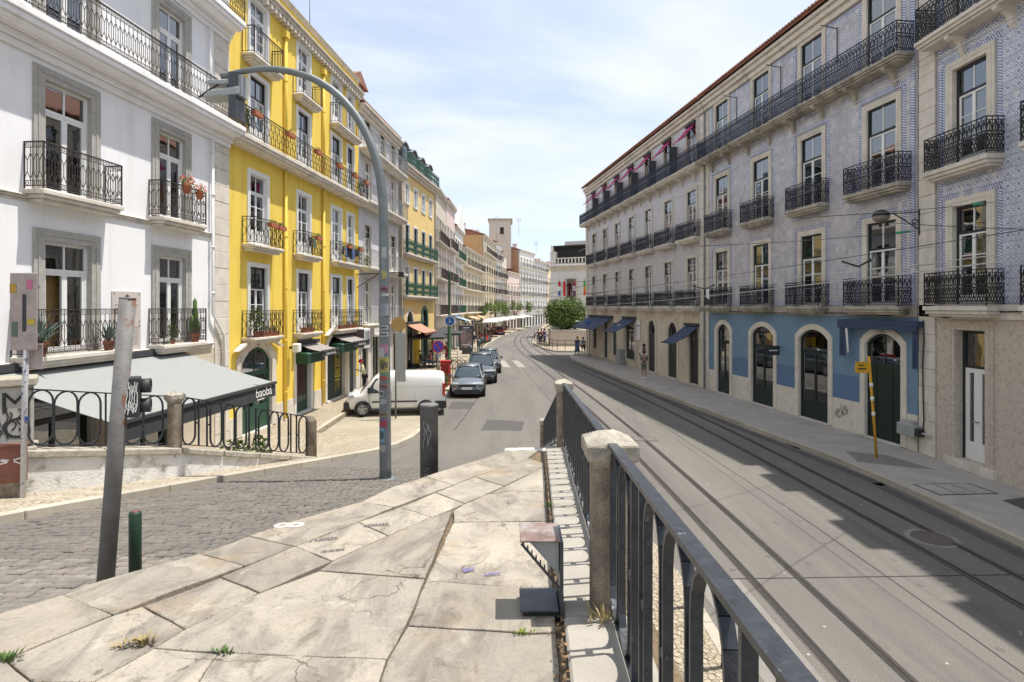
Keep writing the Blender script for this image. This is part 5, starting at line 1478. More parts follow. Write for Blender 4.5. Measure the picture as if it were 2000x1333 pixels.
# ---------------------------------------------------------------- right: tiled houses
def rw(Y): return (15 - .1436 * Y, Y)
B = Bld('tiled_house', 'blue tile-clad house with black lattice balconies above a blue painted ground floor', rw(30.75), rw(17.35), 15.95, depth=10)
B.floors = [4.5, 8.4, 12.4]
BWY = [18.75, 22.2, 25.6, 29.05]
for fi, z in enumerate([4.66, 8.54, 12.55]):
    for k, Y in enumerate(BWY):
        B.opening(B.uy(Y), z, 1.24, 2.78 if fi < 2 else 2.6, sw=.2, sm=STONE, style=WS_B, winy=.06, curtain=(1, 1, 1, 2, 0)[(fi + 2 * k) % 5])
        if fi < 2: B.balcony(B.uy(Y), z - .04, 2.35 if k == 0 else 1.95, .46, 'lattice', IRONB, slabm=STONE_D, h=.93, th=.2, t_r=1.0)
B.balcony(B.L / 2, 12.5, B.L - .3, .6, 'lattice', IRONB, slabm=STONE_D, h=.95, th=.16, brackets=[(i - 3.5) * 1.7 for i in range(8)], t_r=1.0)
BD = [(18.7, 1.5), (22.1, 1.72), (25.5, 1.72), (28.9, 1.3)]
for k, (Y, w) in enumerate(BD):
    zt = 3.72
    st = dict(fm=DGREEN, sm=DGREEN, fw=.06, tr=.24, tcols=1, rows=1, lw=.05, kick=.75) if k else dict(fm=DGREEN, sm=DGREEN, fw=.07, tr=.30, tcols=2, rows=1, lw=.36, kick=2.2)
    B.opening(B.uy(Y), .16, w, zt - .16, .38, sw=.22, sm=STONE, style=st, name='door', curtain=0)
B.band(-.3, 1.25, STONE, name='stone_dado', proud=.02)
B.band(1.25, 4.28, BLUEW); B.band(4.28, 4.62, STONE_D, name='string_course', proud=.04); B.band(4.62, 15.3, GROUT)
for a_, b_ in ((BD[0], BD[1]), (BD[1], BD[2]), (BD[2], BD[3])):
    ua, ub = B.uy(a_[0]) - a_[1] / 2 - .23, B.uy(b_[0]) + b_[1] / 2 + .23
    part('deep_blue_panel', MB().box(min(ua, ub), max(ua, ub), -.006, .0, 1.255, 2.15), BLUED, B.root)
B.tiles(4.66, 15.26, .12, B.L - .1, TILE_B, TILE_E, .165)
B.body(STONE, eave_tiles=.2, ridge=3.0, over=.5); B.cornice(15.28, .62, .36, STONE)
B.quoins(0, .38, .14, 15.2, STONE, y=-.05)
B.pipe(.05, .15, 15.2, IRONGREY, r=.045, y=-.12, hopper=False)
text_part('house_number', '118C', .17, INK, B.root, (B.uy(18.7), -.05, 3.80), (R(90), 0, 0), .002)
for (Y, z, s_) in ((20.4, .85, 3), (20.7, .7, 9)): part('graffiti', squiggle(s_, .35, .42, 4, .012), mat('brown_spray', (.10, .06, .05), .8), B.root, (B.uy(Y), -.026, z))
for k in range(3):  # clothes-line rods fixed beside the top floor windows
    Y = (20.75, 24.1, 27.6)[k]; mb = MB(); u = B.uy(Y); mb.seg((u, -.05, 13.6), (u, -.05, 14.9), .012); mb.seg((u, -.05, 14.85), (u + .05, -.75, 14.9), .012); part('washing_line_rod', mb, IRON, B.root)
p = B.to_world(B.uy(24.05), -.02, 2.75)
t = thing('projecting_sign', 'small black shop sign projecting between two arched glass doors', 'sign', p, B.rz); part('panel', MB().box(-.03, .03, -.72, -.12, -.2, .2), INK, t); part('bracket', MB().box(-.015, .015, -.12, 0, .1, .13), IRON, t); part('lettering_line', MB().box(.031, .033, -.62, -.22, -.02, .02), WINK, t)
# blue tattered awning frame round the dark door
p = B.to_world(B.uy(18.65), -.02, 0)
t = thing('awning', 'narrow navy awning hanging in tatters round the dark arched door', 'awning', p, B.rz)
part('cassette', MB().box(-1.75, 1.65, -.32, 0, 3.98, 4.16), AWNB, t)
part('valance', MB().box(-1.72, 1.62, -.34, -.31, 3.86, 4.0), AWNB, t)
for x, w, h in ((-1.68, .28, 1.15), (1.42, .2, 1.3)):
    mb = MB(); n = 8
    for i in range(n + 1):
        xx = x + w * i / n; mb.v += [(xx, -.28 + .03 * math.sin(i * 1.7), 3.98 - h + .08 * math.sin(i * 2.1)), (xx, -.28, 4.0)]
    for i in range(n): mb.face((2 * i, 2 * i + 2, 2 * i + 3, 2 * i + 1))
    part('hanging_cloth', mb, AWNB, t)
mb = MB(); mb.v = [(-1.4, -.3, 3.98), (-1.28, -.3, 3.98), (-1.2, -.3, 3.0), (-1.26, -.3, 3.0)]; mb.face((0, 1, 2, 3)); part('torn_strip', mb, CL_WHITE, t)
p = B.to_world(B.L - .55, -.02, .75)
t = thing('meter_box', 'grey metal utility box at the foot of the stained pilaster', 'utility box', B.to_world(B.L - .1, -.02, .78), B.rz)
bevel(part('housing', MB().box(-.38, .3, -.3, -.0, -.16, .2), PANELL, t), .02); part('lid', MB().box(-.3, .12, -.24, -.03, .2, .3), STONE_G, t); part('pipe_stub', MB().box(.3, .75, -.2, -.16, -.02, .03), CABLEW, t); part('cable_reel', MB().box(.3, .45, -.3, -.05, -.1, .12), INK, t)

A = Bld('tiled_house', 'long lilac-tiled corner house with black balconies and navy shop awnings', rw(54.5), rw(30.85), 15.95, depth=10)
A.floors = [4.5, 8.4, 12.4]
AWY = [32.4, 35.62, 38.85, 42.1, 45.3, 48.5, 51.75]
for fi, z in enumerate([4.66, 8.54, 12.55]):
    for k, Y in enumerate(AWY):
        A.opening(A.uy(Y), z, 1.12, 2.75 if fi < 2 else 2.55, sw=.17, sm=STONE, style=WS_A, winy=.06, curtain=(0, 1, 2, 0, 2)[(2 * fi + k) % 5], detail=k < 4)
        if fi < 2: A.balcony(A.uy(Y), z - .04, 2.3, .46, 'lattice', IRONB, slabm=STONE, h=.93, th=.2)
A.balcony(A.L / 2 - .1, 12.5, A.L + .3, .6, 'lattice', IRONB, slabm=STONE, h=.95, th=.16, brackets=[(i - 6.5) * 1.68 for i in range(14)])
AD = [(32.15, 1.2, 3.35, .6), (35.0, 1.35, 3.45, .6), (38.3, 1.25, 3.5, .62)]
for Y, w, h, r_ in AD: A.opening(A.uy(Y), .2, w, h, r_, sw=.24, sm=CREAM, style=dict(fm=BLACKP, sm=BLACKP, fw=.05, tr=.26, tcols=2, rows=1, lw=.3, kick=1.6), name='door')
for Y, w, z in ((42.4, 1.9, .65), (46.0, 1.0, .65), (48.3, 1.0, .2), (51.5, 1.1, .8)): A.opening(A.uy(Y), z, w, 3.3 - z, 0, sw=.16, sm=STONE, style=WS_SHOP, name='shop_window')
A.band(-.3, 4.28, CREAM, name='stone_wall'); A.band(4.28, 4.62, STONE, name='string_course', proud=.05); A.band(4.62, 15.4, LILAC)
A.body(LILAC, eave_tiles=.2, ridge=3.0, over=.5); A.cornice(15.28, .62, .36, STONE)
A.quoins(0, .6, .14, 15.2, STONE, y=-.05); A.quoins(A.L - .55, A.L - .02, .14, 15.2, STONE, y=-.05)
mb = MB()
for k in range(7):
    Y = AWY[k]; p = A.to_world(A.uy(Y), -.02, 0)
    lab = ['nearest', 'second', 'third', 'fourth', 'fifth', 'sixth', 'farthest'][k]
    awning('small magenta window awning under the eaves, the %s of the row of seven' % lab, A, A.uy(Y) - .55, A.uy(Y) + .55, 15.05, 14.0, .95, AWNM, group='magenta awnings under the eaves', arms=True)
    if k: 
        t = thing('balcony_screen', 'dark grey upright screen on the top balcony, the %s of six' % ['', 'nearest', 'second', 'third', 'fourth', 'fifth', 'farthest'][k], 'screen', A.to_world(A.uy(Y) + 1.35, -.3, 12.52), A.rz, 'screens on the top balcony')
        part('board', MB().box(-.04, .04, -.24, .26, 0, 1.75), PANEL, t); part('rim', MB().box(-.05, .05, -.25, .27, 1.75, 1.8), INK, t)
awning('large navy shop awning at the far corner of the lilac-tiled house', A, A.uy(53.3), A.uy(46.4), 3.75, 2.75, 1.7, AWNB, AWNB, .02)
awning('navy shop awning in the middle of the three on the lilac-tiled house', A, A.uy(43.9), A.uy(41.2), 3.75, 2.75, 1.6, AWNB, AWNB, .02)
awning('nearest navy awning over an arched door of the lilac-tiled house', A, A.uy(33.1), A.uy(31.45), 3.55, 2.55, 1.5, AWNB, AWNB, .02)
for nm, (u0, ww_) in (('a', (A.uy(49.8), .9)), ('b', (A.uy(42.5), .3)), ('c', (A.uy(32.2), .3))): pass
for aw, w_ in zip([o for o in COL.objects if o.get('label', '').find('navy shop awning') >= 0 or o.get('label', '').find('nearest navy awning') >= 0], (1.6, .45, .45)):
    zt, zb, out = (3.75, 2.75, 1.7) if w_ > 1 else ((3.75, 2.75, 1.6) if 'middle' in aw['label'] else (3.55, 2.55, 1.5))
    ang = math.atan2(zt - zb, out)
    o = part('lettering', squiggle(21, w_, .26, max(4, int(w_ * 7)), .018), WINK, aw, (0, -out * .5, (zt + zb) / 2 - .02), (ang - math.pi / 2, 0, 0))

# ---------------------------------------------------------------- right: near tiled house with big rosette tiles
C = Bld('tiled_house', 'near right-hand house clad in large blue rosette tiles over a mottled beige ground floor', (12.5, 17.25), (12.5, -9.0), 14.75, depth=10)
C.floors = [4.5, 8.4, 12.3]
CWY = [15.37 - 3.12 * i for i in range(7)]
for fi, z in enumerate([4.66, 8.54, 12.45]):
    for k, Y in enumerate(CWY):
        C.opening(C.uy(Y), z, 1.16, 2.75 if fi < 2 else 1.9, sw=.24, sm=STONE, style=WS_C, winy=.12, curtain=(0, 1, 0)[(fi + k) % 3])
        if fi < 2: C.balcony(C.uy(Y), z - .04, 2.15, .46, 'lattice', IRON, slabm=STONE, h=.93, th=.22, t_r=1.15)
C.balcony(C.L / 2 + .25, 12.36, C.L - .8, .6, 'lattice', IRON, slabm=STONE, h=.95, th=.2, brackets=[(i - 7.5) * 1.56 - .0 for i in range(16)], t_r=1.15)
C.opening(C.uy(15.35), .36, 1.02, 3.6, 0, sw=.25, sm=CWALL, style=dict(fm=BLACKP, sm=WPAINT, fw=.09, tr=.28, tcols=1, rows=1, lw=.13, kick=.5), name='door', curtain=3, winy=.22)
for Y in (11.9, 8.6, 5.2, 1.9): C.opening(C.uy(Y), .36, 1.3, 3.3, 0, sw=.25, sm=CWALL, style=dict(fm=BLACKP, sm=WPAINT, fw=.09, tr=.28, tcols=1, rows=1, lw=.13, kick=.5), name='door')
C.band(-.3, 4.28, CWALL, name='stone_wall'); C.band(4.28, 4.66, STONE, name='string_course', proud=.05); C.band(4.66, 14.75, GROUT)
C.tiles(4.70, 14.3, .75, 9.4, TILE_C, TILE_E, .155, nsep=300)
C.body(STONE, eave_tiles=.2, ridge=3.0, over=.45); C.cornice(14.3, .45, .3, STONE); C.quoins(0, .66, .14, 14.2, STONE, y=-.05)
part('stained_pilaster', MB().box(.0, .5, -.03, .0, .14, 4.25), STONE_D, C.root)
for u_, z_ in ((.68, 8.05), (.68, 4.2)): pass
part('door_threshold', MB().box(-.85, .85, -.12, .1, .0, .22), STONE, C.root, (C.uy(15.35), 0, .14))
part('door_handle', MB().box(-.02, .16, -.07, -.04, 0, .03), ALLOY, C.root, (C.uy(15.35) - .08, .2, 1.45))
# dormers along the roof of the near house (their shadows fall on the road)
for i in range(5):
    u = C.uy(15.7 - 3.35 * i)
    d = part('attic_dormer', MB().box(-.72, .72, -.42, 3, 0, 1.55), STONE, C.root, (u, 0, 14.75)); part('dormer_window', MB().box(-.45, .45, -.44, -.42, .3, 1.3), CARGLASS, d)
# side pilaster cables
mb = MB(); pts = [(C.uy(17.0), -.09, z) for z in (4.2, 3.6, 2.8, 2.0, 1.2, .9)]; mb.tube([(x + .03 * math.sin(i * 2), y, z) for i, (x, y, z) in enumerate(pts)], .02, 6); part('drain_cable', mb, IRONR, C.root)
mb = MB(); pts = [(B.uy(17.6), -.1, 4.4), (B.uy(18.4), -.12, 4.32), (B.uy(20.5), -.1, 4.38), (B.uy(25), -.1, 4.33), (B.uy(29.5), -.1, 4.4)]; mb.tube(pts, .022, 6); part('facade_cable', mb, CABLE, B.root)
mb = MB(); pts = [(.2, -.1, 4.4), (1.2, -.12, 4.3), (2.0, -.1, 4.45), (4, -.1, 4.5), (7, -.1, 4.52)]; mb.tube(pts, .022, 6); part('facade_cable', mb, CABLE, C.root)

# ---------------------------------------------------------------- institution with flags behind the round tree
FB = Bld('civic_building', 'pale stone public building with hanging flags behind the round tree', (5.9, 86), (17.5, 80), 14.0, depth=16)
FB.floors = []
FB.opening(3.35, 5.4, 1.5, 3.4, sw=.3, sm=STONE, style=WS_G, detail=False); FB.opening(9.0, 5.4, 1.5, 3.4, sw=.3, sm=STONE, style=WS_G, detail=False)
FB.opening(3.35, .5, 1.4, 3.0, sw=.2, style=WS_G, name='door', detail=False)
FB.band(-.3, 11.2, PWHITE); FB.body(PWHITE, roof=False); FB.cornice(10.1, .8, .7, STONE); FB.cornice(4.9, .3, .15, STONE, 'string_course')
part('flat_roof', MB().box(0, FB.L, 0, 16, 11.1, 11.25), CONC, FB.root)
part('penthouse', MB().box(2.2, FB.L - .2, 1.5, 12, 11.25, 13.9), BEIGEW, FB.root); part('penthouse_glazing', MB().box(2.4, FB.L - .5, 1.44, 1.5, 12.4, 13.3), PANELL, FB.root); part('penthouse_roof', MB().box(1.8, FB.L + .2, 1.2, 12.4, 13.9, 14.6), STONE, FB.root)
for i in range(8): part('mullion', MB().box(2.4 + i * 1.3, 2.48 + i * 1.3, 1.4, 1.44, 12.4, 13.3), WPAINT, FB.root)
for i in range(24): part('baluster', MB().box(i * .55, i * .55 + .2, .1, .3, 11.2, 11.9), STONE, FB.root)
part('balustrade_rail', MB().box(0, FB.L, .06, .34, 11.9, 12.05), STONE, FB.root); part('corner_block', MB().box(-.05, .8, -.05, .8, 11.2, 13.0), STONE, FB.root)
FLAGS = [('red white and blue flag hanging from the public building', [(.55, .03, .04), (.75, .75, .75), (.05, .10, .40)], 1.8), ('plain red flag hanging in the middle of the public building', [(.6, .02, .02)] * 3, 2.6), ('narrow dark red and white banner on the public building', [(.35, .03, .08), (.6, .5, .55), (.12, .03, .1)], 4.2), ('green and orange-red flag at the right end of the public building', [(.03, .42, .08), (.55, .25, .04), (.7, .08, .02)], 5.8)]
for k, (lab, cols, u) in enumerate(FLAGS):
    t = thing('flag', lab, 'flag', FB.to_world(u, -.9, 7.9), FB.rz)
    mb = MB(); mb.seg((0, .9, -.3), (0, -.2, .9), .03); part('pole', mb, IRONGREY, t)
    for j, c in enumerate(cols):
        mb = MB()
        for i in range(6): x = -.2 + i * .08; mb.v += [(x, .05 * math.sin(i * 2 + j), .5 - j * .7), (x + .02, .05 * math.sin(i * 2 + j + 1), -.2 - j * .7)]
        for i in range(5): mb.face((2 * i, 2 * i + 2, 2 * i + 3, 2 * i + 1))
        part('stripe', mb, cloth('flag_%s' % ['red_white_blue', 'plain_red', 'dark_red', 'green_orange'][k] + ['_top', '_middle', '_bottom'][j], c), t)
# ---------------------------------------------------------------- iron railings with oval hoops, stone posts
def hoop_mesh(w, z0, z1, r=.0065, d=.016):
    def f():
        mb = MB(); rr = w / 2; pts = []
        for i in range(9): a = math.pi * i / 8; pts.append((rr * math.cos(a), 0, z1 - rr * 1.25 + rr * 1.25 * math.sin(a)))
        for i in range(9): a = math.pi + math.pi * i / 8; pts.append((rr * math.cos(a), 0, z0 + rr * 1.25 + rr * 1.25 * math.sin(a)))
        mb.path(pts, r, d, up=(0, 1, 0), closed=True); return mb.mesh('oval_hoop', FENCE)
    return cached(('hoop', w, round(z0, 2), round(z1, 2), r), f)
def bar_mesh(z0, z1):
    return cached(('bar', round(z0, 2), round(z1, 2)), lambda: MB().seg((0, 0, z0), (0, 0, z1), .009, .016, up=(0, 1, 0), caps=True).mesh('bar', FENCE))
def link_mesh(w, z):
    return cached(('link', round(w, 3), round(z, 2)), lambda: MB().box(-w / 2, w / 2, -.014, .014, z - .014, z + .014).mesh('link', FENCE))
def fence(label, a, b, h, sp=.25, hw=.20, group=None, start=0, studs=True, hr=.0065):
    a, b = Vector(a), Vector(b); d = b - a; L = math.hypot(d.x, d.y); sl = d.z / L
    t = thing('iron_railing', label, 'railing', a, math.atan2(d.y, d.x), group)
    part('top_rail', MB().seg((0, 0, h), (L, 0, h + sl * L), .024, .009, caps=True), FENCE, t)
    part('bottom_rail', MB().seg((0, 0, .06), (L, 0, .06 + sl * L), .016, .008, caps=True), FENCE, t)
    n = int(round(L / sp)); u = L / n
    for i in range(n):
        x = (i + .5) * u; z = sl * x
        if (i + start) % 4 == 3:
            for s_ in (-.085, .085): put('bar', bar_mesh(.06, h), t, (x + s_, 0, sl * (x + s_)))
        else:
            put('oval_hoop', hoop_mesh(hw, .07, h - .005, hr), t, (x, 0, z))
        put('link', link_mesh(u - hw + .02 if True else 0, h * .52), t, (x + u / 2, 0, z + sl * u / 2))
    return t
def stone_post(label, x, y, z, h, w=.2, cap=.27, rz=0, capm=CAPSTONE, m=POSTSTONE):
    t = thing('stone_post', label, 'stone post', (x, y, z), rz)
    mb = MB(); s = w / 2; c = w * .18
    oct_ = [(-s + c, -s), (s - c, -s), (s, -s + c), (s, s - c), (s - c, s), (-s + c, s), (-s, s - c), (-s, -s + c)]
    sh = part('shaft', mb.prism(oct_, -.15, h - .17), m, t); bevel(sh, .01)
    k = cap / 2; mb = MB(); n = 0
    lv = [(h - .185, s * .98), (h - .165, s * 1.02), (h - .135, k * .98), (h - .125, k), (h - .065, k), (h - .055, k * .97), (h, k * .16)]
    for z_, r_ in lv: mb.v += [(-r_, -r_, z_), (r_, -r_, z_), (r_, r_, z_), (-r_, r_, z_)]
    for i in range(len(lv) - 1):
        for q in range(4): p = (q + 1) % 4; mb.face((4 * i + q, 4 * i + p, 4 * i + 4 + p, 4 * i + 4 + q))
    mb.face((3, 2, 1, 0)); e = 4 * (len(lv) - 1); mb.face((e, e + 1, e + 2, e + 3))
    cp = part('cap', mb, capm, t)
    ss = cp.modifiers.new('sub', 'SUBSURF'); ss.subdivision_type = 'SIMPLE'; ss.levels = ss.render_levels = 3
    tx = bpy.data.textures.get('chip') or bpy.data.textures.new('chip', 'CLOUDS'); tx.noise_scale = .06
    dm = cp.modifiers.new('chips', 'DISPLACE'); dm.texture = tx; dm.strength = .012; dm.mid_level = .5; dm.texture_coords = 'LOCAL'
    return t
fx = lambda Y: RX(Y)
stone_post('square weathered stone post with chipped pointed cap, nearest on the railing', fx(3.06), 3.06, pz(3.06) + .01, .97)
stone_post('second stone post of the near railing, at the head of the steps', fx(8.05), 8.05, pz(8.05) + .01, .97, w=.2, cap=.25)
stone_post('low stone post at the foot of the steps, far end of the near railing', .93, 16.6, .33, 1.0, w=.2, cap=.24)
fence('near iron railing of oval hoops with worn paint, running out of frame at the bottom', (fx(2.94), 2.94, pz(2.94) + .02), (fx(-2.2), -2.2, pz(-2.2) + .02), .90, .30, .255, start=1)
fence('iron railing of oval hoops between the nearest stone post and the next one', (fx(7.93), 7.93, pz(7.93) + .02), (fx(3.18), 3.18, pz(3.18) + .02), .90, .27, .225, start=2)
fence('sloping iron railing beside the stone steps', (fx(8.17), 8.17, pz(8.17) + .02), (.93, 16.45, .36), .88, .29, .25)
# left fence on its plastered wall
FZ = {4.5: 3.1, 7.8: 2.61, 9.6: 2.2, 12.7: 1.22}
wl = thing('retaining_wall', 'low peeling white plastered wall with stone coping beside the cobbled street', 'low wall', (-5.63, 9.6, 1.5)); o = wl.location
PLAST = mat('peeling_white_plaster', (.72, .71, .68), .9, var=.08, stain=(.17, .15, .125), stain_lo=.52, stain_hi=.68, stain_amt=.85, ss=2.9, bmp=.6, bs=30)
for (x0, y0), (x1, y1) in zip(FL[1:], FL[2:]):
    d = Vector((x1 - x0, y1 - y0)).normalized(); n_ = Vector((-d.y, d.x)) * .26
    z0, z1 = FZ[y0], FZ[y1]
    mb = MB(); base = len(mb.v)
    P4 = [(x0, y0), (x1, y1), (x1 + n_.x, y1 + n_.y), (x0 + n_.x, y0 + n_.y)]
    mb.v = [(x - o.x, y - o.y, 0 - o.z) for x, y in P4] + [(P4[0][0] - o.x, P4[0][1] - o.y, z0 - .1 - o.z), (P4[1][0] - o.x, P4[1][1] - o.y, z1 - .1 - o.z), (P4[2][0] - o.x, P4[2][1] - o.y, z1 - .1 - o.z), (P4[3][0] - o.x, P4[3][1] - o.y, z0 - .1 - o.z)]
    for q in ((0, 3, 2, 1), (4, 5, 6, 7), (0, 1, 5, 4), (1, 2, 6, 5), (2, 3, 7, 6), (3, 0, 4, 7)): mb.face(q)
    part('plastered_face', mb, PLAST, wl)
    L = math.dist((x0, y0), (x1, y1)); k = max(2, round(L / .9))
    e = Vector((d.y, -d.x)) * .05
    for i in range(k):
        t0, t1 = i / k + .004, (i + 1) / k - .004
        a = Vector((x0, y0)) + d * L * t0; b = Vector((x0, y0)) + d * L * t1; za, zb_ = z0 + (z1 - z0) * t0, z0 + (z1 - z0) * t1
        pp = [a + e, b + e, b + n_ - e, a + n_ - e]; zz = [za, zb_, zb_, za]
        mb = MB(); mb.v = [(p.x - o.x, p.y - o.y, z - .11 - o.z) for p, z in zip(pp, zz)] + [(p.x - o.x, p.y - o.y, z - o.z) for p, z in zip(pp, zz)]
        for q in ((0, 3, 2, 1), (4, 5, 6, 7), (0, 1, 5, 4), (1, 2, 6, 5), (2, 3, 7, 6), (3, 0, 4, 7)): mb.face(q)
        bevel(part('coping_stone', mb, CAPSTONE, wl), .02, 2)
def fp(Y, off=.12):
    x = fencex(min(Y, 12.69)); return x - off
fence('left iron railing of large oval hoops in front of the bar awning', (fp(8.0), 8.0, FZ[7.8] - .045 + .01), (fp(9.45), 9.45, 2.245), .86, .31, .285, start=0, hr=.011)
fence('left iron railing descending from the middle post to the low round post', (fp(9.72), 9.72, 2.17), (fp(12.6), 12.6, 1.26), .88, .28, .25, start=2, hr=.010)
stone_post('weathered stone post in the middle of the left railing', fp(9.6), 9.6, 2.19, .98, w=.19, cap=.24, rz=R(-30))
t = thing('stone_post', 'short round-headed stone post ending the left railing', 'stone post', (fp(12.72), 12.74, 1.2)); part('shaft', MB().lathe([(.12, -.4), (.12, .72), (.125, .80), (.10, .88), (.05, .93), (.01, .945)], 16), POSTSTONE, t)
# pillar with graffiti at the left edge
t = thing('stone_pillar', 'broad pale stone pillar with black gothic graffiti at the left edge', 'pillar', (-7.28, 7.95, 2.5), R(38))
bevel(part('shaft', MB().box(-.75, .40, -.2, .2, -.9, .98), STONE_G, t), .015); bevel(part('cap', MB().box(-.8, .45, -.25, .25, .98, 1.10), CAPSTONE, t), .02); bevel(part('plinth', MB().box(-.85, .45, -.26, .25, -.9, .12), CAPSTONE, t), .02)
text_part('graffiti', 'M', .42, INK, t, (.21, -.203, .74), (R(90), 0, 0), .001); text_part('graffiti', 'G', .42, INK, t, (.22, -.203, .38), (R(90), 0, 0), .001)
part('graffiti', squiggle(31, .45, .5, 6, .009), INK, t, (.15, -.204, .5))
t = thing('steel_skip_wall', 'rust brown steel wall panel with scratched tag at the left edge of the pavement', 'steel panel', (-7.55, 7.35, 1.92), R(22))
bevel(part('panel', MB().box(-2.2, .98, -.06, .02, .30, .80), RUST, t), .01); part('top_flange', MB().box(-2.2, 1.0, -.10, .04, .80, .822), RUST, t); part('footing', MB().box(-2.2, .95, -.05, .04, -.3, .30), POSTSTONE, t)
part('graffiti', squiggle(12, .5, .12, 4, .007), WINK, t, (.70, -.063, .6))
# sign pole with sticker-covered panels seen from behind
t = thing('sign_post', 'pale sticker-covered sign pole with the pinkish backs of two sign plates', 'sign post', (-6.62, 7.62, 1.9))
part('pole', MB().tube([(0, 0, 0), (.03, 0, 1.6), (.09, 0, 3.1)], .034, 12), mat('sticker_worn_white_pole', (.55, .55, .56), .6, var=.2, vs=14, stain=(.10, .11, .2), stain_lo=.58, stain_hi=.62, stain_amt=.9, ss=14, bmp=.1), t)
SGN = mat('pinkish_sign_back', (.36, .31, .29), .7, var=.2, vs=8, stain=(.5, .18, .22), stain_lo=.60, stain_hi=.66, stain_amt=.6, ss=11)
bevel(part('sign_plate', MB().box(-.13, .24, -.055, -.04, 2.12, 3.16), SGN, t), .01); bevel(part('sign_plate', MB().box(-.02, .23, .05, .065, 1.85, 2.2), SGN, t), .01)
part('clamp', MB().box(-.02, .2, -.04, .04, 2.3, 2.34), GALV, t); part('clamp', MB().box(-.02, .2, -.04, .04, 2.95, 2.99), GALV, t)
for k, (x, z, w, h, c) in enumerate(((-.08, 2.95, .09, .12, (.42, .26, .05)), (.14, 3.0, .08, .13, (.5, .15, .25)), (-.06, 2.4, .08, .2, (.12, .16, .13)), (.07, 2.62, .05, .5, (.05, .05, .06)), (.16, 2.5, .1, .07, (.5, .38, .05)), (.1, 1.2, .05, .06, (.05, .10, .3)))):
    part('sticker', MB().box(x - w / 2, x + w / 2, -.060, -.056, z - h / 2, z + h / 2), cloth('sticker_tone_%d' % k, c), t)

# ---------------------------------------------------------------- street lamp with curved arm
LX, LY, LZ = -2.25, 10.0, kz(-2.25, 10.0)
lamp = thing('street_lamp', 'tall grey steel street lamp with long curved arm, its post covered in stickers', 'street lamp', (LX, LY, LZ - .02))
lp = [(753, 960), (752, 800), (751, 640), (750, 480), (748, 400), (742, 345), (731, 300), (712, 255), (688, 217), (655, 182), (615, 156), (570, 141), (525, 135), (485, 138), (432, 150)]
pts = [((px - 1000) / 110 - LX, 0, E + (600 - py) / 110 - LZ + .02) for px, py in lp]; pts[0] = (pts[0][0], 0, 0)
pts = [tuple(p) for p in [Vector((a[0], 0, a[1])) for a in spline([(p[0], p[2]) for p in pts], 4)]]
N_ = len(pts); zz = [p[2] for p in pts]
rs = [.105 - .03 * min(1, z / 6.5) if i < N_ * .4 else None for i, z in enumerate(zz)]
i0 = next(i for i, r_ in enumerate(rs) if r_ is None)
for i in range(i0, N_): rs[i] = rs[i0 - 1] + (.048 - rs[i0 - 1]) * (i - i0 + 1) / (N_ - i0)
part('post', MB().tube(pts, rs, 18), GALVL, lamp)
part('base_flange', MB().lathe([(.2, 0), (.2, .03), (.12, .05)], 16), GALVL, lamp)
def lpx(px, py): return ((px - 1000) / 110 - LX, E + (600 - py) / 110 - LZ + .02)
hx, hz = lpx(445, 165)
part('hanger', MB().seg((hx + .0, 0, hz + .1), (hx - .02, 0, hz - .22), .012).seg((hx + .12, 0, hz + .1), (hx + .12, 0, hz - .22), .012), GALVL, lamp)
x0, z0 = lpx(410, 162); x1, z1 = lpx(464, 168)
bevel(part('control_box', MB().box(x0, x1, -.1, .14, z1 - .0, z0 + .02), PANELL, lamp), .01)
part('mounting_plate', MB().box(lpx(455, 0)[0], lpx(470, 0)[0], -.16, .16, lpx(0, 235)[1], lpx(0, 148)[1]), PANEL, lamp); part('mounting_plate', MB().box(lpx(470, 0)[0], lpx(478, 0)[0], -.1, .1, lpx(0, 192)[1], lpx(0, 150)[1]), PANELL, lamp)
mb = MB(); a_, b_ = lpx(404, 186), lpx(474, 180)
mb.prism_xz([(a_[0], a_[1] - .1), (b_[0], b_[1] - .1), (b_[0], b_[1] + .05), (a_[0] + .1, a_[1] + .02)], -.17, .17); bevel(part('luminaire', mb, PANELL, lamp), .025, 2)
mb = MB(); p0, p1, p2 = lpx(430, 168), lpx(392, 194), lpx(404, 192); mb.tube([(p0[0], -.05, p0[1]), (p0[0] - .15, -.08, p0[1] - .1), (p1[0], -.08, p1[1]), (p2[0], -.06, p2[1] + .02)], .014, 6); part('cable_loop', mb, CABLE, lamp)
STK = [(728, 495, 20, 22, (.55, .57, .58), 0), (739, 537, 20, 18, (.55, .5, .12), 1), (734, 520, 16, 34, (.30, .33, .36), 0), (742, 565, 20, 8, (.42, .08, .12), 2), (742, 576, 22, 6, (.6, .6, .6), 0), (742, 605, 22, 24, (.34, .38, .43), 0), (741, 640, 20, 8, (.6, .6, .62), 2), (741, 653, 22, 9, (.62, .62, .64), 2), (736, 688, 14, 18, (.6, .6, .6), 0), (742, 681, 20, 22, (.55, .22, .35), 1),
       (742, 712, 22, 30, (.50, .46, .08), 3), (742, 738, 22, 18, (.12, .28, .16), 3), (742, 700, 22, 6, (.42, .18, .1), 0), (742, 754, 22, 10, (.42, .2, .15), 2), (737, 768, 12, 12, (.6, .6, .6), 2), (741, 783, 14, 12, (.5, .5, .52), 1), (742, 808, 20, 8, (.42, .32, .12), 2), (742, 826, 18, 22, (.16, .12, .26), 3), (738, 848, 12, 26, (.22, .45, .60), 2), (741, 874, 14, 14, (.45, .43, .42), 1)]
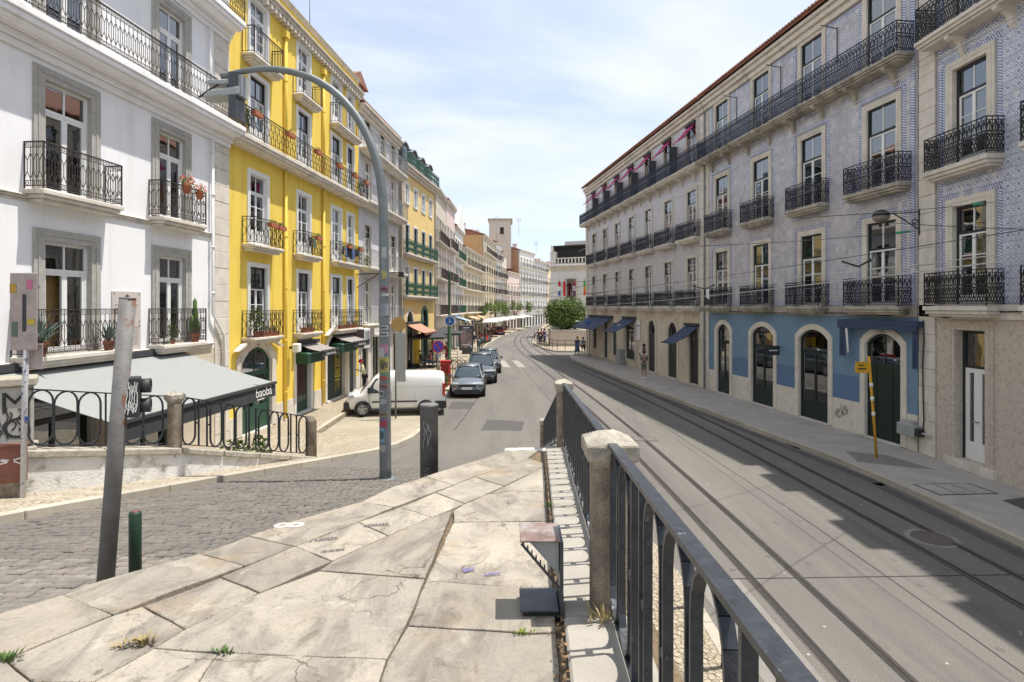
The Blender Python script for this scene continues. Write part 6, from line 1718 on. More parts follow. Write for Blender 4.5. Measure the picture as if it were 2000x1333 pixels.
for k, (px, py, w, h, c, kind) in enumerate(STK):
    zc = E + (600 - py) / 110 - LZ + .02; r_ = .105 - .03 * min(1, zc / 6.5) + .003; hh = h / 110 / 2; aw = (w / 110) / 2 / r_; aw = min(1.25, aw)
    ac = -math.pi / 2 + max(-.5, min(.5, (px - 742) / 110 / r_)); mb = MB(); n = 8
    shape_round = kind == 1
    for i in range(n + 1):
        s_ = -1 + 2 * i / n; a = ac + aw * s_; q = math.sqrt(max(0, 1 - s_ * s_)) if shape_round else 1
        X = r_ * math.cos(a) + pts[2][0] * .0; mb.v += [(X, r_ * math.sin(a), zc - hh * q), (X, r_ * math.sin(a), zc + hh * q)]
    for i in range(n): mb.face((2 * i, 2 * i + 2, 2 * i + 3, 2 * i + 1))
    s_o = part('sticker', mb, cloth('post_sticker_%d' % k, tuple(.55 * q + .06 for q in c)), lamp, (-.01, 0, 0), fix=False)
    if kind >= 2:
        mb = squiggle(k, w / 110 * .75, h / 110 * .7, 5 if kind == 2 else 8, .006); mb.v = [((r_ + .003) * math.cos(ac + x / r_), (r_ + .003) * math.sin(ac + x / r_), zc + z) for x, y, z in mb.v]
        part('print', mb, [cloth('sticker_print_dark', (.05, .05, .06)), cloth('sticker_print_red', (.45, .05, .06))][k % 2] if kind == 3 else cloth('sticker_print_dark', (.05, .05, .06)), s_o, fix=False)

# thick cut-off steel tube, leaning post with small signal, green bollard
bz = kz(-1.02, 7.0)
t = thing('steel_bollard', 'thick grey scratched steel tube with vertical white lettering behind the terrace edge', 'bollard', (-1.03, 7.0, bz - .02))
top = E - 1.21 - bz + .02
part('tube', MB().lathe([(.113, 0), (.113, top - .03), (.118, top - .02), (.118, top)], 28), GALVD, t); part('lid', MB().lathe([(.112, top), (.105, top + .006), (.0, top + .008)], 28), GALV, t); part('side_bolt', MB().box(.11, .14, -.01, .01, top - .08, top - .05), GALV, t)
tm = text_part('lettering', 'DICION', .095, mat('chalky_white_print', (.42, .42, .40), .8), t, (0, 0, 0), (0, 0, 0), .0005)
for v in tm.data.vertices:      # wrap the vertical line of print round the tube
    x, y = v.co.x, v.co.y
    a = -math.pi / 2 - .12 + (-y) / .115 * 1.0; v.co = Vector((.1145 * math.cos(a), .1145 * math.sin(a), top - .92 + x))
part('scratches', (lambda m_: (setattr(m_, 'v', [(.1145 * math.cos(-math.pi / 2 - .1 + x / .115), .1145 * math.sin(-math.pi / 2 - .1 + x / .115), top - .35 + z) for x, y, z in m_.v]), m_)[1])(squiggle(5, .10, .4, 3, .003)), mat('chalky_white_print', (.42, .42, .40)), t, fix=False)
t = thing('leaning_post', 'leaning galvanised steel post with rust spots in front of the bar awning', 'post', (-2.87, 3.95, kz(-2.87, 3.95) - .05))
L_ = E + .06 - t.location.z
part('tube', MB().tube([(0, 0, 0), (.175, 0, L_)], [.054, .051], 20), GALV, t); part('cap', MB().tube([(.175, 0, L_), (.1755, 0, L_ + .006)], [.053, .05], 20), GALV, t)
s = thing('traffic_signal', 'small black two-lamp traffic signal with white scribbles on its back, fixed to the leaning post', 'traffic signal', (-2.70, 4.02, E - .78), R(24))
bevel(part('housing', MB().box(-.075, .045, -.07, .03, 0, .285), PLASTIC, s), .012, 2)
for z in (.075, .215): part('visor', MB().lathe([(.05, .0), (.052, .06), (.040, .06), (.036, .01)], 14, (.045, -.0, z), 'x'), PLASTIC, s); part('lens', MB().lathe([(.036, 0), (.02, .012), (.001, .014)], 12, (.05, 0, z), 'x'), CARGLASS, s)
part('bracket', MB().box(-.11, -.075, -.03, .02, .08, .11), GALV, s); part('bracket', MB().box(-.11, -.075, -.03, .02, .18, .21), GALV, s)
part('graffiti', squiggle(77, .10, .25, 7, .0022), WINK, s, (-.015, -.072, .143)); part('graffiti', squiggle(78, .09, .10, 5, .0020), WINK, s, (-.015, -.0725, .07)); part('graffiti', squiggle(79, .09, .08, 6, .0020), WINK, s, (-.015, -.0725, .20))
t = thing('steel_bollard', 'short dark green round bollard standing on the cobbles by the leaning post', 'bollard', (-2.81, 4.2, kz(-2.81, 4.2) - .03)); part('tube', MB().lathe([(.042, 0), (.042, .655), (.036, .665), (.001, .667)], 18), BOLG, t); part('rust_cap', MB().lathe([(.034, .666), (.001, .669)], 14), RUST, t)
for k, (x, y) in enumerate(((2.62, 8.4), (2.64, 7.0), (2.66, 5.6), (2.66, 4.2))):
    t = thing('kerb_bollard', 'dark green ball-headed kerb bollard seen through the near railing, ' + ['farthest of the row', 'second from the far end', 'third from the far end', 'nearest of the row'][k], 'bollard', (x, y, .12), 0, 'ball-headed bollards below the railing')
    part('post', MB().lathe([(.05, 0), (.04, .05), (.035, .78), (.05, .80), (.05, .82), (.025, .84), (.05, .88), (.045, .93), (.02, .96), (.001, .965)], 14), BOLG, t)

# small lectern-like steel stand on the terrace
t = thing('steel_stand', 'small steel stand with rusty top plate and dark foot plate on the flagstones', 'steel stand', (.15, 3.1, pz(3.1)))
bevel(part('top_plate', MB().box(-.108, .108, -.125, .12, .405, .417), SHELF, t), .003); bevel(part('foot_plate', MB().box(-.108, .10, -.125, .12, .035, .048), PANEL, t), .003)
part('back_panel', MB().box(.104, .122, -.125, .12, .0, .405), PANEL, t)
mb = MB(); mb.v = [(-.10, -.118, .40), (.10, -.118, .40), (.10, -.118, .19)]; mb.face((0, 1, 2)); mb.v += [(-.05, -.10, .40), (.10, -.10, .40), (.10, -.10, .22)]
mb = MB(); mb.prism_xz([(-.06, .40), (.10, .40), (.10, .22)], -.09, .09); part('pale_gusset', mb, PANELL, t)
mb = MB(); mb.seg((-.10, -.12, .398), (.10, -.12, .165), .006, .006); part('diagonal_brace', mb, PANEL, t)
for i in range(9):
    k = (i + .5) / 9; mb = MB().seg((-.10 + .2 * k, -.12, .398 - .233 * k), (-.10 + .2 * k, -.12, min(.403, .398 - .233 * k + .03)), .004, .004); part('comb_tooth', mb, PANEL, t)
part('underside_tray', MB().box(-.09, .1, -.11, .11, .0, .035), GROOVE, t)

# marks on the flagstones
t = thing('paint_mark', 'white painted figure like an eight on the edge row of flagstones', 'paint mark', (0, 0, 0)); x, y = plat(565, 1027); t.location = (x, y, pz(y) + .004)
for dx, dy in ((-.055, .0), (.05, .01)): 
    mb = MB(); a = ring_poly(dx, dy, .065, 16); b = ring_poly(dx, dy, .028, 16)
    mb.v = [(p[0], p[1], -.0714 * p[1]) for p in a + b]
    for i in range(16): mb.face((i, (i + 1) % 16, 16 + (i + 1) % 16, 16 + i))
    part('loop', mb, WPAINTR, t)
INKV = mat('faded_violet_marker', (.25, .22, .42), .9, bmp=0); INKG = mat('faded_grey_marker', (.2, .19, .18), .9, bmp=0)
for k, (px, py, w, h, m_, lab) in enumerate(((632, 1056, .2, .05, INKG, 'faded grey scribble on the second row of flagstones'), (735, 1028, .2, .05, INKG, 'faded grey scribble on a flagstone further along the row'), (650, 1078, .16, .04, INKG, 'small second line of grey scribble on the pale flagstone'), (915, 1116, .07, .06, INKV, 'violet scribble on the large flagstone left of the steel stand'), (962, 1124, .10, .03, INKV, 'smaller violet scribble on the large flagstone near the steel stand'), (270, 1262, .12, .05, INKG, 'faint grey scribble on a cracked flagstone at lower left'))):
    x, y = plat(px, py); t = part('scribble', squiggle(40 + k, w, h, 7, .0022), m_, None, (x, y, pz(y) + .0095), (R(-86), 0, R(15))); t['label'] = lab; t['category'] = 'graffiti'
# weeds and dry leaves in joints
def tuft(label, x, y, z, n, h, m, seed, spread=.06, cat='weeds'):
    rnd = random.Random(seed); mb = MB()
    for i in range(n):
        a = rnd.uniform(0, 6.28); r0 = rnd.uniform(0, spread); l = rnd.uniform(.4, 1) * h; lean = rnd.uniform(.2, 1.0)
        b = Vector((r0 * math.cos(a), r0 * math.sin(a) * .5, 0)); tip = b + Vector((math.cos(a) * l * lean, math.sin(a) * l * lean, l * .8)); s_ = Vector((-math.sin(a), math.cos(a), 0)) * .004
        mid = (b + tip) / 2 + Vector((0, 0, l * .12)); nn = len(mb.v); mb.v += [tuple(b - s_), tuple(b + s_), tuple(mid + s_ * 1.4), tuple(mid - s_ * 1.4), tuple(tip)]
        mb.face((nn, nn + 1, nn + 2, nn + 3)); mb.face((nn + 3, nn + 2, nn + 4))
    o = part('weeds', mb, m, None, (x, y, z), fix=False, label=label, category=cat); return o
for k, (px, py, n, h, m_, lab) in enumerate(((15, 1290, 40, .05, LEAF1, 'green weeds in the joint at the lower left corner'), (440, 1274, 30, .03, LEAF1, 'small green tuft in the joint below the middle flagstones'), (280, 1258, 60, .05, DRY, 'dry grass tuft in the cracked flagstone corner'), (1022, 1238, 40, .02, LEAF3, 'yellow-green moss tuft below the steel stand'), (1073, 990, 24, .05, LEAF1, 'green weeds along the ledge gutter'), (250, 1263, 30, .04, DRY, 'second dry tuft beside the cracked corner'))):
    x, y = plat(px, py); tuft(lab, x, y, pz(y), n, h, m_, 60 + k)
x, y = fx(3.0) - .05, 2.9
tuft('dry twigs at the foot of the nearest stone post', x, y, pz(y) + .01, 30, .12, DRY, 91, .1)
rnd = random.Random(8); mb = MB()
for i in range(240):
    yy_ = rnd.uniform(1.6, 3.4) if i < 170 else rnd.uniform(3.4, 7.8); xx = GUT(yy_) - .015 + rnd.gauss(0, .022); s_ = rnd.uniform(.004, .011); a = rnd.uniform(0, 6.28); n = len(mb.v); z = pz(yy_) + .004 + rnd.uniform(0, .006)
    for q in range(4): mb.v.append((xx + s_ * math.cos(a + q * 1.57) * (1.6 if q % 2 else .8), yy_ + s_ * math.sin(a + q * 1.57) * (1.6 if q % 2 else .8), z + rnd.uniform(-.002, .006)))
    mb.face((n, n + 1, n + 2, n + 3))
part('leaf_litter', mb, mat('dry_leaf_litter', (.26, .16, .08), .9, var=.5, vs=60, bmp=0), None, fix=False, kind='stuff')

# yellow bus stop pole
t = thing('bus_stop_pole', 'leaning yellow bus stop pole with small yellow plate on the right-hand pavement', 'bus stop pole', (10.75, 16.6, .14))
part('pole', MB().tube([(0, 0, 0), (-.23, 0, 3.0)], .036, 10), YPOLE, t); part('sign_plate', MB().box(-.62, -.24, -.03, .03, 2.52, 2.84), YPOLE, t); part('plate_text', MB().box(-.56, -.34, -.034, -.03, 2.62, 2.66), INK, t); part('plate_text', MB().box(-.56, -.40, -.034, -.03, 2.72, 2.75), INK, t)
for z in (1.25, 1.7, 2.1): part('sticker', MB().lathe([(.047, z), (.047, z + .12)], 10, (-.077 * z, 0, 0)), [WPAINT, PANEL, WINK][int(z * 3) % 3], t)
# wall lamp on scrolled bracket
t = thing('wall_lamp', 'old street lantern on a scrolled iron bracket between the two near tiled houses', 'wall lamp', (12.45, 17.2, 7.05))
mb = MB(); mb.seg((0, 0, -.25), (0, 0, .55), .02); mb.seg((0, 0, .45), (-1.15, 0, .38), .016); mb.seg((0, 0, -.1), (-.45, 0, .2), .014); mb.seg((-.45, 0, .2), (-.8, 0, .40), .014)
mb.path([(-.16 + (.12 - .009 * i) * math.cos(i * .6), 0, .13 + (.12 - .009 * i) * math.sin(i * .6)) for i in range(14)], .012)
part('bracket', mb, IRON, t); part('lamp_head', MB().lathe([(.02, .18), (.12, .16), (.22, .06), (.24, -.02), (.18, -.1), (.05, -.16), (.001, -.17)], 16, (-1.18, 0, .28)), mat('dirty_lamp_glass', (.2, .17, .13), .4), t); part('lamp_hood', MB().lathe([(.03, .24), (.16, .2), (.25, .08), (.25, .05)], 16, (-1.18, 0, .28)), IRON, t)
# projecting iron lamp bracket on yellow house
t = thing('wall_bracket', 'thin iron bracket with floodlights projecting from the yellow house towards the lamp post', 'wall bracket', Yh.to_world(Yh.uy(29.4), -.02, 6.3), Yh.rz)
mb = MB(); mb.seg((0, 0, 0), (0, -2.4, .1), .025); mb.seg((0, 0, -.7), (0, -1.2, .03), .018); part('arm', mb, IRON, t); part('floodlight', MB().box(-.1, .1, -2.5, -2.25, -.15, .1), INK, t)

# ---------------------------------------------------------------- overhead cables
def cable(label, a, b, sag, r, m, knots=()):
    a, b = Vector(a), Vector(b); n = 24; c = thing('overhead_cable', label, 'cable', a)
    P_ = [(b - a) * (i / n) + Vector((0, 0, -4 * sag * (i / n) * (1 - i / n))) for i in range(n + 1)]
    part('wire', MB().tube(P_, r, 5), m, c)
    for k in knots:
        i = int(k * n); part('sleeve', MB().tube([P_[i], P_[i] + (P_[i + 1] - P_[i]).normalized() * .75], .035, 8), mat('green_sleeve', (.02, .30, .16), .5, bmp=0), c)
    return c
cable('dark cable along the eaves balconies of the tiled houses', (6.4, 54, 9.9), (11.6, 13.0, 11.3), .0, .016, CABLEW)
cable('pale cable sagging along the first floor of the tiled houses', (6.6, 54, 4.7), (12.0, 12.5, 5.75), .2, .018, CABLEW)
cable('second pale cable just above first floor balconies', (8.6, 40, 6.1), (12.0, 12.5, 5.9), .25, .014, CABLEW)
cable('thin wire crossing from the lamp bracket to the near house', (11.2, 17.2, 7.2), (12.4, 11.5, 6.15), .05, .010, CABLE)
cable('thin tram span wire with green sleeve in front of the near tiled house', (4.2, 8.2, 5.9), (12.4, 14.5, 7.3), .03, .008, CABLE, (.86,))
cable('second thin span wire with green sleeve by the wall lantern', (4.0, 12, 5.9), (12.2, 17.0, 6.9), .05, .008, CABLE, (.90,))
cable('tram contact wire over the track nearest the tiled houses', (8.2, 2, 5.9), (7.4, 25, 5.7), .05, .008, CABLE)
cable('tram contact wire carrying on along the street', (7.4, 25, 5.7), (3.0, 60, 5.6), .1, .012, CABLE)
cable('tram contact wire over the nearer track in the distance', (3.8, 27, 5.7), (1.2, 60, 5.6), .1, .012, CABLE)
cable('span wire from the green pole to the lilac-tiled house', (-4.7, 43.5, 6.6), (8.6, 44, 6.9), .35, .016, CABLE)
cable('long thin wire across the white house and yellow house', (-12.5, 11.5, 6.9), (-7.6, 29.8, 7.6), .5, .010, CABLE)
for k, (Y, z, l) in enumerate(((24.6, 5.4, 1.1), (15.1, 5.7, .9), (45, 5.6, 1.4))):
    x = 8.1 - (Y - 15) * .09
    t = thing('tram_wire_hanger', 'small dark insulated wire hanger over the road, ' + ['in front of the middle tiled windows', 'close to the near tiled house', 'in front of the lilac-tiled house'][k], 'wire hanger', (x + 1.2, Y, z)); mb = MB(); mb.seg((-l / 2, 0, .12), (0, 0, -.02), .02); mb.seg((0, 0, -.02), (l / 3, 0, .15), .02); part('arm', mb, CABLE, t); part('insulator', MB().lathe([(.03, 0), (.05, .05), (.03, .1)], 8, (l / 3, 0, .1)), CABLE, t)

# ---------------------------------------------------------------- plants and things on balconies
def leaf_cloud(mb, c, r, n, size, rnd, mats=3, flat=1.0, hollow=.5):
    for i in range(n):
        while True:
            v = Vector((rnd.uniform(-1, 1), rnd.uniform(-1, 1), rnd.uniform(-1, 1)))
            if hollow < v.length <= 1: break
        p = Vector(c) + Vector((v.x * r[0], v.y * r[1], v.z * r[2]))
        a = Vector((rnd.gauss(0, 1), rnd.gauss(0, 1), rnd.gauss(0, 1))).normalized(); b = a.cross(Vector((rnd.gauss(0, 1), rnd.gauss(0, 1), rnd.gauss(0, 1)))).normalized()
        s_ = size * rnd.uniform(.6, 1.3); k = len(mb.v); mb.v += [tuple(p - a * s_), tuple(p + b * s_ * .5), tuple(p + a * s_), tuple(p - b * s_ * .5)]
        mb.mi = rnd.randrange(mats) ; mb.face((k, k + 1, k + 2, k + 3))
    mb.mi = 0
def potted(label, loc, rz, kind, seed, s=1.0, box=False, group=None, cat='potted plant'):
    rnd = random.Random(seed); t = thing('potted_plant', label, cat, loc, rz, group)
    if box: part('planter', MB().box(-.28 * s, .28 * s, -.09 * s, .09 * s, 0, .16 * s), POT, t); zt = .16 * s
    else: part('pot', MB().lathe([(.08 * s, 0), (.12 * s, .2 * s), (.13 * s, .22 * s), (.10 * s, .21 * s)], 12), POT, t); zt = .2 * s
    mb = MB()
    if kind == 'flowers':
        leaf_cloud(mb, (0, 0, zt + .1 * s), (.3 * s, .14 * s, .14 * s), 90, .035 * s, rnd, 2, hollow=0); part('foliage', mb, [LEAF1, LEAF3], t, fix=False)
        mb = MB(); leaf_cloud(mb, (0, -.02, zt + .17 * s), (.34 * s, .16 * s, .15 * s), 70, .038 * s, rnd, 2, hollow=.2); part('blossom', mb, [FLR, FLO], t, fix=False)
    elif kind == 'low':
        leaf_cloud(mb, (0, 0, zt + .05 * s), (.28 * s, .1 * s, .1 * s), 70, .04 * s, rnd, 3, hollow=0); part('foliage', mb, [LEAF1, DRY, LEAF3], t, fix=False)
    elif kind == 'bush':
        leaf_cloud(mb, (0, 0, zt + .4 * s), (.3 * s, .25 * s, .45 * s), 260, .055 * s, rnd, 3, hollow=0); part('foliage', mb, [LEAF1, LEAF2, LEAF3], t, fix=False); part('stem', MB().tube([(0, 0, zt - .05), (.03, 0, zt + .5 * s)], .015, 6), BARK, t)
    elif kind == 'cactus':
        for x, y, h in ((0, 0, .95), (.1, .03, .62), (-.1, .02, .5), (.05, -.06, .35)):
            part('cactus_stem', MB().lathe([(.045 * s, zt), (.055 * s, zt + h * .5 * s), (.05 * s, zt + h * .9 * s), (.01, zt + h * s)], 8, (x * s, y * s, 0)), LEAF1, t)
    elif kind == 'agave':
        for i in range(26):
            a = rnd.uniform(0, 6.28); l = rnd.uniform(.35, .6) * s; e = rnd.uniform(.5, 1.35); d = Vector((math.cos(a) * math.cos(e), math.sin(a) * math.cos(e), math.sin(e))); w = Vector((-math.sin(a), math.cos(a), 0)) * .03 * s; k = len(mb.v)
            mb.v += [tuple(Vector((0, 0, zt)) - w * .6), tuple(Vector((0, 0, zt)) + w * .6), tuple(d * l * .5 + Vector((0, 0, zt + .04)) + w), tuple(d * l * .5 + Vector((0, 0, zt + .04)) - w), tuple(d * l + Vector((0, 0, zt)))]
            mb.face((k, k + 1, k + 2, k + 3)); mb.face((k + 3, k + 2, k + 4))
        part('leaf_rosette', mb, LEAF4, t, fix=False)
    return t
def onB(Bd, Y, out, z, du=0): return Bd.to_world(Bd.uy(Y) + du, -out, z)
potted('red and orange flowers in a box on the second balcony of the white house', onB(W, 15.54, .47, 7.72, -.05), W.rz, 'flowers', 1, 1.0)
potted('second pot of red flowers hung further right on the same white house rail', onB(W, 15.54, .47, 7.66, .5), W.rz, 'flowers', 2, .9)
potted('tall green cactus on the first floor balcony of the white house by the downpipe', onB(W, 15.54, .25, 3.6, .62), W.rz, 'cactus', 3, 1.1, cat='cactus')
potted('small green plant left of the window on the cactus balcony', onB(W, 15.54, .25, 3.6, -.3), W.rz, 'bush', 4, .55)
potted('blue-grey agave in a pot on the bar balcony behind the sign pole', onB(W, 12.28, .28, 3.6, -.95), W.rz, 'agave', 5, 1.25, cat='agave')
potted('blue-grey agave in a dark pot at the right end of the bar balcony', onB(W, 12.28, .28, 3.6, .78), W.rz, 'agave', 6, 1.0, cat='agave')
YP = [(0, 19.94, 3.55, -.5, 'bush', 1.0, 'leafy shrub growing over the lowest left balcony of the yellow house'), (0, 19.94, 3.55, .1, 'low', 1.2, 'terracotta pots on the lowest left balcony floor of the yellow house'), (0, 19.94, 3.55, .6, 'low', 1.1, 'small reddish pot at the right end of the lowest left yellow house balcony'),
      (0, 23.42, 3.55, -.1, 'low', 1.3, 'brown planter on the lowest middle balcony of the yellow house'), (0, 26.9, 3.55, -.1, 'low', 1.1, 'planter with dry plants on the lowest wide balcony, left end'), (0, 27.6, 3.55, .1, 'low', 1.1, 'planter with dry plants in the middle of the lowest wide balcony'), (0, 28.4, 3.55, .1, 'low', 1.1, 'planter with dry plants on the lowest wide balcony, right end')]
for k, (f, Y, z, du, kind, s_, lab) in enumerate(YP): potted(lab, onB(Yh, Y, .22, z, du), Yh.rz, kind, 20 + k, s_, box=kind == 'low', group='planters on the yellow house')
HB = [(19.94, 6.7 + .72, .1, 'hanging terracotta box on the second floor left balcony of the yellow house'), (19.94, 6.7 + .7, .7, 'second hanging box on the second floor left balcony of the yellow house'), (23.42, 7.42, .35, 'hanging terracotta box on the second floor middle balcony'), (27.4, 7.42, -.2, 'hanging box above the dark laundry on the wide second floor balcony'), (28.4, 7.42, .3, 'hanging box at the right end of the wide second floor balcony'),
      (18.9, 10.98, 0, 'terracotta box with yellow-green plant at the left end of the long balcony'), (21.2, 10.98, 0, 'terracotta box hung on the long yellow house balcony, second from left'), (23.6, 10.98, 0, 'terracotta box hung on the long yellow house balcony, third from left'), (25.9, 10.98, 0, 'terracotta box hung on the long yellow house balcony, fourth from left'), (27.8, 10.98, 0, 'terracotta box hung on the long yellow house balcony, fifth from left'), (29.4, 10.98, 0, 'terracotta box at the right end of the long yellow house balcony')]
for k, (Y, z, du, lab) in enumerate(HB): potted(lab, onB(Yh, Y, .56 if z > 10 else .5, z, du), Yh.rz, 'low', 40 + k, .9, box=True, group='hanging boxes on the yellow house')
potted('trailing green plant at the left end of the long yellow house balcony', onB(Yh, 18.55, .3, 10.3), Yh.rz, 'bush', 60, 1.0); potted('green plant at the far end of the long yellow house balcony', onB(Yh, 29.3, .3, 10.3), Yh.rz, 'bush', 61, .8)
def laundry(label, loc, rz, n, w, cols, seed):
    rnd = random.Random(seed); t = thing('laundry', label, 'laundry', loc, rz); x = -n * w / 2
    for i in range(n):
        h = rnd.uniform(.35, .6); mb = MB(); m_ = 5
        for j in range(m_ + 1): xx = x + w * .9 * j / m_; mb.v += [(xx, -.02 * math.sin(j * 2 + i), 0), (xx, -.03 * math.sin(j * 2.3 + i), -h + .05 * math.sin(j + i))]
        for j in range(m_): mb.face((2 * j, 2 * j + 1, 2 * j + 3, 2 * j + 2))
        part('garment', mb, cols[i % len(cols)], t, fix=False); x += w
    return t
laundry('dark garments drying on the wide second floor balcony of the yellow house', onB(Yh, 27.4, .5, 7.45), Yh.rz, 7, .32, [CL_BLACK, CL_BLUE, CL_BLACK], 3)
laundry('dark garments hanging on the middle second floor balcony of the yellow house', onB(Yh, 23.2, .5, 7.45), Yh.rz, 2, .35, [CL_BLACK, CL_GREEN], 4)
laundry('small white towel hanging on a balcony rail of the tiled house', onB(B, 29.5, .55, 5.55), B.rz, 1, .35, [CL_WHITE], 5)
potted('plants climbing inside the long balcony where yellow and grey house meet', onB(G, 30.2, .3, 6.6), G.rz, 'bush', 62, .7)
laundry('dark laundry on a balcony of the cream house halfway down the street', (-5.9, 77, 8.0), R(87), 4, .5, [CL_BLACK, CL_WHITE, CL_BLUE], 6)
# courtyard under the awning: barrel, plants
t = thing('barrel', 'brown wicker barrel behind the left railing under the awning corner', 'barrel', (-7.1, 12.6, .2)); part('staves', MB().lathe([(.25, 0), (.32, .35), (.32, .6), (.26, .95), (.22, .95)], 14), WOOD, t); part('hoop', MB().lathe([(.33, .3), (.33, .34)], 14), IRON, t); part('hoop', MB().lathe([(.33, .62), (.33, .66)], 14), IRON, t)
for k, (x, y) in enumerate(((-7.6, 11.4), (-6.6, 13.3), (-6.3, 13.9), (-7.9, 12.2))): potted('green leafy shrub in the bar courtyard ' + ['left of the barrel', 'right of the barrel', 'by the green door', 'behind the barrel'][k], (x, y, .3), 0, 'bush', 70 + k, 1.15)
t = thing('bar_chair', 'simple wooden chair standing in the shade of the bar awning', 'chair', (-8.1, 10.9, .2), .4)
part('seat', MB().box(-.2, .2, -.2, .2, .43, .47), WOOD, t); part('backrest', MB().box(-.2, .2, .17, .2, .6, .9), WOOD, t)
for x in (-.17, .17):
    for y in (-.17, .17): part('leg', MB().box(x - .02, x + .02, y - .02, y + .02, 0, .9 if y > 0 else .43), WOOD, t)
# door planter by the van
potted('hanging green plant beside the narrow dark door of the pale grey house', onB(G, 33.4, .25, 2.2), G.rz, 'bush', 80, .5)
tuft('dry grass strip along the wall beside the white-shirted person', -7.75, 29.6, .2, 300, .35, DRY, 95, 1.2)
# ---------------------------------------------------------------- vehicles
def loft(rings, cap=True):
    mb = MB(); mb.sm = True; n = len(rings[0])
    for r_ in rings: mb.v += r_
    for i in range(len(rings) - 1):
        for k in range(n): j = (k + 1) % n; mb.face((i * n + k, i * n + j, (i + 1) * n + j, (i + 1) * n + k))
    if cap: mb.face(tuple(range(n))); mb.face(tuple((len(rings) - 1) * n + k for k in reversed(range(n))))
    return mb
def ring(x, half):
    return [(x, y, z) for y, z in half] + [(x, -y, z) for y, z in reversed(half[1:-1])]
def wheel(t, x, y, r, side, w=.2, spokes=5):
    y += side * .03
    ty = part('wheel', MB().lathe([(r * .62, -w / 2), (r * .93, -w / 2), (r, -w * .3), (r, w * .3), (r * .93, w / 2), (r * .62, w / 2)], 24, (0, 0, 0), 'y'), RUBBER, t, (x, y, r))
    mb = MB(); s_ = side * w * .5
    mb.lathe([(r * .66, 0), (r * .66, -s_), (r * .60, -s_), (r * .58, -s_ * .9), (.001, -s_ * .88)], 24, (0, 0, 0), 'y')
    part('rim', mb, PANEL, ty)
    mb = MB()
    for k in range(spokes):
        a = 2 * math.pi * k / spokes + .3; mb.seg((0, s_ * .98, 0), (r * .6 * math.cos(a), s_ * 1.0, r * .6 * math.sin(a)), r * .085, .012, up=(0, 1, 0))
    mb.lathe([(r * .66, -s_ * 1.0), (r * .66, -s_ * 1.03), (r * .58, -s_ * 1.03), (r * .58, -s_ * 1.0)], 24, (0, 0, 0), 'y')
    mb.lathe([(r * .15, -s_ * .9), (r * .15, -s_ * 1.08), (.001, -s_ * 1.08)], 12, (0, 0, 0), 'y')
    part('spokes', mb, ALLOY, ty)
    mb = MB(); n = 20; yy0 = y + side * (w / 2 - .035)
    for i in range(n + 1):
        a = -.25 + (math.pi + .5) * i / n
        for q in (r * .9, r * 1.17): mb.v.append((x + q * math.cos(a), yy0, r + .01 + q * math.sin(a)))
    for i in range(n): mb.face((2 * i, 2 * i + 1, 2 * i + 3, 2 * i + 2))
    part('wheel_arch', mb, PLASTIC, t)
def sub(o, lv=2):
    m = o.modifiers.new('sub', 'SUBSURF'); m.levels = lv; m.render_levels = lv; return o
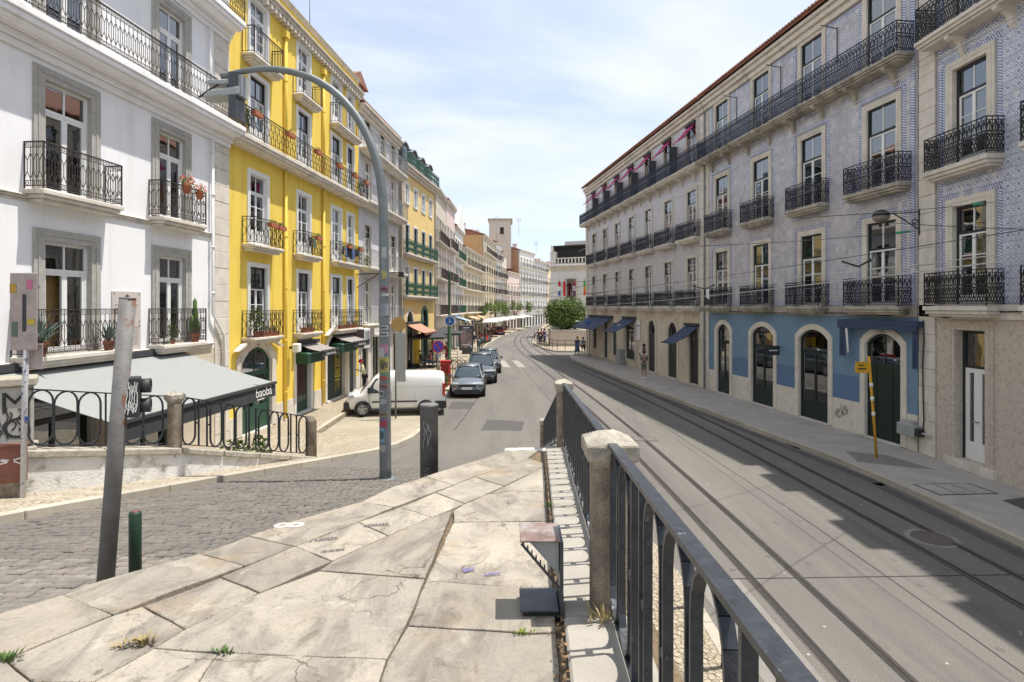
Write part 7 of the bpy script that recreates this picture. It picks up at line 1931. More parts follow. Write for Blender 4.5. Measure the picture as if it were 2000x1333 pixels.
def hatchback(label, loc, rz, paint, H=1.47, L=4.0, Wd=1.75, suv=False, group=None):
    t = thing('parked_car', label, 'car', loc, rz, group); w = Wd / 2; k = L / 4.0; g = (H - 1.47)
    st = [(-2.0, .74, .42, .80), (-1.93, .86, .28, .98 + g * .5), (-1.4, .97, .22, 1.0 + g * .5), (-.5, 1, .2, .98 + g * .5), (.5, 1, .2, .97 + g * .5), (1.05, .98, .2, .97 + g * .5), (1.55, .95, .2, .88 + g * .5), (1.86, .86, .22, .76 + g * .4), (1.97, .72, .3, .62 + g * .3), (2.0, .62, .36, .55 + g * .3)]
    rings = [ring(x * k, [(0, zb), (w * s * .85, zb), (w * s * .98, zb + .13), (w * s, zb + (zt - zb) * .5), (w * s * .975, zt - .09), (w * s * .86, zt), (0, zt + .05)]) for x, s, zb, zt in st]
    sub(part('body', loft(rings), paint, t), 2)
    zb = .95 + g * .5; zt = H
    gs = [(-1.88, .70, zb + .02, .72), (-1.62, .66, zt - .16, .60), (-1.2, .80, zt - .04, .62), (-.4, .82, zt, .64), (.2, .82, zt - .01, .64), (.42, .82, zt - .06, .62), (.85, .83, zb + .28, .66), (1.28, .78, zb - .02, .70)]
    rings = [ring(x * k, [(0, zb - .1), (w * .88, zb - .1), (w * .86, zb + .02), ((w * .86 + (wt * w / .875 * 1.0 - w * .86)) if z > zb + .1 else w * .84, max(zb + .03, z - .07)), (wt * w / .875 * .85, z), (0, z + .02)]) for x, _, z, wt in gs]
    sub(part('glasshouse', loft(rings), CARGLASS, t), 1)
    mb = MB(); mb.sm = True
    rr = [(-1.58, zt - .11, .50), (-1.2, zt - .005, .56), (-.4, zt + .035, .58), (.15, zt + .02, .58), (.36, zt - .03, .56)]
    for x, z, wy in rr: mb.v += [(x * k, -wy * w / .875, z), (x * k, 0, z + .025), (x * k, wy * w / .875, z)]
    for i in range(len(rr) - 1):
        for j in range(2): mb.face((3 * i + j, 3 * i + j + 1, 3 * i + 4 + j, 3 * i + 3 + j))
    ro = part('roof', mb, paint, t); so = ro.modifiers.new('s', 'SOLIDIFY'); so.thickness = .03
    for s_ in (-1, 1):
        mb = MB(); wy = w * s_
        mb.seg((.36 * k, wy * .66, zt - .04), (1.22 * k, wy * .84, zb), .025); mb.seg((-.35 * k, wy * .7, zt - .01), (-.38 * k, wy * .87, zb), .03); mb.seg((-1.4 * k, wy * .68, zt - .06), (-1.78 * k, wy * .80, zb), .05); mb.seg((-1.4 * k, wy * .68, zt - .02), (.36 * k, wy * .66, zt - .02), .02)
        part('pillar_trim', mb, paint, t)
        part('mirror', MB().box(.72 * k, .92 * k, *sorted((wy * .98, wy * 1.16)), zb + .0, zb + .14), paint, t)
        mb = MB(); mb.prism([(1.995 * k, wy * .50), (1.945 * k, wy * .78), (1.74 * k, wy * .945), (1.6 * k, wy * .9), (1.8 * k, wy * .5)], .66 + g * .4, .77 + g * .4); bevel(part('headlight', mb, mat('headlight_glass', (.5, .52, .53), .15, bmp=0), t), .02)
        part('fog_lamp', MB().lathe([(.05, 0), (.04, .05)], 10, (1.95 * k, wy * .68, .47), 'x'), ALLOY, t)
        part('sill', MB().box(-1.0 * k, 1.0 * k, *sorted((wy * .96, wy * 1.01)), .2, .34), PLASTIC, t)
        wheel(t, 1.25 * k, wy * .90, .31 + g * .25, s_); wheel(t, -1.22 * k, wy * .90, .31 + g * .25, s_)
        part('rear_light', MB().box(-1.98 * k, -1.88 * k, *sorted((wy * .6, wy * .85)), .75, .9), RED, t)
    part('grille', MB().box(1.86 * k, 2.0 * k, -w * .5, w * .5, .57 + g * .3, .70 + g * .3), PLASTIC, t); part('lower_grille', MB().box(1.84 * k, 2.01 * k, -w * .75, w * .75, .22, .43), PLASTIC, t); part('number_plate', MB().box(2.0 * k, 2.03 * k, -.26, .26, .45, .55), WPAINT, t)
    part('bonnet_badge', MB().box(1.95 * k, 1.99 * k, -.08, .08, .68 + g * .3, .72 + g * .3), ALLOY, t)
    return t
hatchback('metallic grey hatchback parked nearest in the left row, facing the camera', (-2.33, 30.3, .0), R(-88), CARG)
hatchback('darker grey off-road car parked directly behind the nearest hatchback', (-1.95, 35.6, .0), R(-87), CARD, H=1.66, L=4.4, Wd=1.86)
hatchback('dark grey car half hidden at the back of the parked row', (-1.75, 40.6, .0), R(-88), CARD, H=1.55, L=4.2, Wd=1.8)
hatchback('red small car parked by the cafe terrace in the distance', (-2.3, 92, .0), R(-75), RED, H=1.4, L=3.6, Wd=1.6)
# white van
def van(label, loc, rz):
    t = thing('white_van', label, 'van', loc, rz); w = .9
    st = [(-2.15, .93, .45, 1.62), (-2.12, .985, .34, 1.78), (-1.6, 1, .26, 1.84), (0, 1, .24, 1.85), (.5, 1, .24, 1.84), (.78, .99, .24, 1.78), (1.0, .985, .24, 1.60), (1.38, .97, .24, 1.16), (1.52, .96, .24, 1.07), (1.9, .90, .24, .98), (2.08, .80, .28, .80), (2.14, .68, .34, .62)]
    rings = []
    for x, s, zb, zt in st:
        inn = .90 if zt > 1.3 else .86
        rings.append(ring(x, [(0, zb), (w * s * .9, zb), (w * s, zb + .14), (w * s, min(.85, zt - .14)), (w * s * (.975 if zt > 1.3 else .97), max(min(.9, zt - .1), zt - .42)), (w * s * inn, zt - .07), (w * s * .74, zt), (0, zt + .02)]))
    sub(part('body', loft(rings), CARW, t), 2)
    mb = MB(); mb.v = [(.90, -.66, 1.70), (.90, .66, 1.70), (1.40, .80, 1.14), (1.40, -.80, 1.14)]
    mb.v = [(x + .045, y, z + .03) for x, y, z in mb.v]; mb.face((0, 3, 2, 1)); part('windscreen', mb, CARGLASS, t)
    for s_ in (-1, 1):
        yw = s_ * (w + .006)
        mb = MB(); mb.v = [(.22, yw * .985, 1.0), (.98, yw * .985, 1.0), (1.18, yw * .965, 1.08), (.82, yw * .90, 1.62), (.24, yw * .90, 1.64)]; mb.face((0, 1, 2, 3, 4)); part('side_window', mb, CARGLASS, t)
        part('door_seam', MB().seg((.16, yw, .35), (.16, yw * .985, 1.0), .006).seg((.16, yw * .985, 1.0), (.16, yw * .9, 1.66), .006).seg((1.08, yw * .985, .5), (1.1, yw * .985, 1.0), .006), GROOVE, t)
        part('door_seam', MB().seg((-.85, yw, .35), (-.85, yw * .985, 1.0), .004).seg((-1.95, yw * .99, 1.25), (.1, yw * .985, 1.25), .005), PANELL, t)
        part('rubbing_strip', MB().box(-.95, .98, *sorted((yw * .99, yw * 1.02)), .60, .66), PLASTIC, t); part('sill', MB().box(-1.0, 1.0, *sorted((yw * .98, yw * 1.005)), .24, .32), PLASTIC, t)
        part('door_handle', MB().box(.22, .42, *sorted((yw, yw * 1.03)), .88, .92), PLASTIC, t); part('mirror', MB().box(.98, 1.14, *sorted((yw * 1.0, yw * 1.2)), 1.02, 1.26), PLASTIC, t)
        part('rear_light', MB().box(-2.155, -2.04, *sorted((yw * .84, yw * .99)), .85, 1.38), RED, t); bevel(part('headlight', MB().box(1.72, 2.0, *sorted((yw * .62, yw * .93)), .78, .95), mat('headlight_glass', (.5, .52, .53), .15, bmp=0), t), .04, 2)
        wheel(t, 1.36, s_ * .82, .31, s_); wheel(t, -1.32, s_ * .82, .31, s_)
        part('bumper_corner', MB().box(-2.2, -1.72, *sorted((yw * .9, yw * 1.01)), .3, .62), PLASTIC, t)
    bevel(part('rear_bumper', MB().box(-2.22, -2.05, -.84, .84, .3, .55), PLASTIC, t), .03, 2); bevel(part('front_bumper', MB().box(1.9, 2.2, -.78, .78, .26, .62), PLASTIC, t), .06, 3)
    part('rear_window', MB().box(-2.165, -2.13, -.66, -.06, 1.15, 1.55), CARGLASS, t); part('rear_window', MB().box(-2.165, -2.13, .06, .66, 1.15, 1.55), CARGLASS, t); part('number_plate', MB().box(-2.16, -2.14, -.26, .26, .68, .79), WPAINT, t); part('door_seam', MB().seg((-2.155, 0, .5), (-2.15, 0, 1.7), .006), GROOVE, t)
    return t
v = van('white delivery van parked across the bay in front of the yellow house', (-5.02, 24.5, .02), R(187))
v.scale = (.97, .97, .97)

# ---------------------------------------------------------------- people
def person(label, loc, rz, h=1.7, top=CL_WHITE, legs=CL_BLACK, hair=HAIR, skin=SKIN, pose='stand', shorts=False, cap=None, bag=None, group=None, skirt=False):
    t = thing('person', label, 'person', loc, rz, group); k = h / 1.72
    sit = pose == 'sit'
    hz = .48 if sit else .93
    V = {'pel': (0, 0, hz), 'waist': (0, 0, hz + .18), 'chest': (0, -.01, hz + .40), 'neck': (0, -.01, hz + .55), 'headb': (0, -.02, hz + .62), 'head': (0, -.03, hz + .72), 'headt': (0, -.02, hz + .79)}
    rad = {'pel': .135, 'waist': .115, 'chest': .14, 'neck': .052, 'headb': .06, 'head': .098, 'headt': .07}
    if pose == 'lean':
        for n_ in V:
            x, y, z = V[n_]; f = max(0, z - hz); V[n_] = (x, y - f * .28, z)
    Ed = [('pel', 'waist'), ('waist', 'chest'), ('chest', 'neck'), ('neck', 'headb'), ('headb', 'head'), ('head', 'headt')]
    cx, cy, cz = V['chest']
    for s_, n_ in ((-1, 'l'), (1, 'r')):
        V['sh' + n_] = (s_ * .18, cy, cz + .07); rad['sh' + n_] = .06
        if pose in ('phone', 'lean'): el, wr, hd = (s_ * .22, cy - .05, cz - .2), (s_ * .08, cy - .26, cz - .12), (s_ * .04, cy - .32, cz - .10)
        elif sit: el, wr, hd = (s_ * .22, cy - .05, cz - .22), (s_ * .14, cy - .28, cz - .25), (s_ * .12, cy - .36, cz - .25)
        elif pose == 'hips': el, wr, hd = (s_ * .34, cy + .02, cz - .18), (s_ * .2, cy - .08, cz - .36), (s_ * .16, cy - .1, cz - .38)
        else: el, wr, hd = (s_ * .24, cy + .02, cz - .2), (s_ * .25, cy - .05, cz - .45), (s_ * .25, cy - .07, cz - .54)
        V['el' + n_], V['wr' + n_], V['hd' + n_] = el, wr, hd; rad['el' + n_], rad['wr' + n_], rad['hd' + n_] = .042, .028, .035
        Ed += [('chest', 'sh' + n_), ('sh' + n_, 'el' + n_), ('el' + n_, 'wr' + n_), ('wr' + n_, 'hd' + n_)]
        d = (Vector(hd) - Vector(wr)).normalized()
        for q in range(4):
            f = Vector(hd) + d * (.07 - .01 * abs(q - 1)) + Vector((s_ * .0 + (q - 1.5) * .018, (q - 1.5) * .004, 0)); V['f%d' % q + n_] = tuple(f); rad['f%d' % q + n_] = .010; Ed.append(('hd' + n_, 'f%d' % q + n_))
        V['th' + n_] = tuple(Vector(wr) + d * .06 + Vector((-s_ * .045, -.01, 0))); rad['th' + n_] = .011; Ed.append(('wr' + n_, 'th' + n_))
        if sit: kn, an, ft = (s_ * .11, -.42, hz + .0), (s_ * .12, -.42, .09), (s_ * .13, -.56, .04)
        elif pose == 'walk': kn, an, ft = (s_ * .09, -.10 * s_ - .02, .50), (s_ * .09, -.16 * s_ + .06, .09), (s_ * .09, -.16 * s_ - .08, .04)
        else: kn, an, ft = (s_ * .10, -.02, .50), (s_ * .11, .02, .09), (s_ * .13, -.12, .04)
        V['hp' + n_], V['kn' + n_], V['an' + n_], V['ft' + n_] = (s_ * .09, 0, hz - .04), kn, an, ft
        rad['hp' + n_], rad['kn' + n_], rad['an' + n_], rad['ft' + n_] = .09, .058, .04, .042
        Ed += [('pel', 'hp' + n_), ('hp' + n_, 'kn' + n_), ('kn' + n_, 'an' + n_), ('an' + n_, 'ft' + n_)]
    def skin_mesh(name, names, grow, m, lv=1, root='pel'):
        idx = {n_: i for i, n_ in enumerate(names)}
        me = bpy.data.meshes.new(name); me.from_pydata([tuple(c * k for c in V[n_]) for n_ in names], [(idx[a], idx[b]) for a, b in Ed if a in idx and b in idx], [])
        o = put(name, me, t); me.materials.append(m)
        sk = o.modifiers.new('skin', 'SKIN'); 
        for i, n_ in enumerate(names):
            s2 = me.skin_vertices[0].data[i]; r_ = (rad[n_] + grow) * k; s2.radius = (r_, r_ * (.72 if n_ in ('pel', 'waist', 'chest') else 1)); s2.use_root = n_ == root
        sk.use_smooth_shade = True
        sb = o.modifiers.new('sub', 'SUBSURF'); sb.levels = sb.render_levels = lv
        return o
    skin_mesh('body', list(V), 0, skin)
    skin_mesh('shirt', ['pel', 'waist', 'chest', 'shl', 'shr', 'ell', 'elr'], .018, top, root='chest')
    if skirt:
        mb = MB(); mb.lathe([(.13 * k, hz + .15), (.18 * k, hz - .05), (.26 * k, .35)], 14); part('skirt', mb, legs, t)
    else: skin_mesh('trousers', ['pel', 'hpl', 'hpr', 'knl', 'knr'] + ([] if shorts else ['anl', 'anr']), .017, legs)
    hx, hy, hzz = V['head']
    part('hair' if not cap else 'cap', MB().lathe([(.001, .13), (.07, .11), (.105, .05), (.112, 0), (.10, -.04)] , 12, (hx * k, (hy + .018) * k, (hzz) * k)), cap or hair, t)
    part('nose', MB().box((hx - .012) * k, (hx + .012) * k, (hy - .125) * k, (hy - .09) * k, (hzz - .04) * k, (hzz) * k), skin, t)
    for s_ in (-1, 1): part('eye', MB().box((hx + s_ * .035 - .012) * k, (hx + s_ * .035 + .012) * k, (hy - .104) * k, (hy - .09) * k, (hzz + .0) * k, (hzz + .014) * k), INK, t)
    for n_ in ('l', 'r'):
        x, y, z = V['an' + n_]; part('shoe', MB().box((x - .045) * k, (x + .045) * k, (y - .19) * k, (y + .06) * k, 0, .085 * k), CL_WHITE if shorts else CL_BLACK, t)
    if bag: bevel(part('shoulder_bag', MB().box(.2 * k, .3 * k, -.15 * k, .12 * k, .8 * k, 1.1 * k), bag, t), .02)
    return t
person('person with red cap and pale yellow shirt reading a phone by the grey house wall', (-7.55, 28.9, .2), R(-70), 1.68, CL_PALE, CL_BLACK, pose='lean', cap=CAPR)
person('man in white T-shirt and pale trousers standing with hands on hips at a doorway', (9.25, 39.5, .14), R(-10), 1.82, CL_WHITE, CL_BEIGE, skin=SKIND, pose='hips')
person('woman in grey-green top and shorts standing on the right-hand pavement', (8.25, 35.2, .14), R(5), 1.68, CL_GREEN, CL_GREEN, pose='phone', shorts=True)
person('person in long dark blue dress walking past the navy awning', (6.05, 52.2, .14), R(20), 1.7, CL_BLUE, CL_BLUE, hair=HAIRO, pose='walk', skirt=True)
person('dark-haired person in light blue top beside the person in the long dark dress', (6.65, 52.6, .14), R(10), 1.6, cloth('light_blue_cloth', (.35, .42, .6)), CL_BLACK, pose='walk', shorts=True)
person('person in dark red standing by the cafe rail near the green tram pole', (-5.05, 43.9, .13), R(0), 1.72, CL_RED, CL_RED, shorts=True, pose='phone')
person('person seated left at the cafe under the black parasol', (-6.9, 41.8, .13), R(60), 1.7, CL_BLACK, CL_BEIGE, pose='sit')
person('person in pink top seated at the cafe under the black parasol', (-6.0, 41.6, .13), R(-70), 1.7, CL_PINK, CL_BLUE, pose='sit')
person('person in light blue seated next to the no-parking sign', (-5.5, 41.9, .13), R(-90), 1.7, cloth('light_blue_cloth', (.35, .42, .6)), CL_BEIGE, pose='sit')
person('dark-clad person standing in the arched cafe doorway', (-7.6, 42.3, .13), R(-60), 1.75, CL_BLACK, CL_BLACK)
rnd = random.Random(5)
tops = [CL_BLACK, CL_RED, CL_BLUE, CL_WHITE, CL_GREEN]
for k, (x, y, lab) in enumerate(((3.2, 68, 'person in dark clothes leaning on the square railing, leftmost'), (3.55, 68.6, 'person in red standing at the square railing'), (4.0, 69.2, 'person in blue behind the one in red at the square'), (4.1, 72, 'person in black crossing the square towards the tree'), (5.3, 66.5, 'person in black and white near the planter wall'), (3.9, 74, 'person farthest back at the edge of the square'))):
    person(lab, (x, y, .14), R(rnd.uniform(-60, 60)), rnd.uniform(1.6, 1.8), tops[[0, 1, 2, 0, 0, 4][k]], CL_BLACK if k % 2 else CL_BLUE, pose=('hips', 'phone', 'stand')[k % 3])
CRL = ['in black near the ad panel', 'in white walking past the dark awning', 'in red at the first cafe table', 'in blue between cafe tables', 'in grey-green near the first parasol', 'in black under the first parasol', 'in white under the first parasol', 'in red between the two parasols', 'in blue beside the second parasol', 'in grey-green past the second parasol', 'in black near the third parasol', 'in white under the third parasol', 'in red at the far cafe edge', 'in blue at the far end of the terrace']
for k, lab in enumerate(CRL):
    y = 66 + k * 3.1; x = -4.6 + max(0, (y - 78)) * .085 + rnd.uniform(-.7, .5)
    person('distant cafe guest ' + lab, (x, y, .13), R(rnd.uniform(-90, 90)), rnd.uniform(1.6, 1.8), [CL_BLACK, CL_WHITE, CL_RED, CL_BLUE, CL_GREEN][k % 5], CL_BLACK, pose=('stand', 'phone', 'walk')[k % 3], group='guests at the distant cafe')

# ---------------------------------------------------------------- left middle distance: cafe, signs, tram pole
def parasol(label, loc, r, h, m, sides=4, group=None, rz=0):
    t = thing('parasol', label, 'parasol', loc, rz, group); mb = MB()
    mb.v = [(0, 0, h + .45)]
    n = sides * 4
    for i in range(n):
        a = 2 * math.pi * i / n; q = 1 / max(abs(math.cos(a)), abs(math.sin(a))) if sides == 4 else 1
        mb.v.append((r * q * math.cos(a), r * q * math.sin(a), h - .02 * math.cos(sides * a)))
    for i in range(n): mb.v.append((mb.v[1 + i][0], mb.v[1 + i][1], mb.v[1 + i][2] - .14))
    for i in range(n): j = (i + 1) % n; mb.face((0, 1 + i, 1 + j)); mb.face((1 + i, 1 + n + i, 1 + n + j, 1 + j))
    part('canopy', mb, m, t); part('pole', MB().tube([(0, 0, 0), (0, 0, h + .4)], .03, 8), ALLOY, t); part('base', MB().lathe([(.3, 0), (.3, .08), (.05, .1)], 12), PLASTIC, t)
    return t
parasol('black square parasol over the small cafe terrace, left of the pair', (-6.2, 42.2, .13), 1.25, 2.25, AWND, group='black parasols'); parasol('black square parasol over the small cafe terrace, right of the pair', (-5.3, 46.0, .13), 1.2, 2.35, AWND, group='black parasols')
CW = mat('cream_parasol_cloth', (.50, .48, .43), .85)
for k, (x, y, r_) in enumerate(((-4.0, 80, 1.9), (-3.3, 85, 1.9), (-2.5, 91, 2.0), (-1.4, 99, 2.0), (.4, 110, 2.2), (2.6, 124, 2.2))):
    parasol('cream cafe parasol by the distant road, ' + ['nearest of the row', 'second of the row', 'third of the row', 'fourth of the row', 'fifth of the row', 'farthest of the row'][k], (x, y, .13), r_, 2.35, CW, group='cream parasols down the street')
def cafe_set(label, x, y, rz):
    t = thing('cafe_table', label, 'table', (x, y, .13), rz); part('top', MB().lathe([(.33, .72), (.33, .75)], 14), ALLOY, t); part('leg', MB().tube([(0, 0, 0), (0, 0, .72)], .025, 6), ALLOY, t); part('foot', MB().box(-.25, .25, -.03, .03, 0, .03), ALLOY, t); part('foot', MB().box(-.03, .03, -.25, .25, 0, .03), ALLOY, t)
def chair(label, x, y, rz, m=None, group=None):
    t = thing('cafe_chair', label, 'chair', (x, y, .13), rz, group); m = m or IRON
    part('seat', MB().box(-.2, .2, -.2, .2, .43, .46), m, t); part('backrest', MB().box(-.2, .2, .18, .2, .6, .88), m, t)
    for a in (-.18, .18):
        for b in (-.18, .18): part('leg', MB().box(a - .013, a + .013, b - .013, b + .013, 0, .88 if b > 0 else .43), m, t)
cafe_set('round cafe table under the left black parasol', -6.5, 41.3, 0); cafe_set('round cafe table by the cafe rail', -5.4, 42.4, 0)
chair('dark cafe chair of the left-hand guest', -6.95, 41.85, R(-120)); chair('dark cafe chair of the guest in pink', -5.95, 41.6, R(110)); chair('dark cafe chair beside the cafe rail', -5.45, 41.9, R(90)); chair('empty dark cafe chair at the front of the small terrace', -6.4, 40.5, R(180))
for k in range(26):
    y = 72 + k * 1.5; x = -3.2 + max(0, (y - 84)) * .1 - (k % 2) * .9
    chair('reddish cafe chair in the distant terrace row, number %s from the near end' % ['one', 'two', 'three', 'four', 'five', 'six', 'seven', 'eight', 'nine', 'ten', 'eleven', 'twelve', 'thirteen', 'fourteen', 'fifteen', 'sixteen', 'seventeen', 'eighteen', 'nineteen', 'twenty', 'twenty one', 'twenty two', 'twenty three', 'twenty four', 'twenty five', 'twenty six'][k], x, y, R(k * 47), mat('red_brown_chair', (.16, .05, .035), .7), 'distant red-brown cafe chairs')
t = thing('cafe_rail', 'thin dark metal barrier in front of the small cafe terrace', 'barrier', (-6.9, 40.2, .13))
for i in range(5): part('post', MB().box(i * .75 - .015, i * .75 + .015, -.015, .015, 0, 1.35), IRON, t)
for z in (1.32, 1.1): part('rail', MB().box(0, 3.0, -.01, .01, z - .015, z + .015), IRON, t)
t = thing('menu_board', 'tall yellow menu board standing by the cafe doorway', 'board', (-7.05, 41.5, .13)); part('board', MB().box(-.22, .22, -.03, .03, .3, 2.1), mat('yellow_board', (.62, .42, .03), .6), t); part('foot', MB().box(-.25, .25, -.2, .2, 0, .3), IRON, t)
t = thing('tram_pole', 'tall green tram pole with ornamental collar and round blue sign', 'pole', (-4.85, 43.6, .13))
PG = mat('faded_green_pole', (.06, .13, .07), .7, var=.3, vs=2)
part('pole', MB().lathe([(.2, 0), (.2, .4), (.13, .5), (.13, 3.0), (.10, 3.1), (.09, 7.0), (.12, 7.05), (.12, 7.15), (.02, 7.4)], 14), PG, t); part('cross_arm', MB().seg((-.1, 0, 6.6), (.9, 0, 6.7), .03).seg((.0, 0, 6.1), (.6, 0, 6.66), .02), PG, t)
sg = part('blue_sign', MB().lathe([(.34, 0), (.34, .03)], 24, (.05, -.15, 3.4), 'y'), mat('sign_blue', (.02, .13, .42), .5, bmp=0), t); part('white_rim', MB().lathe([(.40, -.01), (.40, .0)], 24, (.05, -.15, 3.4), 'y'), WPAINT, sg)
part('symbol', MB().seg((.0, -.19, 3.25), (.05, -.19, 3.45), .025, .004, up=(0, 1, 0)).seg((.05, -.19, 3.45), (.1, -.19, 3.25), .025, .004, up=(0, 1, 0)).lathe([(.04, 0), (.04, .005)], 8, (.05, -.185, 3.55), 'y'), WPAINT, t)
t = thing('no_parking_sign', 'round blue and red no-parking sign on a thin pole behind the white van', 'sign', (-3.72, 28.4, .05))
part('pole', MB().tube([(0, 0, 0), (0, 0, 2.75)], .03, 8), GALVL, t); part('face', MB().lathe([(.25, 0), (.25, .02)], 24, (0, -.05, 2.55), 'y'), mat('sign_violet_blue', (.05, .05, .42), .5, bmp=0), t); part('red_rim', MB().lathe([(.31, -.01), (.31, .005)], 24, (0, -.05, 2.55), 'y'), RED, t); part('red_bar', MB().seg((-.17, -.078, 2.72), (.17, -.078, 2.38), .025, .003, up=(0, 1, 0)), RED, t)
t = thing('traffic_sign', 'back of a tan round sign above a tall pale plate right behind the lamp post', 'sign', (-4.75, 23.0, .05))
part('pole', MB().tube([(0, 0, 0), (0, 0, 4.1)], .035, 8), GALVL, t); part('round_plate', MB().lathe([(.30, 0), (.30, .02)], 24, (.12, -.05, 3.85), 'y'), mat('tan_sign_back', (.42, .27, .10), .6), t); bevel(part('plate', MB().box(-.0, .42, -.06, -.04, 1.5, 3.5), PANELL, t), .01)
t = thing('advert_panel', 'dark free-standing advertising panel with a poster on the left pavement', 'advertising panel', (-4.35, 53.5, .13), R(6))
bevel(part('frame', MB().box(-.68, .68, -.1, .1, .35, 2.75), PANEL, t), .03); part('leg', MB().box(-.4, .4, -.08, .08, 0, .35), PANEL, t)
po = part('poster', MB().box(-.52, .52, -.115, -.10, .6, 2.35), mat('poster_print', (.22, .20, .20), .4, var=.6, vs=2.5, stain=(.45, .28, .25), stain_lo=.45, stain_hi=.6, stain_amt=.8, ss=1.4), t); part('poster_heading', MB().box(-.3, .3, -.12, -.116, 2.45, 2.55), WINK, t); part('poster_text', MB().box(-.35, .35, -.12, -.116, .85, .93), WINK, t)
for k, (x, y) in enumerate(((-3.75, 50.5), (-3.55, 60), (-3.45, 64))):
    t = thing('litter_bin', 'dark litter bin on the left pavement, ' + ['in front of the advertising panel', 'behind the advertising panel', 'farthest along the kerb'][k], 'bin', (x, y, .13)); part('bin', MB().lathe([(.2, .3), (.24, 1.0), (.2, 1.0)], 10), PANEL, t); part('stand', MB().box(-.04, .04, -.04, .04, 0, .4), PANEL, t)
for k in range(7):
    y = 47 + k * 3.0; t = thing('kerb_bollard', 'thin dark bollard on the left kerb beyond the parked cars, ' + ['first', 'second', 'third', 'fourth', 'fifth', 'sixth', 'seventh'][k] + ' in the row', 'bollard', (-3.3 + k * .02, y, .13), 0, 'bollards along the left kerb'); part('post', MB().lathe([(.05, 0), (.045, .9), (.001, .95)], 8), BOLG, t)
# planting, red cabinet and trellis behind the van
t = thing('red_cabinet', 'red street cabinet standing behind the white van', 'cabinet', (-3.8, 32.2, .13)); bevel(part('cabinet', MB().box(-.25, .25, -.25, .25, 0, 1.35), RED, t), .03); part('cap', MB().box(-.28, .28, -.28, .28, 1.35, 1.42), RED, t); part('door', MB().box(-.2, .2, -.262, -.25, .15, 1.2), mat('darker_red', (.3, .02, .02), .5), t)
t = thing('wicker_screen', 'tan wicker screen round the little planting beside the parked hatchback', 'screen', (-4.4, 33.2, .13))
for i in range(16): part('stake', MB().box(i * .13 - .03, i * .13 + .02, -.02, .02, 0, 1.0 + .1 * math.sin(i * 3)), mat('tan_wicker', (.40, .27, .13), .9, var=.4, vs=14), t)
for z in (.3, .8): part('cross_withe', MB().box(-.05, 2.0, -.04, -.02, z, z + .05), WOOD, t)
for k, (x, y) in enumerate(((-3.75, 29.6), (-4.1, 30.8), (-3.7, 31.5), (-4.3, 32.4))): potted('yellow-green shrub in the planting behind the van, ' + ['nearest the road', 'in front of the red cabinet', 'beside the red cabinet', 'against the wicker screen'][k], (x, y, .05), 0, 'bush', 100 + k, .8)
t = thing('bicycle_rack', 'low dark bicycles leaning together beside the green tram pole', 'bicycle rack', (-3.9, 40.5, .13))
for i in range(3):
    bk = part('wheel', MB().tube([(.3 * math.cos(a * .524), 0, .32 + .3 * math.sin(a * .524)) for a in range(12)], .018, 5, closed=True), RUBBER, t, (i * .3 - .9, i * .25, 0), (0, 0, .3)); part('wheel', MB().tube([(.3 * math.cos(a * .524), 0, .32 + .3 * math.sin(a * .524)) for a in range(12)], .018, 5, closed=True), RUBBER, t, (i * .3 + .1, i * .25, 0), (0, 0, .3)); part('frame', MB().seg((-.9 + i * .3, i * .25, .32), (-.4 + i * .3, i * .25, .75), .018).seg((-.4 + i * .3, i * .25, .75), (.1 + i * .3, i * .25, .32), .018).seg((-.7 + i * .3, i * .25, .8), (.0 + i * .3, i * .25, .85), .018), IRON, t)
for k in range(3):
    y = 68.5 + k * 1.6; t = thing('scooter', 'parked scooter by the left kerb, ' + ['nearest of three, black', 'middle of three, red', 'farthest of three, dark'][k], 'scooter', (-3.4 + k * .2, y, .13), R(70)); pm = [PLASTIC, RED, CARD][k]
    part('wheel', MB().lathe([(.24, -.05), (.24, .05)], 14, (-.6, 0, .24), 'y'), RUBBER, t); part('wheel', MB().lathe([(.24, -.05), (.24, .05)], 14, (.6, 0, .24), 'y'), RUBBER, t)
    bevel(part('body', MB().prism_xz([(-.75, .45), (-.2, .25), (.25, .25), (.45, .9), (.38, .95), (.15, .45), (-.1, .5), (-.2, .78), (-.75, .75)], -.14, .14), pm, t), .03); part('handlebar', MB().seg((.42, -.3, 1.05), (.42, .3, 1.05), .02).seg((.6, 0, .24), (.42, 0, 1.05), .025), PLASTIC, t)
awning('cream shop awning beyond the pinkish house', (lambda b: b)([x for x in [L4]][0]), 100, 101, 3, 2, 1, CW) if False else None
def free_awning(label, x, y, rz, w, z, out, m):
    t = thing('awning', label, 'awning', (x, y, 0), rz); mb = MB(); mb.v = [(-w / 2, 0, z), (w / 2, 0, z), (w / 2, -out, z - .7), (-w / 2, -out, z - .7), (-w / 2, -out, z - .95), (w / 2, -out, z - .95)]; mb.face((0, 3, 2, 1)); mb.face((3, 4, 5, 2)); o = part('cloth', mb, m, t); so = o.modifiers.new('s', 'SOLIDIFY'); so.thickness = .02; part('arm', MB().seg((-w / 2 + .1, 0, z - .5), (-w / 2 + .1, -out, z - .7), .02).seg((w / 2 - .1, 0, z - .5), (w / 2 - .1, -out, z - .7), .02), IRON, t); return t
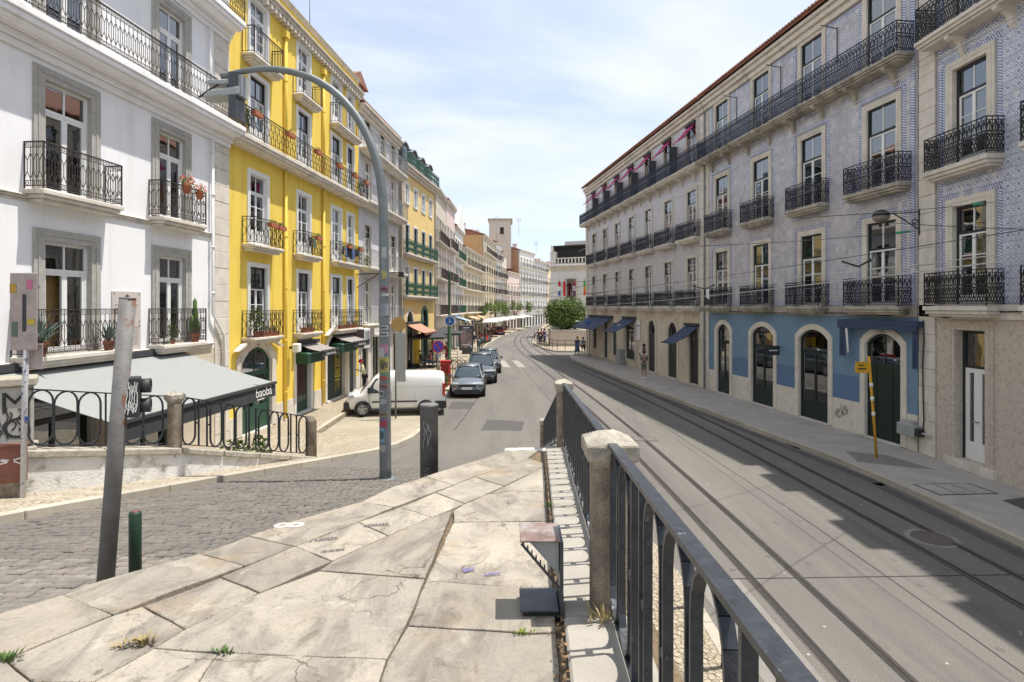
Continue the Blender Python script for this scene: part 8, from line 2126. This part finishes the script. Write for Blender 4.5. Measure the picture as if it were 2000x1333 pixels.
free_awning('pale blue shop awning beyond the green tram pole', -6.9, 60.5, R(92), 3.5, 3.9, 2.0, mat('pale_blue_awning', (.25, .38, .55), .8)); free_awning('cream shop awning next to the pale blue one', -6.85, 65, R(91), 3.5, 3.7, 2.0, CW); free_awning('tan shop awning under the cream house', -6.6, 73.5, R(86), 5, 3.8, 2.2, mat('tan_awning', (.50, .36, .2), .8)); free_awning('second tan shop awning under the cream house, further on', -6.1, 80, R(86), 4.5, 3.8, 2.2, mat('tan_awning', (.50, .36, .2), .8)); free_awning('yellow shop awning near the litter bins', -6.75, 69.8, R(88), 2.2, 3.5, 1.6, mat('yellow_awning', (.6, .38, .06), .8))

# ---------------------------------------------------------------- trees
def tree(label, loc, h_trunk, r, n, size, seed, mats=(LEAF1, LEAF2, LEAF3), lumps=9, solid=0.5):
    rnd = random.Random(seed); t = thing('tree', label, 'tree', loc); mb = MB(); zc = h_trunk + r[2] * .75
    tips = []
    for i in range(lumps):
        a = rnd.uniform(0, 6.28); e = rnd.uniform(-.7, 1.2); q = rnd.uniform(.45, .72)
        c = Vector((math.cos(a) * math.cos(e) * r[0] * q, math.sin(a) * math.cos(e) * r[1] * q, zc + math.sin(e) * r[2] * q)); tips.append(c)
        rr = rnd.uniform(.30, .48)
        leaf_cloud(mb, c, (r[0] * rr, r[1] * rr, r[2] * rr), n // lumps, size, rnd, len(mats), hollow=.45)
    part('crown', mb, list(mats), t, fix=False)
    mb = MB(); mb.tube([(0, 0, -.1), (.03, .02, h_trunk * .6), (0, 0, zc)], [.12 * r[0] / 2, .09 * r[0] / 2, .04], 8)
    for c in tips[:6]: mb.tube([(0, 0, h_trunk * .8), tuple(c * .55 + Vector((0, 0, h_trunk * .4))), tuple(c)], [.05, .035, .01], 5)
    part('trunk', mb, BARK, t)
    return t
tree('dense round green tree growing above the pale planter wall', (6.45, 66.3, 1.5), .15, (2.9, 2.4, 2.35), 30000, .10, 1, (LEAF1, LEAF2, LEAF5, LEAF3), lumps=60)
t = thing('planter_wall', 'pale rendered planter wall below the dense round tree', 'wall', (6.6, 64, .14)); bevel(part('wall', MB().box(-2.2, 3.2, 0, 4.6, 0, 1.75), BEIGEW, t), .03); part('coping', MB().box(-2.25, 3.25, -.06, 4.65, 1.75, 1.85), STONE, t)
t = thing('square_railing', 'thin dark rail with posts round the little square', 'railing', (3.0, 66, .14))
SQ = [(3.2, 80), (2.9, 71), (3.6, 62.8), (4.7, 58.6), (8.2, 57.8)]
sq = spline(SQ, 4)
for i, (x, y) in enumerate(sq): part('post', MB().box(x - 3.03, x - 2.97, y - 66.03, y - 65.97, 0, 1.05), RUST if i % 2 else IRON, t)
for z in (1.0, .6): part('rail', MB().path([(x - 3, y - 66, z) for x, y in sq], .02), IRON, t)
LEAF5 = mat('leaf_bright_green', (.13, .22, .05), .6, var=.25, bmp=0)
for k, (x, y, r_, h) in enumerate(((-5.2, 84, 1.6, 2.3), (-4.7, 89, 1.9, 2.8), (-4.0, 95, 2.0, 3.0), (-3.0, 101, 1.9, 2.8), (-1.2, 108, 2.0, 2.8), (.6, 117, 2.1, 2.8), (3.2, 130, 2.2, 2.8), (5.2, 139, 2.2, 2.6))):
    tree('small street tree above the cafe parasols, ' + ['nearest of the line', 'second of the line', 'third of the line', 'fourth of the line', 'fifth of the line', 'sixth of the line', 'seventh of the line', 'farthest of the line'][k], (x, y, .13), h, (r_, r_, r_ * .9), 1100, .14, 20 + k, (LEAF5, LEAF1, LEAF3), lumps=7)
# blue pedestrian sign by the corner awning
t = thing('crossing_sign', 'square blue pedestrian crossing sign on a thin pole at the far corner', 'sign', (6.9, 50.0, .14)); part('pole', MB().tube([(0, 0, 0), (0, 0, 3.4)], .035, 8), GALV, t); part('face', MB().box(-.32, .32, -.05, -.03, 2.5, 3.2), mat('sign_blue', (.02, .13, .42), .5, bmp=0), t); mb = MB(); mb.prism_xz([(-.22, 2.6), (.22, 2.6), (0, 3.08)], -.056, -.05); part('white_triangle', mb, WPAINT, t); part('symbol', MB().box(-.03, .03, -.06, -.056, 2.66, 2.9), INK, t)
t = thing('utility_cabinet', 'grey cabinet standing against the lilac-tiled house by the arched doors', 'cabinet', A.to_world(A.uy(43.9), -.25, .14), A.rz); bevel(part('housing', MB().box(-.45, .45, -.2, .2, 0, 1.15), PANELL, t), .02); part('door', MB().box(-.38, .38, -.21, -.2, .1, 1.05), PANELL, t)
t = thing('wall_sign', 'narrow white vertical sign beside the middle navy awning', 'sign', A.to_world(A.uy(40.6), -.06, 2.9), A.rz); part('panel', MB().box(-.3, .3, -.03, .03, -.7, .7), WPAINT, t); part('text_line', MB().box(-.2, .2, -.034, -.03, .3, .4), INK, t)

# tables of the bar in the sunken yard, papers and small litter on the road
for k, (x, y) in enumerate(((-8.9, 9.2), (-8.3, 11.9), (-9.0, 13.6))):
    t = thing('bar_table', 'small dark table in the shade of the bar awning, ' + ['nearest the pillar', 'behind the middle stone post', 'near the green arched door'][k], 'table', (x, y, .2)); part('top', MB().box(-.35, .35, -.35, .35, .72, .76), WOOD, t); part('leg', MB().box(-.03, .03, -.03, .03, 0, .72), IRON, t); part('foot', MB().box(-.25, .25, -.25, .25, 0, .02), IRON, t)
flat('road_patch', [(-1.2, 20.5), (.3, 20.2), (.5, 22.6), (-1.0, 23.0)], .0062, DARKASPH); mat('older_asphalt_patch', (.13, .122, .112), .85, var=.2, fine=.4, fs=75)
flat('road_patch', [(5.2, 26), (6.4, 25.8), (5.9, 31.0), (4.8, 31.2)], .0032, mat('older_asphalt_patch', (.13, .122, .112))); flat('road_patch', [(-2.9, 25.5), (-1.9, 25.4), (-1.8, 27.2), (-2.9, 27.3)], .0062, DARKASPH)
